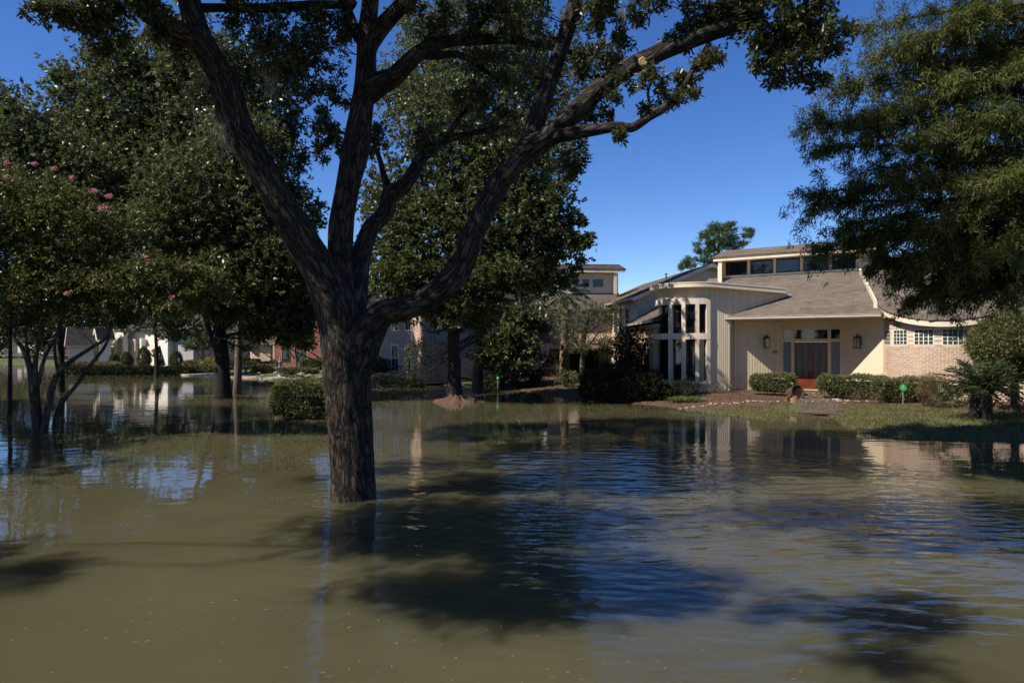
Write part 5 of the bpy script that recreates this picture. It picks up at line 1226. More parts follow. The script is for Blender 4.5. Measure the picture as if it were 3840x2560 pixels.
# bald cypress reaching in from the right
def cypress():
    b = np.array([14.3, 16.0, 0.0]); Z = 16.0
    root = thing('bald_cypress', 'feathery bald cypress with sweeping boughs hanging over the roof', 'tree', (b[0], b[1], gz(b[0], b[1])))
    lm = Limbs()
    lm.add([(b[0], b[1], -.2, .42), (b[0], b[1], 1.5, .33), (b[0] + .1, b[1], 5, .27), (b[0] + .1, b[1] + .1, 9, .2), (b[0], b[1], 14, .12), (b[0], b[1], 18, .05)], seg=18, sub=5, rough=.08, flute=.03)
    boughs = []
    def bough(px, py, Zt, z_at, sag=.4, r=.06):
        """bough from the trunk at height z_at out to a photo point"""
        t = W(px, py, Zt * .94); a = np.array([b[0] + .1, b[1], z_at]); d = t - a
        m1 = a + d * .35 + np.array([0, 0, sag]); m2 = a + d * .7 + np.array([0, 0, sag * .7])
        lm.add([(*a, r * 1.2), (*m1, r * .8), (*m2, r * .5), (*t, r * .12)], seg=7, sub=6, rough=.05)
        boughs.append(lm.paths[-1])
    for px, py, Zt, z, sg in ((3010, 470, 17.2, 7.0, .5), (3060, 560, 17.0, 6.4, .4), (3010, 730, 17.2, 5.6, .5), (3040, 770, 17.5, 5.2, .4), (3230, 110, 17.5, 10.0, .5), (3180, 320, 17.2, 8.6, .6), (3120, 330, 17.0, 8.2, .3), (3260, 210, 16.5, 9.0, .4),
                               (3070, 930, 17.8, 4.8, .3), (3180, 840, 17.0, 5.4, .4), (3330, 1050, 17.0, 4.6, .5), (3480, 1100, 16.6, 4.6, .6), (3300, 980, 17.6, 4.6, .3), (3680, 1110, 16.2, 4.6, .6), (3560, 1080, 17.5, 4.8, .5), (3770, 1080, 15.8, 4.8, .4),
                               (3350, 700, 15.8, 6.0, .4), (3450, 500, 15.6, 7.2, .4), (3550, 300, 15.5, 8.6, .4), (3400, 150, 15.8, 9.6, .5), (3300, 420, 16.0, 7.8, .5), (3600, 60, 15.4, 10, .4), (3500, 850, 15.2, 5.6, .4), (3650, 700, 15.0, 6.4, .3), (3750, 900, 15.0, 5.6, .3), (3700, 450, 14.9, 7.8, .3), (3350, -80, 16.2, 11, .4), (3300, 880, 16.5, 5.4, .4), (3420, 960, 16.0, 5.2, .4), (3800, 250, 14.6, 9, .3), (3220, 640, 16.6, 6.2, .4), (3170, 480, 16.6, 7.2, .3), (3810, 650, 14.4, 6.5, .2), (3620, 990, 15.2, 5.0, .3), (3680, 200, 16.8, 9.5, .4), (3560, 620, 17.2, 6.8, .4), (3740, 780, 17.0, 6, .3), (3680, 1000, 17.4, 5, .3), (3400, 1130, 17.2, 4.4, .5), (3560, 1150, 16.8, 4.3, .6), (3450, 1060, 17.0, 4.6, .4), (3640, 1060, 16.6, 4.6, .5), (3250, 1010, 17.4, 4.7, .4), (3760, 1130, 16.2, 4.4, .5), (3140, 900, 17.6, 5.0, .35)):
        bough(px, py, Zt, z, sg)
    for a_ in np.linspace(0, 6.28, 13)[:-1]:        # boughs outside the picture
        for z in (6, 9, 12.5):
            if math.cos(a_) > -.3 or z > 12:
                t = np.array([b[0] + math.cos(a_ + z) * 3.4, b[1] + math.sin(a_ + z) * 3.2, z - .3 + rng.random()]); a = np.array([b[0], b[1], z])
                lm.add([(*a, .06), (*(a + (t - a) * .5 + (0, 0, .4)), .035), (*t, .008)], seg=6, sub=5, rough=.05); boughs.append(lm.paths[-1])
    # sprays hang from side shoots along the outer part of each bough
    P = []; D = []
    for C in boughs:
        p = C[:, :3]; L = np.linalg.norm(p[-1] - p[0]); ns = int(max(24, L * 11))
        for _ in range(ns):
            k = .18 + .82 * rng.random() ** .75; i = min(int(k * (len(p) - 1)), len(p) - 2)
            q = p[i] + (p[i + 1] - p[i]) * rng.random(); dirb = p[i + 1] - p[i]; dirb /= np.linalg.norm(dirb)
            sd = np.cross(dirb, (0, 0, 1.0)); sd /= np.linalg.norm(sd) + 1e-9
            wv = (1.1 - k * .55) * (.35 + .65 * rng.random()) * (.30 + .09 * L)
            sh = sd * rng.choice((-1, 1)) * wv + dirb * wv * .8 + np.array([0, 0, wv * (rng.normal() * .75 + .1)])
            n = int(9 + wv * 16)
            u = rng.random((n, 1))
            pt = q + sh * u + np.array([0, 0, -.14]) * u ** 2 + rng.normal(size=(n, 3)) * .06
            P.append(pt); D.append(np.repeat((sh / (np.linalg.norm(sh) + 1e-9) * .7 + np.array([0, 0, -.55]))[None], n, 0))
            if rng.random() < .3: lm.add([(*q, .008), (*(q + sh * .5), .005), (*(q + sh + (0, 0, -.14)), .002)], seg=3, sub=1, rough=0, keep=False)
    P = np.vstack(P); D = np.vstack(D)
    lm.build('trunk', M['pine_bark'], root)
    V, Q = leaves(P, D, 7, .13, .022, spread=.75, droop=.2, jitter=.04, fold=.1)
    npmesh('crown', V, Q, M['cypress_leaf'], root)['kind'] = 'stuff'
cypress()

# pine behind the house
def pine():
    Z = 66.0; c = W(2690, 930, Z); b = np.array([c[0], Z, 0.3])
    root = thing('pine_tree', 'round-topped pine showing above the roof ridge', 'tree', b)
    lm = Limbs(); lm.add([(*b, .3), (b[0] - .2, Z, 6, .26), (b[0], Z, 9.5, .18), (c[0] + .2, Z, CH + (HZ - 860) / F * Z, .07)], seg=10, sub=5)
    S = [ell(2690, 880, Z, 60, 35, 1.5, 588), ell(2640, 930, Z, 40, 22, 1.3, 280), ell(2720, 920, Z, 60, 26, 1.4, 364), ell(2800, 875, Z, 26, 18, .9, 140), ell(2660, 970, Z, 55, 22, 1.3, 308), ell(2590, 985, Z, 26, 20, .9, 154), ell(2740, 845, Z, 26, 14, .8, 112), ell(2560, 1005, Z + 1, 18, 14, .8, 84), ell(2780, 905, Z, 30, 12, .8, 84), ell(2760, 960, Z, 30, 14, 1, 125)]
    for cc, rr, n in S: lm.add([(b[0] + .1, Z, cc[2] - .8, .07), (*((np.array([b[0], Z, cc[2] - .5]) + cc) / 2), .05), (*cc, .02)], seg=6, sub=3)
    P, D = ellipsoids(S); lm.build('trunk', M['pine_bark'], root)
    V, Q = leaves(P, D, 12, .30, .035, spread=.6, jitter=.03)
    npmesh('crown', V, Q, M['pine_leaf'], root)['kind'] = 'stuff'
pine()

# far trees closing the view behind the houses
FAR = [(-250, 92, 13, 'tall dark tree far beyond the grey-roofed house'), (40, 96, 12, 'dark tree behind the row of small white dormers'), (230, 88, 13.5, 'dark tree behind the pink brick gable'), (470, 86, 13, 'dark tree right behind the white brick house'), (700, 84, 12.5, 'dark tree behind the shaded end of the white house'),
       (930, 80, 13.5, 'dark tree behind the low peach brick wing'), (1130, 78, 13, 'dark tree behind the red brick house'), (1390, 70, 13, 'dark tree behind the neighbouring pink brick house'), (1640, 74, 12, 'dark tree behind the grey clapboard upper floor'), (1880, 72, 8.5, 'dark tree behind the iron fence'), (-120, 110, 15, 'tall dark tree at the far end of the flooded street'), (580, 98, 15, 'tallest dark tree standing behind the white house roof'), (1020, 94, 14, 'tall dark tree rising between the white and red brick houses'), (330, 104, 15, 'tall dark tree far behind the pointed white dormers'), (820, 92, 14, 'tall dark tree behind the grey end wall')]
for i, (px, Z, h, lab) in enumerate(FAR):
    x = (px - 1920) / F * Z; w = 4.6 + rng.random()
    base = (x, Z, gz(x, Z))
    t = [(x, Z, 0, .3), (x + .2, Z, h * .3, .25), (x, Z, h * .6, .16), (x + .1, Z, h * .85, .06)]
    S = []
    for _ in range(13):
        a = rng.random() * 6.28; rr = w * (.2 + .5 * rng.random())
        S.append(((x + math.cos(a) * rr, Z + math.sin(a) * rr * .6, h * (.12 + .78 * rng.random())), (w * .45, w * .4, h * .17), 190))
    tree('far_tree', lab, base, [t, fork(t, 1, 2, 0, 3), fork(t, 1, -2, 0, 3)], S, 'far_leaf', 'dark_bark', per=7, L=.36, Wd=.2, tw=25, group='trees closing the view behind the houses')

for px_, py_, h, lab in ((-48, -14, 13, 'unseen dark tree added far behind the photographer, first of the row'), (-40, -26, 13, 'unseen dark tree added far behind the photographer, second of the row'), (-30, -36, 13, 'unseen dark tree added far behind the photographer, third of the row'), (-54, 0, 13, 'unseen dark tree added far off to the left of the photographer'), (-16, -42, 13, 'unseen dark tree added far behind the photographer, last of the row')):  # unseen trees added to darken the reflections in the window panes
    S = [((px_ + math.cos(a) * 3.2, py_ + math.sin(a) * 3.2, h * f_), (2.8, 2.8, 2.2), 120) for a in np.linspace(0, 6.28, 5)[:-1] for f_ in (.15, .42, .7)]
    t = [(px_, py_, -.4, .35), (px_, py_, 4, .28), (px_, py_, 8, .18), (px_, py_, 11, .06)]
    tree('garden_tree', lab, (px_, py_, 0), [t, fork(t, 1, 2, 0, 3), fork(t, 1, -2, 0, 3)], S, 'far_leaf', 'dark_bark', per=6, L=.5, Wd=.3, tw=10, group='unseen trees added behind the photographer')

# small garden trees
t = straight(1880, 1440, 3.4, .3, hw=5, Z=38)
tree('garden_shrub_tree', 'small leafy green tree before the iron fence gate', t[0][:3], [t, fork(t, 3, -.9, 0, 1.0), fork(t, 3, .9, .2, .9), fork(t, 4, .3, -.3, .9)],
     [ell(1880, 1270, 37, 90, 60, 1.3, 728), ell(1950, 1210, 37.5, 60, 70, 1.1, 532), ell(1840, 1330, 36.5, 70, 40, 1.0, 448), ell(1960, 1310, 37, 60, 60, 1, 461), ell(2020, 1200, 38, 50, 50, .9, 280), ell(1900, 1360, 36.5, 80, 30, .9, 308), ell(740, 1200, 49.5, 90, 50, 1.6, 260)],
     'bright_leaf', 'dark_bark', per=7, L=0.22, Wd=0.11, tw=60)
t = straight(2176, 1418, 4.2, .5, hw=11, Z=38, top=.6)
tree('wispy_olive_tree', 'wispy grey-green small tree beside the palm trunk', t[0][:3], [t, fork(t, 3, -1.3, 0, 1.3), fork(t, 3, 1.4, 0, 1.2), fork(t, 4, .5, .3, 1.0), fork(t, 2, .8, -.3, 1.0), fork(t, 2, -.7, -.2, 1.0)],
     [ell(2130, 1190, 37.5, 70, 50, 1.0, 230), ell(2220, 1170, 37.5, 90, 50, 1.0, 300), ell(2200, 1240, 37.3, 100, 50, 1.0, 320), ell(2300, 1180, 37.5, 40, 40, .7, 90), ell(2110, 1250, 37.2, 60, 40, .8, 150), ell(2240, 1290, 37, 70, 30, .8, 150), ell(2160, 1300, 37, 60, 25, .7, 90)],
     'wispy_leaf', 'pale_bark', per=8, L=.13, Wd=.028, tw=160, r0=.02)
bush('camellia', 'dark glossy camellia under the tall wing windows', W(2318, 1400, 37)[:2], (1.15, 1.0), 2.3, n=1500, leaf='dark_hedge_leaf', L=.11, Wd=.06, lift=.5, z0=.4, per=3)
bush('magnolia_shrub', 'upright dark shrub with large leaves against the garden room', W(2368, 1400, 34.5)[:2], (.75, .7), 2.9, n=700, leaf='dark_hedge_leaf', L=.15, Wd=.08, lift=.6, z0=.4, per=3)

# palm
def palm():
    Z = 40.0; x = (2116 - 1920) / F * Z; z0 = gz(x, Z); zt = CH + (HZ - 1112) / F * Z
    root = thing('palm_tree', 'palm with warm orange-brown trunk before the brick carport storey', 'tree', (x, Z, z0))
    lm = Limbs(); lm.add([(x - .02, Z, z0 - .1, .30), (x, Z, z0 + 1.2, .25), (x + .03, Z, 3, .23), (x + .02, Z, zt - .5, .22), (x, Z, zt, .19)], seg=16, sub=6, rough=.06)
    lm.build('trunk', M['palm_bark'], root)
    for i in range(20):
        a = i * 2.399; el = 1.25 - 1.75 * (i / 20); L = 1.6
        d = np.array([math.cos(a), math.sin(a), 0]); rach = []
        for k in np.linspace(0, 1, 7):
            rach.append(np.array([x, Z, zt]) + d * L * k * math.cos(el * (1 - .25 * k)) + np.array([0, 0, L * k * math.sin(el) - .75 * k ** 2.2]))
        rach = np.array(rach); n = 34
        u = np.repeat(np.linspace(.25, 1, n // 2), 2); idx = u * 6; i0 = np.minimum(idx.astype(int), 5); f_ = (idx - i0)[:, None]
        p = rach[i0] * (1 - f_) + rach[i0 + 1] * f_; tdir = rach[i0 + 1] - rach[i0]; tdir /= np.linalg.norm(tdir, axis=1)[:, None]
        sd = np.cross(tdir, (0, 0, 1.0)); sd /= np.linalg.norm(sd, axis=1)[:, None]; sg = np.where(np.arange(n) % 2 == 0, 1, -1)[:, None]
        V, Q = leaves(p, tdir * .9 + sd * sg * .8 + np.array([0, 0, -.5]), 1, .6, .07, spread=.1)
        st = MB(); st.strip([q + sdd * .02 for q, sdd in zip(rach, np.repeat(sd[:1], 7, 0))], [q - sdd * .02 for q, sdd in zip(rach, np.repeat(sd[:1], 7, 0))])
        V = np.vstack([V, np.array(st.v)]); Q = np.vstack([Q, np.array(st.f) + n * 4])
        npmesh('frond', V, Q, M['palm_leaf'], root)
palm()

# sago palm and the round ligustrum at the right
def sago():
    c = W(3680, 1470, 20.0); x, y = c[0], c[1]; z0 = gz(x, y); zt = CH + (HZ - 1452) / F * y
    root = thing('sago_palm', 'squat sago palm with stiff dark fronds under the round tree', 'palm', (x, y, z0))
    lm = Limbs(); lm.add([(x, y, z0 - .1, .31), (x, y, z0 + .3, .30), (x + .02, y, zt - .15, .27), (x, y, zt + .05, .18)], seg=16, sub=4, rough=.1); lm.build('trunk', M['dark_bark'], root)
    for i in range(52):
        a = i * 2.399; el = 1.15 - 1.35 * (i / 52); L = 1.0 + .2 * rng.random(); d = np.array([math.cos(a), math.sin(a), 0])
        K = np.linspace(0, 1, 7)
        rach = np.array([np.array([x, y, zt]) + d * L * k * math.cos(el) + np.array([0, 0, L * k * math.sin(el) - .28 * k ** 2]) for k in K])
        n = 56; u = np.repeat(np.linspace(.12, 1, n // 2), 2); idx = u * 6; i0 = np.minimum(idx.astype(int), 5); f_ = (idx - i0)[:, None]
        p = rach[i0] * (1 - f_) + rach[i0 + 1] * f_; tdir = rach[i0 + 1] - rach[i0]; tdir /= np.linalg.norm(tdir, axis=1)[:, None]
        sd = np.cross(tdir, (0, 0, 1.0)); sd /= np.linalg.norm(sd, axis=1)[:, None]; sg = np.where(np.arange(n) % 2 == 0, 1, -1)[:, None]
        V, Q = leaves(p, tdir * .8 + sd * sg * .8 + np.array([0, 0, -.1]), 1, .25, .036, spread=.22)
        st = MB(); st.strip([q + sd[0] * .012 for q in rach], [q - sd[0] * .012 for q in rach])
        npmesh('frond', np.vstack([V, np.array(st.v)]), np.vstack([Q, np.array(st.f) + n * 4]), M['sago_leaf'], root)
sago()
def ligustrum():
    y = 21.4; x = (3800 - 1920) / F * y; z0 = gz(x, y)
    root = thing('round_clipped_tree', 'round clipped shrub tree with pale green leaves beside the curved brick wall', 'tree', (x, y, z0))
    lm = Limbs()
    lm.add([(x + .18, y + .2, z0 - .1, .13), (x + .20, y + .2, 1.0, .11), (x + .20, y + .2, 1.8, .10), (x + .1, y + .1, 2.8, .05)], seg=10, sub=4)
    for dx, dz in ((-.7, 2.6), (-.3, 3.0), (.7, 2.7), (.2, 3.1), (-.8, 2.1), (.9, 2.2)): lm.add([(x + .20, y + .2, 1.3, .08), (x + .2 + dx * .5, y + .1, (1.3 + dz) / 2, .05), (x + dx, y, dz, .02)], seg=6, sub=3)
    lm.build('trunk', M['dark_bark'], root)
    n = 9000; q = rng.normal(size=(n, 3)); q /= np.linalg.norm(q, axis=1)[:, None]
    lob = 1 + .07 * np.sin(q[:, :1] * 7) + .07 * np.sin(q[:, 2:3] * 6 + 1) + .05 * np.sin(q[:, 1:2] * 9)
    P = np.array([x + .02, y, 2.40]) + q * lob * (1 - .32 * rng.random((n, 1)) ** 2) * np.array([1.16, 1.1, 1.0])
    V, Q = leaves(P, q + np.array([-.3, 0, .1]), 4, .10, .034, spread=.75, jitter=.05)
    npmesh('crown', V, Q, M['hedge_leaf'], root)['kind'] = 'stuff'
ligustrum()

# unseen street oaks, added to shade the water and darken window reflections
for x, y, h, lab in ((-20.5, 13.0, 12.0, 'wide street oak left of the crape myrtle, outside the photograph'), (-21.0, 19.5, 13.5, 'street oak between the crape myrtle and the left edge, outside the photograph'), (-29.0, 22.0, 12.0, 'second street oak beyond the left edge of the photograph'), (-25.0, -3.0, 12.0, 'unseen street oak added left behind the photographer'), (-15.0, -16.0, 12.0, 'unseen street oak added behind the photographer across the street'), (3.0, -15.0, 12.0, 'unseen street oak added right behind the photographer')):
    t = [(x, y, -.5, .45), (x, y, 2.2, .36), (x + .2, y, 4.5, .3), (x, y, 8.5, .15)]
    S = [((x + math.cos(a) * 2.9, y + math.sin(a) * 2.9, h * (.5 + .3 * rng.random())), (2.3, 2.3, 1.7), 330) for a in np.linspace(0, 6.28, 9)[:-1]] + [((x, y, h * .85), (2.6, 2.6, 1.6), 380)]
    tree('unseen_street_oak', lab, (x, y, 0), [t, fork(t, 2, 2.4, .8, 2.6), fork(t, 2, -2.4, -.8, 2.6), fork(t, 2, .6, -2.4, 2.4), fork(t, 2, -.5, 2.4, 2.5)], S, 'tree_leaf', 'dark_bark', per=6, L=.26, Wd=.13, tw=30, group='street oaks outside the photograph')

# ------------------------------------------------------------------ garden of the large house
def hs2(s, d): return HS(s, d)[:2]
hr = -ang
hedge('clipped_hedge', 'low clipped hedge left of the front door, behind the broken pot', W(2898, 1450, 28.4)[:2], (.85, .42), .78, rot=hr, n=2300, L=.05, Wd=.03, lift=.12, roundness=.4)
hedge('long_clipped_hedge', 'long clipped hedge below the right entrance wall', W(3200, 1460, 26.6)[:2], (1.25, .45), .80, rot=hr, n=3400, L=.05, Wd=.03, lift=.12, roundness=.35)
hedge('curved_wall_hedge', 'clipped hedge under the glass block windows beside the green sign', W(3392, 1470, 25.35)[:2], (1.0, .40), .80, rot=-.15, n=2800, L=.05, Wd=.03, lift=.12, roundness=.35)
bush('browned_round_bush', 'round half-dead brown bush in front of the brick wall', W(3505, 1450, 23.7)[:2], (.62, .5), 1.10, n=2600, leaf='brown_leaf', L=.06, Wd=.014, per=4, lift=.05)
bush('thin_leggy_bush', 'thin leggy dark bush beside the sago palm trunk', W(3600, 1470, 23.0)[:2], (.55, .45), .72, n=650, leaf='dark_hedge_leaf', L=.05, Wd=.03, lift=.2)
bush('sparse_bush', 'sparse twiggy bush right of the round tree trunk', W(3835, 1470, 20.6)[:2], (.5, .4), 1.1, n=260, leaf='dark_hedge_leaf', L=.06, Wd=.03, lift=.1)
bush('bay_foot_shrub', 'grey-green shrub at the foot of the round bay', W(2560, 1440, 28.6)[:2], (.75, .5), .75, n=900, leaf='dark_hedge_leaf', L=.07, Wd=.03)
bush('wall_foot_shrub', 'thin pale shrub growing by the downspout', W(2718, 1450, 29.6)[:2], (.35, .25), .55, n=170, leaf='wispy_leaf', L=.06, Wd=.025)
bush('dry_wall_shrub', 'dry low shrub at the foot of the boarded wall', W(2665, 1455, 29.4)[:2], (.4, .25), .42, n=150, leaf='brown_leaf', L=.06, Wd=.02)
bush('dead_edging_shrub', 'row of dead brown stems in front of the long hedge', W(3260, 1480, 25.4)[:2], (.9, .22), .32, n=260, leaf='brown_leaf', L=.07, Wd=.012)
def lily(name, label, px, py, n, L):
    c = G(px, py, .28); z = gz(c[0], c[1]); root = thing(name, label, 'plant', (c[0], c[1], z))
    P = np.array([c[0], c[1], z]) + rng.normal(size=(n, 3)) * np.array([.16, .12, .01]); a = rng.random(n) * 6.28; V = []; Q = []
    for p, t in zip(P, a):
        d = np.array([math.cos(t), math.sin(t), 0]); l = L * (.6 + .5 * rng.random()); w = .016; s = np.cross(d, (0, 0, 1)); ar = []
        for k in (0, .4, .75, 1): ar.append(p + d * l * .75 * k + np.array([0, 0, l * (1.15 * k - .95 * k * k)]))
        i = len(V)
        for j, q in enumerate(ar): ww = w * (1, 1.1, .8, .1)[j]; V += [q + s * ww, q - s * ww]
        Q += [(i, i + 1, i + 3, i + 2), (i + 2, i + 3, i + 5, i + 4), (i + 4, i + 5, i + 7, i + 6)]
    npmesh('blades', np.array(V), np.array(Q), M['lily_leaf'], root)['kind'] = 'stuff'
lily('lily_clump', 'arching clump of strap leaves nearest the round bay shrub', 2545, 1492, 150, .62)
lily('lily_clump', 'second arching clump of strap leaves, on the entrance side', 2595, 1494, 140, .60)
hedge('dark_hedge', 'large dark shaded hedge on the bank left of the round bay', W(2330, 1440, 29.2)[:2], (1.7, .8), 1.12, rot=-.1, n=3200, leaf='dark_hedge_leaf', L=.09, Wd=.05, roundness=.5, bumpy=.12)  # shade of the big tree put into the dark leaf colour
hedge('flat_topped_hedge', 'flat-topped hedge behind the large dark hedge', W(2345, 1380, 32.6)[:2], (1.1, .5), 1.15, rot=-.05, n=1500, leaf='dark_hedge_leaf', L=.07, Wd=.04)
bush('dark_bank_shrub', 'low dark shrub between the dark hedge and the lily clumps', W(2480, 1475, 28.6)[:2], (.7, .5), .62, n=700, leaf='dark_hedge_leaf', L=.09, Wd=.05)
bush('palm_foot_shrub', 'bright-leaved shrub at the foot of the palm', W(2140, 1440, 35.5)[:2], (.7, .5), .75, n=520, leaf='bright_leaf', L=.09, Wd=.05)
bush('dry_palm_shrub', 'twiggy brownish shrub left of the palm foot', W(2070, 1420, 36.5)[:2], (.7, .5), 1.05, n=420, leaf='brown_leaf', L=.07, Wd=.02)
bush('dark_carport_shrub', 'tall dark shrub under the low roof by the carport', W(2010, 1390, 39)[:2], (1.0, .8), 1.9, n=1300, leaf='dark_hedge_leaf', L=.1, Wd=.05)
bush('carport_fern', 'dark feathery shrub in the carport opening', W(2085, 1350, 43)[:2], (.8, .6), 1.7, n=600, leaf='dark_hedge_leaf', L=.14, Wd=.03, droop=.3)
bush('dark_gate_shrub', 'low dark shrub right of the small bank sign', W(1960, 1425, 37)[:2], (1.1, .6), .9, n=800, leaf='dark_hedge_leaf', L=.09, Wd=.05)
hedge('small_box_shrub', 'small clipped box shrub next to the bank sign', W(1842, 1430, 36.0)[:2], (.38, .35), .75, n=600, leaf='hedge_leaf', L=.06, Wd=.035, z0=.05)
hedge('flooded_hedge', 'leafy hedge standing in water behind the live oak trunk', G(1130, 1572)[:2] + np.array([0, .6]), (1.05, .6), 1.15, n=4200, leaf='hedge_leaf', L=.065, Wd=.035, z0=-.05, lift=.1, roundness=.35, bumpy=.06, stems=24)

# lantern lamps
def lantern(label, px, py_c, p, d, out):
    k = on_wall(px, p, d); q = p + d * k; z = CH + (HZ - py_c) / F * q[1]
    root = thing('wall_lantern', label, 'lantern', (q[0], q[1], z), 'lanterns on the entrance walls')
    c = q + out * .17; c[2] = z
    ex, ey = d * 1.0, out
    MB().obox(np.array([q[0], q[1], z + .05]) + out * .03, d * .05, out * .03, (0, 0, .17)).build('back_plate', M['lantern_metal'], root)
    mb = MB(); mb.bar(np.array([q[0], q[1], z + .22]) + out * .03, c + (0, 0, .36), .025, .025); mb.bar(c + (0, 0, .36), c + (0, 0, .27), .02, .02, up=out); mb.build('bracket', M['lantern_metal'], root)
    mb = MB()
    for a in (-1, 1):
        for b in (-1, 1): mb.obox(c + ex * .085 * a + ey * .085 * b + (0, 0, -.04), ex * .009, ey * .009, (0, 0, .2))
    mb.obox(c + (0, 0, -.25), ex * .105, ey * .105, (0, 0, .015)).obox(c + (0, 0, .17), ex * .12, ey * .12, (0, 0, .012))
    mb.prism([c + ex * a * .11 + ey * b * .11 + (0, 0, .182) for a, b in ((-1, -1), (1, -1), (1, 1), (-1, 1))], [c + ex * a * .035 + ey * b * .035 + (0, 0, .28) for a, b in ((-1, -1), (1, -1), (1, 1), (-1, 1))])
    mb.build('cage', M['lantern_metal'], root)
    MB().obox(c + (0, 0, -.04), ex * .076, ey * .076, (0, 0, .19)).build('glass', M['lantern_glass'], root)
    MB().lathe(c + (0, 0, -.29), [(.01, 0), (.03, .01), (.02, .04)], 8).build('finial', M['lantern_metal'], root)
lantern('bronze wall lantern on the boarded wall by the house number', 2869, 1283, HS(SL, DF), wdir, wout + 0.0)
rdir = HS(SR, DF) - HS(BR, 0); rdir /= np.linalg.norm(rdir); rout = -np.array([-rdir[1], rdir[0], 0.0])
lantern('bronze wall lantern on the smooth wall right of the door', 3226, 1283, HS(BR, 0), rdir, rout)

# overturned pot with broken-off pieces
def pot():
    c = G(2985, 1486, .38); z = gz(c[0], c[1]) + .30
    root = thing('overturned_pot', 'overturned round planter lying beside the brick path', 'pot', (c[0], c[1], z - .3))
    ax = np.array([.28, -.93, .25])
    MB().lathe((c[0], c[1], z), [(.12, -.40), (.20, -.38), (.25, -.1), (.27, .06), (.285, .10), (.25, .10), (.235, .04), (.20, -.12), (.05, -.14)], 24, axis=ax).build('bowl', M['pot_dark'], root)
    MB().lathe((c[0], c[1], z), [(.275, .06), (.30, .07), (.30, .11), (.262, .112), (.262, .06)], 24, axis=ax).build('rim', M['pot_dark'], root)
    MB().lathe((c[0], c[1], z), [(.23, .0), (.18, .02), (.05, .03)], 20, axis=ax).build('soil', M['mulch'], root)
    for px, py, rz in ((2948, 1494, .5), (2984, 1496, -.6)):
        q = G(px, py, .36); zz = gz(q[0], q[1])
        r2 = thing('pot_shard', 'curved tan pot fragment standing %s the overturned planter' % ('left of' if px < 2960 else 'in front of'), 'pot shard', (q[0], q[1], zz))
        mb = MB(); A = np.linspace(-.7, .7, 9)
        f = lambda t, r, h: q * (1, 1, 0) + np.array([math.sin(t + rz) * r, -math.cos(t + rz) * r + .12, zz + h - .02 + .05 * math.sin(t * 3)])
        o0 = [f(t, .17, 0) for t in A]; o1 = [f(t, .20, .24) for t in A]; i0 = [f(t, .15, 0) for t in A]; i1 = [f(t, .18, .24) for t in A]
        mb.strip(o0, o1).strip(i1, i0).strip(o1, i1).poly([o0[0], o1[0], i1[0], i0[0]]).poly([o0[-1], i0[-1], i1[-1], o1[-1]])
        mb.build('shard', M['terracotta'], r2)
pot()

# small round yard signs
def yard_sign(label, px, py_disc, py_foot, r_px, Z=None, text=False):
    f = G(px, py_foot, .25) if Z is None else W(px, py_foot, Z); z0 = gz(f[0], f[1]); z0 = max(z0, -.02); y = f[1]; zc = CH + (HZ - py_disc) / F * y; r = r_px * y / F
    root = thing('yard_sign', label, 'sign', (f[0], y, z0))
    MB().box(f[0] - .012, f[0] + .012, y - .006, y + .006, z0 - .1, zc - r * .5).build('stake', M['post_grey'], root)
    fc = MB().lathe((f[0], y - .012, zc), [(r, -.006), (r, .006)], 28, axis=(0, -1, 0)).build('disc', M['sign_green'], root)
    MB().obox((f[0], y - .0215, zc - r * .18), (r * .62, 0, 0), (0, .002, 0), (0, 0, r * .07)).build('print_line', M['sign_white'], fc)
    MB().obox((f[0], y - .0215, zc - r * .40), (r * .5, 0, 0), (0, .002, 0), (0, 0, r * .05)).build('print_line', M['sign_white'], fc)
    mb = MB(); mb.prism([(f[0] - r * .16, y - .022, zc + r * .22), (f[0] + r * .16, y - .022, zc + r * .22), (f[0] + r * .2, y - .022, zc + r * .62), (f[0] - r * .2, y - .022, zc + r * .62)], [(f[0] - r * .16, y - .019, zc + r * .22), (f[0] + r * .16, y - .019, zc + r * .22), (f[0] + r * .2, y - .019, zc + r * .62), (f[0] - r * .2, y - .019, zc + r * .62)])
    mb.build('emblem', M['sign_white'], fc)
yard_sign('round bright green sign on a stake before the clipped hedge', 3386, 1453, 1502, 13, Z=24.6)
yard_sign('small round green sign on the far mulch bank by the box shrub', 1866, 1417, 1440, 5.5, Z=34.5)

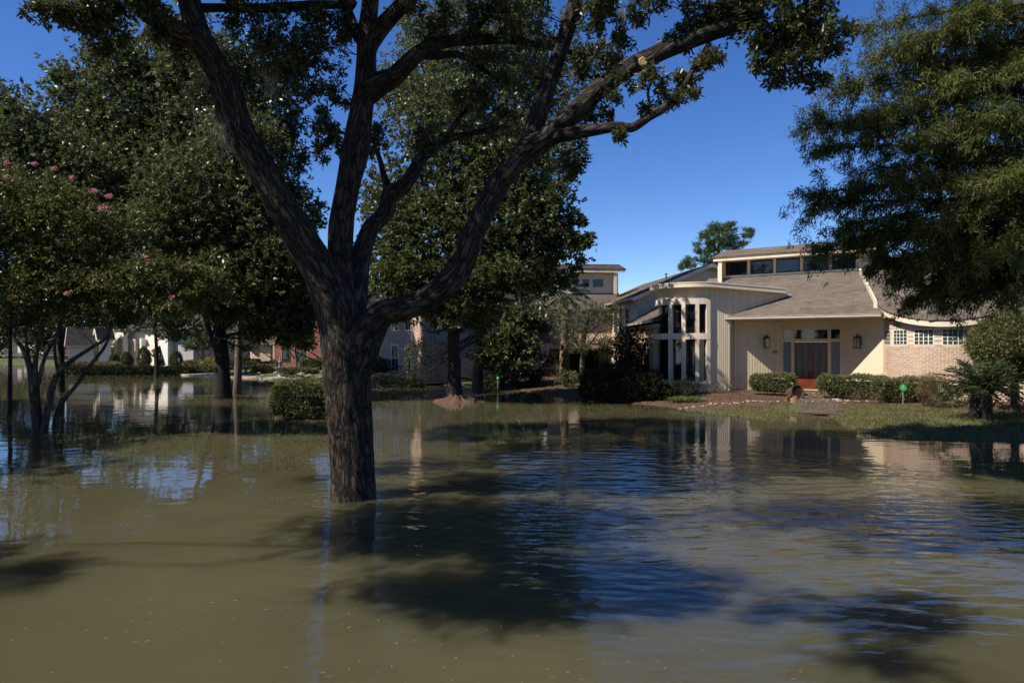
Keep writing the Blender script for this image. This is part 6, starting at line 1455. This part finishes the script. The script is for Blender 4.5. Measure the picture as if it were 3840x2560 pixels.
# brick path from door to water
P0_ = np.array([13.10, 29.35, 0.0]); pv = np.array([-.41, -.912, 0.0]); ps = np.array([.912, -.41, 0.0])
def path_uv(P):
    q = np.atleast_2d(P)[:, :2] - P0_[:2]; return q @ pv[:2], q @ ps[:2]
def path():
    us = np.linspace(0, 6.3, 24)
    zs_ = np.array([max(gz(*(P0_ + pv * u + ps * s)[:2]) for s in (-.75, 0, .75)) for u in us]) - .02
    zs_ = np.convolve(np.r_[zs_[0], zs_, zs_[-1]], [.25, .5, .25], 'valid')
    pz = lambda u: float(np.interp(u, us, zs_))
    mb = MB(); hw = lambda u: .86 - .012 * u
    l_ = [P0_ + pv * u - ps * hw(u) + (0, 0, pz(u)) for u in us]; r_ = [P0_ + pv * u + ps * hw(u) + (0, 0, pz(u)) for u in us]
    mb.strip(l_, r_).strip([p - (0, 0, .3) for p in l_], l_).strip(r_, [p - (0, 0, .3) for p in r_])
    root = mb.build('path', M['mulch'])
    tag(root, 'muddy brick path sloping from the front door into the water', 'path', kind='structure')
    me = unit_box('paver', M['paver'], .02)
    for j in range(30):
        for i in range(6):
            s = -.80 + i * .32 + (.16 if j % 2 else 0) - .08; u = .1 + j * .205
            if abs(s) > .78 or rng.random() < .06: continue
            sl = (pz(u + .1) - pz(u - .1)) / .2
            place('paver', me, root, frame(P0_ + pv * u + ps * s + (0, 0, pz(u) - .042 + rng.random() * .012), ps * .305, -pv * .19 - np.array([0, 0, .19 * sl]), np.array([0, 0, .05]) + rng.normal(size=3) * .0015))
    return pz
path_z = path()

# scattered small stuff: mulch chips, edging stones, lawn blades
def scatter():
    # lawn blades
    n = 150000
    P = np.c_[rng.uniform(3, 24, n), rng.uniform(15.5, 31, n)]
    ok = inside(P, LAND) & ~inside(P, MULCH)
    d = (P - D0[:2]) @ hn[:2]; u_, s_ = path_uv(P)
    ok &= ~((np.abs(s_) < .9) & (u_ > -.2) & (u_ < 6.1)) & (d < -1.6)
    P = P[ok]; z = ground_z(P); P3 = np.c_[P, z]
    k = len(P); a = rng.random(k) * 6.28; h = .045 + .05 * rng.random(k); w = .006 + .006 * rng.random(k)
    dx = np.c_[np.cos(a) * w, np.sin(a) * w, np.zeros(k)]; tip = np.c_[rng.normal(size=k) * .025, rng.normal(size=k) * .025, h]
    V = np.stack([P3 - dx - (0, 0, .01), P3 + dx - (0, 0, .01), P3 + tip], 1).reshape(-1, 3)
    lm_ = leafmat('lawn_leaf', (.085, .082, .03), (.165, .155, .058), (.26, .21, .11), rough=.6, spec=.25)
    o = npmesh('lawn_grass', V, np.arange(3 * k).reshape(k, 3), lm_)
    tag(o, 'short patchy lawn grass on both sides of the brick path', 'grass', kind='stuff')
    # mulch chips
    n = 26000; P = np.c_[rng.uniform(-1, 24, n), rng.uniform(17, 42, n)]; u_, s_ = path_uv(P); ok = (inside(P, MULCH) | ((np.abs(s_) < .85) & (u_ > 0) & (u_ < 6))) & inside(P, LAND); P = P[ok]
    d = (P - D0[:2]) @ hn[:2]; u_, s_ = path_uv(P); onp = (np.abs(s_) < .85) & (u_ > 0) & (u_ < 7)
    keep = (d < -.9) & (~onp | (rng.random(len(P)) < .95)); P = P[keep]; onp = onp[keep]; u_ = u_[keep]
    k = len(P); z = np.where(onp, [path_z(u) + .02 for u in u_], ground_z(P)); V, Q = leaves(np.c_[P, z + .012], np.c_[rng.normal(size=(k, 2)), rng.normal(size=k) * .25], 1, .10, .03, spread=.1)
    tag(npmesh('mulch_chips', V, Q, M['mulch']), 'brown bark mulch strewn over the garden beds', 'mulch', kind='stuff')
    # pale edging stones between bed and lawn
    st = MB()
    line = [G(a, b, .25)[:2] for a, b in ((2440, 1503), (2560, 1508), (2750, 1506), (2950, 1504))]; line2 = [G(a, b, .25)[:2] for a, b in ((3130, 1500), (3150, 1508), (3260, 1508), (3330, 1510))]
    for ln_ in (line, line2):
        for a, b in zip(ln_[:-1], ln_[1:]):
            L = np.linalg.norm(b - a); m = int(L / .07)
            for i in range(m):
                p = a + (b - a) * (i + rng.random()) / m + rng.normal(size=2) * .07; r = .025 + .035 * rng.random()
                st.lathe((p[0], p[1], gz(p[0], p[1]) - r * .3), [(r * .6, 0), (r, r * .4), (r * .9, r * .8), (r * .4, r * 1.05)], 6)
    for _ in range(70):
        u, s = rng.uniform(.3, 5.0), rng.uniform(-.8, 1.25); p = P0_ + pv * u + ps * s; r = .015 + .03 * rng.random()
        z = path_z(u) + .02 if abs(s) < .85 else gz(p[0], p[1])
        st.lathe((p[0], p[1], z - r * .3), [(r * .6, 0), (r, r * .4), (r * .9, r * .8), (r * .4, r * 1.05)], 6)
    tag(st.build('edging_stones', M['pebble']), 'pale little stones edging the garden bed', 'stones', kind='stuff')
    # floating leaf litter
    n = 700; P = np.c_[rng.uniform(-9, 14, n), rng.uniform(4, 27, n)]
    for cx, cy, m_, sg in ((-2.2, 10.6, 60, .35), (-3.2, 10.9, 40, .3), (3.5, 9.5, 70, 1.2), (-1.5, 6.5, 60, 1.0), (6, 14, 80, 1.6), (9.5, 21.8, 200, 1.6), (12.5, 17.6, 200, 1.8), (4, 25.5, 160, 2.0), (-9, 16, 120, 2.0), (0.5, 5.2, 50, .8)):
        P = np.vstack([P, np.array([cx, cy]) + rng.normal(size=(m_, 2)) * np.array([sg * 1.5, sg * .5])])
    P = P[~inside(P, LAND)]
    V, Q = leaves(np.c_[P, np.full(len(P), .003)], np.c_[rng.normal(size=(len(P), 2)), np.zeros(len(P))], 1, .05, .022, spread=.05, fold=.05)
    V[:, 2] = .003 + np.abs(V[:, 2] - .003) * .2
    tag(npmesh('floating_leaves', V, Q, M['brown_leaf']), 'scattered small leaves floating on the flood water', 'leaves', kind='stuff')
scatter()

# root mound of the shade oak
def mound():
    c = G(1703, 1507); o = MB(); rngs = []
    root = thing('root_mound', 'reddish soil and root mound at the foot of the dense oak', 'mound', (c[0], c[1], 0))
    rows = []
    for r, z in ((1.05, -.10), (.78, .04), (.55, .10), (.36, .16), (.26, .30)):
        rows.append([np.array([c[0] + .1 + math.cos(a) * r * (1 + .20 * math.sin(5 * a + 1) + .13 * math.sin(9 * a)), c[1] + math.sin(a) * r * (1 + .12 * math.cos(4 * a)), z + .05 * math.sin(7 * a) + .04 * math.sin(11 * a + r * 9)]) for a in np.linspace(0, 2 * math.pi, 36, endpoint=False)])
    for a, b in zip(rows[:-1], rows[1:]): o.strip(a + a[:1], b + b[:1])
    o.build('soil', mk('root_soil', (.15, .085, .055), (.06, .036, .026), rough=.95, scale=9, bump=1.0, bscale=16, bdist=.06), root, smooth=True)
mound()

# ------------------------------------------------------------------ neighbouring pink brick house
def neighbour():
    Kc = np.array([(1575 - 1920) / F * 40, 40.0]); sdir = np.array([.8, .6]); fdir = np.array([-.6, .8])
    root = thing('neighbour_house', 'pink brick house with grey clapboard upper side behind the live oak', 'house', (Kc[0], Kc[1], .2))
    # walls: side runs along sdir from the corner, front along fdir
    w, O, e, c, zr = gabled(root, Kc + sdir * 9.0, -sdir, 9.0, 7.0, .1, 5.4, .45, wall='mortar', roof='dark_shingle', over=.4)
    sd3 = np.array([*sdir, 0]); so = np.array([sdir[1], -sdir[0], 0]); fd3 = np.array([*fdir, 0]); fo = np.array([-fdir[1], fdir[0], 0]) 
    bricks_flat(w, np.array([*Kc, 0]), sd3, so, 8.0, .15, 2.55, 'pink_brick')
    bricks_flat(w, np.array([*Kc, 0]), sd3, so, 1.0, 2.56, 5.3, 'pink_brick', name='corner_bricks')
    bricks_flat(w, np.array([*(Kc + fdir * 7.0), 0]), -fd3, fo, 7.0, .15, 5.3, 'pink_brick', name='front_bricks', holes=[(1.0, 2.0, .7, 2.4), (3.4, 4.4, .7, 2.4), (5.2, 6.0, .7, 2.4), (1.0, 2.0, 3.2, 4.7), (3.4, 4.4, 3.2, 4.7), (5.2, 6.0, 3.2, 4.7)])
    for a, b in ((1.0, 2.0), (3.4, 4.4), (5.2, 6.0)):
        for z0, z1 in ((.7, 2.4), (3.2, 4.7)): window(root, np.array([*(Kc + fdir * (7.0 - a)), 0]), -fd3, fo, b - a, z0, z1, frame_w=.08, mat='cream', bars=(2, 2))
    n = 14
    for i in range(n):
        MB().obox(np.array([*(Kc + sdir * 4.7), 2.72 + .19 * i]) + so * .05, sd3 * 3.55, so * .03 + np.array([0, 0, .006]), (0, 0, .092)).build('clapboard', M['grey_siding'], w)
    MB().obox(np.array([*(Kc + sdir * 4.7), 2.62]) + so * .06, sd3 * 3.6, so * .05, (0, 0, .07)).build('band_board', M['grey_siding'], root)
    MB().obox(np.array([*(Kc + sdir * 1.05), 3.95]) + so * .07, sd3 * .07, so * .05, (0, 0, 1.3)).build('corner_board', M['grey_siding'], root)
    MB().bar(np.array([*(Kc + sdir * .82), .3]) + so * .06, np.array([*(Kc + sdir * .82), 5.2]) + so * .06, .09, .09, up=so).build('downspout', M['grey_siding'], root)
    window(root, np.array([*(Kc + sdir * 5.3), 0]), sd3, so, .6, 1.5, 2.4, frame_w=.06, mat='dark_frame', proud=.06)
    window(root, np.array([*(Kc + sdir * 7.2), 0]), sd3, so, .8, 3.4, 4.8, frame_w=.07, mat='dark_frame', proud=.12)
neighbour()

def fence():
    a = W(1668, 1400, 41.5); b = W(1905, 1400, 40.0); root = thing('iron_fence', 'dark picket fence between the pink brick house and the brick pier', 'fence', (a[0], a[1], .2))
    d = b - a; d[2] = 0; L = np.linalg.norm(d); d /= L; so = np.array([d[1], -d[0], 0])
    me = unit_box('picket', M['iron'])
    for i in range(int(L / .13)):
        p = a + d * i * .13; place('picket', me, root, frame((p[0], p[1], .15), d * .05, so * .02, (0, 0, 1.45 + .04 * (i % 2))))
    for z in (.35, 1.4): MB().obox((a + b) / 2 * (1, 1, 0) + (0, 0, z) - so * .025, d * L / 2, so * .015, (0, 0, .03)).build('rail', M['iron'], root)
    c = W(1928, 1400, 39.8)
    r2 = thing('brick_pier', 'short sunlit brick gate pier with white posts by the iron fence', 'pier', (c[0], c[1], gz(c[0], c[1])))
    w = MB().box(c[0] - .16, c[0] + .16, c[1] - .16, c[1] + .16, .1, 1.65).build('pier_core', M['mortar'], r2)
    bricks_flat(w, (c[0] - .16, c[1] - .16, 0), (1, 0, 0), (0, -1, 0), .32, .2, 1.63, 'brick', bl=.2)
    for x in (-.40, .32): MB().box(c[0] + x, c[0] + x + .09, c[1] - .2, c[1] - .11, .1, 1.6).build('post', M['cream'], r2)
    MB().box(c[0] - .2, c[0] + .2, c[1] - .2, c[1] + .2, 1.65, 1.72).build('cap', M['stone'], r2)
fence()

# ------------------------------------------------------------------ red brick house with garden ornaments
def red_house():
    Z = 62.0; x0 = (1032 - 1920) / F * Z
    root = thing('red_brick_house', 'red brick house half hidden by oak foliage, with a low peach wing', 'house', (x0, Z, .3))
    e = np.array([.96, -.28]); e3 = np.array([*e, 0]); out = np.array([e[1], -e[0], 0])
    w, O, ee, c, zr = gabled(root, (x0 + .96 * 6.0, Z - .28 * 6.0), -e, 6.0, 7.5, .1, 5.6, .5, wall='mortar', roof='dark_shingle')
    holes = [(.7, 1.6, .8, 2.4), (2.3, 3.2, .8, 2.4), (.7, 1.6, 3.3, 4.8), (2.3, 3.2, 3.3, 4.8)]
    bricks_flat(w, (x0, Z, 0), e3, out, 6.0, .15, 5.5, 'red_brick', bl=.3, bh=.11, holes=holes)
    for a, b, z0, z1 in holes: window(root, (x0 + e[0] * a, Z + e[1] * a, 0), e3, out, b - a, z0, z1, frame_w=.08, mat='dark_frame', bars=(2, 2))
    x1 = (935 - 1920) / F * Z
    w2, *_ = gabled(root, (x0 - .1, Z + .4), np.array([-1, .05]), x0 - x1, 5.0, .1, 2.5, .45, wall='mortar', roof='dark_shingle', wall_name='wing_wall')
    bricks_flat(w2, (x1 - .1, Z + .4 + .05 * (x0 - x1), 0), (.9988, -.05, 0), (-.05, -.9988, 0), x0 - x1, .15, 2.45, 'brick', bl=.3, bh=.11, holes=[(.9, 1.9, .2, 2.2)])
    MB().box(x1 + .85, x1 + 1.8, Z + .3, Z + .36, .2, 2.2).build('garage_door', M['tan_siding'], root)
    MB().box(x0 - .2, x0 - .02, Z - .05, Z + .16, .1, 2.5).build('column', M['tan_siding'], root)
red_house()

def fountain():
    c = G(1050, 1416, .05); x, y = c[0], c[1]; k = y / F; z = lambda py: CH + (HZ - py) / F * y
    root = thing('stone_fountain', 'tiered stone fountain with wide bowl on a pale column', 'fountain', (x, y, 0))
    MB().lathe((x, y, 0), [(.22, -.2), (.16, .05), (.13, .1), (.13, z(1397)), (.17, z(1396))], 16).build('column', M['cream'], root, smooth=True)
    MB().lathe((x, y, 0), [(.16, z(1397)), (.22, z(1392)), (.5, z(1379)), (.53, z(1376)), (.49, z(1376)), (.2, z(1384))], 24).build('bowl', M['stone'], root, smooth=True)
    MB().lathe((x, y, 0), [(.10, z(1382)), (.12, z(1374)), (.07, z(1370)), (.15, z(1362)), (.14, z(1357)), (.06, z(1352)), (.05, z(1342)), (.015, z(1334))], 16).build('finial', M['stone'], root, smooth=True)
    p = G(922, 1402, .12); x, y = p[0], p[1]; s = y / F
    r2 = thing('stone_lantern', 'small pagoda-roofed stone lantern on the far bank', 'stone lantern', (x, y, gz(x, y)))
    b0 = gz(x, y) - .03
    MB().lathe((x, y, b0), [(.20, 0), (.20, .06), (.10, .10), (.09, .26), (.17, .30), (.17, .34)], 12).build('pedestal', M['stone'], r2)
    MB().lathe((x, y, b0), [(.11, .34), (.11, .48), (.03, .49)], 6).build('light_box', M['stone'], r2)
    MB().lathe((x, y, b0), [(.30, .47), (.28, .51), (.10, .58), (.05, .62), (.06, .66), (.01, .72)], 12).build('roof', M['stone'], r2)
    # rocks round the pond
    pm = []
    for i, (px, py, r, lab) in enumerate(((945, 1404, .28, 'rounded rock right beside the stone lantern'), (905, 1406, .2, 'small rock left of the stone lantern'), (968, 1408, .22, 'grey rock between the stone lantern and brown hedge'), (1035, 1408, .22, 'rock touching the left side of the fountain column'), (1130, 1412, .4, 'largest tan rock right of the fountain'), (1160, 1414, .3, 'rock next to the largest tan rock'),
                                        (1100, 1410, .25, 'rock between the fountain and the largest rock'), (1195, 1418, .3, 'low rock at the water below the dense hedge'), (1530, 1436, .28, 'brown rock at the water before the pink brick house'), (1560, 1440, .2, 'small rock beside the brown rock by the pink house'), (985, 1412, .2, 'small rock at the edge of the pebble bed'))):
        p = G(px, py, .08); rk = MB()
        zz = gz(p[0], p[1]); v = []
        for (rr, h) in ((.8, -.15), (1.0, .1), (.9, .32), (.5, .52), (.15, .58)):
            v.append([np.array([p[0] + math.cos(a) * r * rr * (1 + .18 * math.sin(3 * a + i)), p[1] + math.sin(a) * r * rr * .8, zz + h * r * (1 + .2 * math.sin(2 * a + i))]) for a in np.linspace(0, 6.283, 10, endpoint=False)])
        for a, b in zip(v[:-1], v[1:]): rk.strip(a + a[:1], b + b[:1])
        rk.poly(v[-1])
        tag(rk.build('garden_rock', M['stone'], loc=(p[0], p[1], zz)), lab, 'rock', 'rocks along the far bank')
    n = 900; P = np.array([G(1040, 1420)[:2]]) + rng.normal(size=(n, 2)) * np.array([.55, .5]); st = MB()
    for p in P[:420]:
        r = .03 + .04 * rng.random(); st.lathe((p[0], p[1], max(gz(p[0], p[1]), .0) - .01), [(r, 0), (r * .8, r * .6), (r * .3, r * .8)], 5)
    tag(st.build('pebble_bed', M['pebble']), 'grey pebble bed round the fountain column', 'pebbles', kind='stuff')
fountain()

# ------------------------------------------------------------------ white brick house across the water
def white_house():
    Z = 63.0; X = lambda px, z=Z: (px - 1920) / F * z; zz = lambda py, z=Z: CH + (HZ - py) / F * z
    root = thing('white_brick_house', 'white painted brick house with a pink brick gabled wing across the water', 'house', (X(480), Z, .4))
    def wb(x0, x1, y0, y1, z0, z1, name, mat='white_brick'): return MB().box(x0, x1, y0, y1, z0, z1).build(name, M[mat], root)
    main = wb(X(575), X(692), Z, Z + 7, .1, zz(1236), 'wall'); bricks_flat(main, (X(575), Z, 0), (1, 0, 0), (0, -1, 0), X(692) - X(575), .2, zz(1236), 'white_brick', bl=.4, bh=.14, holes=[(.7, 1.8, .3, 2.1)])
    mid = wb(X(405), X(575), Z + .45, Z + 7, .1, zz(1236), 'wall')
    wb(X(488), X(514), Z + .1, Z + .45, .1, zz(1270), 'porch_wall', 'tan_siding')
    for a, b in ((383, 398), (430, 452), (478, 486), (572, 582)): wb(X(a), X(b), Z - .55, Z - .1, .1, zz(1268), 'column')
    wb(X(383), X(486), Z - .57, Z - .08, zz(1268), zz(1246), 'porch_beam')
    wb(X(452), X(478), Z + .40, Z + .47, .3, zz(1300), 'front_door', 'tan_siding')
    wb(X(517), X(545), Z + .40, Z + .47, .3, zz(1290), 'recess_shade', 'dark_inside')  # flat dark panel stands in for the shade of a recess
    window(root, (X(400), Z + .45, 0), (1, 0, 0), (0, -1, 0), X(428) - X(400), .5, 2.2, frame_w=.08, mat='dark_frame', bars=(3, 2))
    window(root, (X(622), Z, 0), (1, 0, 0), (0, -1, 0), X(655) - X(622), .4, 2.1, frame_w=.08, mat='dark_frame', bars=(2, 2))
    aw = MB().prism([(X(596), Z - .9, zz(1314)), (X(650), Z - .9, zz(1314)), (X(652), Z - .02, zz(1296)), (X(603), Z - .02, zz(1296))], [(X(596), Z - .9, zz(1312)), (X(650), Z - .9, zz(1312)), (X(652), Z - .02, zz(1294)), (X(603), Z - .02, zz(1294))]).build('window_hood', M['tan_siding'], root)
    for px in (618, 648): MB().bar((X(px), Z - .75, zz(1313)), (X(px), Z - .02, zz(1335)), .12, .12).build('bracket', M['tan_siding'], aw)
    aw2 = MB().prism([(X(376), Z - .9, zz(1310)), (X(424), Z - .9, zz(1310)), (X(428), Z - .02, zz(1294)), (X(385), Z - .02, zz(1294))], [(X(376), Z - .9, zz(1308)), (X(424), Z - .9, zz(1308)), (X(428), Z - .02, zz(1292)), (X(385), Z - .02, zz(1292))]).build('window_hood', M['tan_siding'], root)
    grey = wb(X(692), X(790), Z + .6, Z + 8, .1, zz(1240), 'wall', 'grey_siding')
    roof_plane(root, [(X(395), Z - .3, zz(1238)), (X(800), Z - .3, zz(1238)), (X(800), Z + 5, zz(1238) + 2.6), (X(395), Z + 5, zz(1238) + 2.6)], (1, 0, 0), 'dark_shingle', expo=.25, tab=.5)
    # pink gabled wing turned to the left
    ra = math.radians(24); RM = np.array([[math.cos(ra), -math.sin(ra)], [math.sin(ra), math.cos(ra)]]); C_ = ORG[root][:2]
    e = RM @ np.array([.90, .44]); p0 = C_ + RM @ (np.array([X(272, 62.3), 62.3]) - C_)
    w, O, ee, c, zr = gabled(root, p0, e, 1.9, 2.3, .1, zz(1285, 61), 1.15, wall='mortar', roof='dark_shingle', over=.28)
    w, O, ee, c, zr = gabled(root, p0 + RM @ np.array([2.5, -.5]), RM @ np.array([.72, .69]), .9, 1.1, .1, zz(1262, 62), 1.2, wall='white_brick', roof='dark_shingle', over=.28, wall_name='cross_wing_wall')
    # brick on the gable end that faces left
    cd_ = np.array([c[0], c[1], 0])
    e3 = np.array([e[0], e[1], 0]) / np.linalg.norm(e); c3 = np.array([e3[1], -e3[0], 0])
    root.rotation_euler.z = math.radians(-24)
    o_ = bricks_flat(root, np.array([*p0, 0]), c3, -e3, 2.3, .15, zz(1287, 61), 'pink_brick', bl=.35, bh=.13)
white_house()
for i, (px, y0, y1, w, lab) in enumerate(((428, 1328, 1366, 13, 'clipped cone shrub by the hooded window beside the pink gable'), (475, 1322, 1368, 17, 'broad clipped cone shrub right of the white porch columns'), (540, 1302, 1370, 19, 'tallest clipped cone shrub in front of the dark opening'), (599, 1348, 1370, 7, 'smallest clipped cone shrub under the big window hood'), (660, 1318, 1373, 20, 'rounded dark cone shrub against the bright white wall'))):
    Z = 60.0; x = (px - 1920) / F * Z; h = (y1 - y0) / F * Z; r = w / F * Z * 1.05; z0 = CH + (HZ - y1) / F * Z
    root = thing('cone_topiary', lab, 'topiary', (x, Z, gz(x, Z)))
    n = 900; u = rng.random(n); a = rng.random(n) * 6.28; rr = r * np.minimum(1, 2.2 * u + .5) * (1 - u ** 2.2) ** .8 + .03
    P = np.c_[x + np.cos(a) * rr, Z + np.sin(a) * rr, z0 + u * h]
    V, Q = leaves(P, np.c_[np.cos(a), np.sin(a), np.full(n, .4)], 3, .13, .07, spread=.5, jitter=.04)
    npmesh('foliage', V, Q, M['tree_leaf'], root)['kind'] = 'stuff'
    MB().lathe((x, Z, z0 - .3), [(.06, 0), (.05, .5 + h * .4)], 8).build('stem', M['stem'], root)
# hedges on the far bank
def far_hedge(label, px0, px1, yt, yb, Z, depth=.7, leaf='hedge_leaf', n=1500, L=.10, name='bank_hedge'):
    x0, x1 = (px0 - 1920) / F * Z, (px1 - 1920) / F * Z; h = (yb - yt) / F * Z; z0 = CH + (HZ - yb) / F * Z
    hedge(name, label, ((x0 + x1) / 2, Z), ((x1 - x0) / 2, depth), h, n=n, leaf=leaf, L=L, Wd=L * .55, z0=z0, bumpy=.04, roundness=.15)
far_hedge('long dark hedge at the water edge below the white house', 236, 738, 1379, 1406, 53.5, n=5200, leaf='dark_hedge_leaf')
far_hedge('brownish low hedge before the pink gable', 232, 440, 1362, 1380, 56.5, n=1500, leaf='brown_leaf')
far_hedge('lighter hedge meeting the long dark hedge at the driveway', 735, 830, 1371, 1394, 54, n=1200, leaf='hedge_leaf')
far_hedge('low hedge against the shaded grey end wall', 700, 768, 1356, 1373, 59, n=900)
far_hedge('tall bright-topped hedge right of the pale slender trunk', 868, 968, 1351, 1390, 56, n=1500)
far_hedge('brown-sided hedge left of the fountain', 955, 1032, 1371, 1404, 51.5, n=1400, leaf='brown_leaf')
far_hedge('low clipped hedge right of the fountain', 1074, 1186, 1385, 1410, 50, n=1500, leaf='hedge_leaf')
far_hedge('dense hedge below the red brick wall', 1135, 1222, 1350, 1384, 55, n=1400)
far_hedge('small hedge behind the fountain bowl', 985, 1045, 1361, 1373, 57, n=700)
far_hedge('hedge under the pink brick house windows', 1396, 1440, 1352, 1395, 42.5, n=700)
far_hedge('low hedge along the far street lawn', -300, 226, 1360, 1370, 84, n=2200, leaf='hedge_leaf', L=.16)
x_ = W(800, 1350, 55.5); bush('yellow_shrub', 'yellow and orange leaved shrub beside the dark forked trunk', x_[:2], (.8, .6), 1.0, n=500, leaf='yellow_leaf', L=.14, Wd=.07)
x_ = W(1480, 1400, 38); bush('shaded_house_shrub', 'dark shrub mass below the front windows of the pink house', x_[:2], (1.6, .6), 1.2, n=1300, leaf='dark_hedge_leaf', L=.1, Wd=.05)
x_ = W(1560, 1380, 38.5); bush('climbing_shrub', 'tall loose shrub at the corner of the pink brick house', x_[:2], (.55, .45), 3.2, n=800, leaf='tree_leaf', L=.11, Wd=.05)
for px, Z, h, lab, lf in ((905, 56, 3.3, 'light green small tree between the slender trunk and the peach wing', 'bright_leaf'), (762, 57, 3.4, 'small reddish-budded tree before the shaded grey wall', 'tree_leaf'), (1110, 57, 3.6, 'small dark tree in front of the red brick windows', 'tree_leaf')):
    x = (px - 1920) / F * Z; t = [(x, Z, 0, .09), (x + .05, Z, h * .3, .08), (x - .05, Z, h * .55, .06), (x, Z, h * .8, .03)]
    tree('garden_tree', lab, (x, Z, gz(x, Z)), [t, fork(t, 1, .8, 0, 1.0), fork(t, 1, -.8, 0, 1.0)], [((x, Z, h * .85), (1.5, 1.2, .7), 330), ((x - .7, Z, h * .7), (.9, .8, .5), 160), ((x + .8, Z, h * .72), (.9, .8, .5), 160)], lf, 'pale_bark', per=7, L=.17, Wd=.08, tw=50)
# driveway apron
v = [G(a, b, .10) for a, b in ((672, 1401), (700, 1394), (900, 1396), (985, 1408), (960, 1413), (780, 1409))]
o = MB().prism([p - (0, 0, .3) for p in v], v).build('driveway', M['concrete']); tag(o, 'tan concrete driveway apron at the far water edge', 'driveway', kind='structure')

# grey-roofed house far left
def far_house():
    Z = 92.0; X = lambda px: (px - 1920) / F * Z; zz = lambda py: CH + (HZ - py) / F * Z
    root = thing('grey_roofed_house', 'distant grey-roofed house with two pointed white dormers', 'house', (X(150), Z, .4))
    w, *_ = gabled(root, (X(275), Z), np.array([-1.0, 0.0]), X(275) - X(20), 8, .1, zz(1322), .75, wall='grey_siding', roof='dark_shingle', over=.5)
    for px in (118, 148):
        x = X(px); yb = Z - .4; p = [(x - .75, zz(1345)), (x + .75, zz(1345)), (x + .75, zz(1318)), (x, zz(1292)), (x - .75, zz(1318))]
        d = MB().prism([(a, yb, b) for a, b in p], [(a, yb + 2.5, b) for a, b in p]).build('dormer', M['cream'], root)
        window(d, (x - .42, yb, 0), (1, 0, 0), (0, -1, 0), .84, zz(1342), zz(1321), frame_w=.1, mat='grey_siding', bars=(1, 1))
    w, *_ = gabled(root, (X(215), Z + 5), np.array([-.9, .1]), 5, 6, .1, zz(1262), .5, wall='grey_siding', roof='dark_shingle', over=.5, wall_name='upper_wall')
    MB().box(X(70), X(84), Z - .2, Z - .05, .3, 2.0).build('garage_door', M['cream'], root)
far_house()
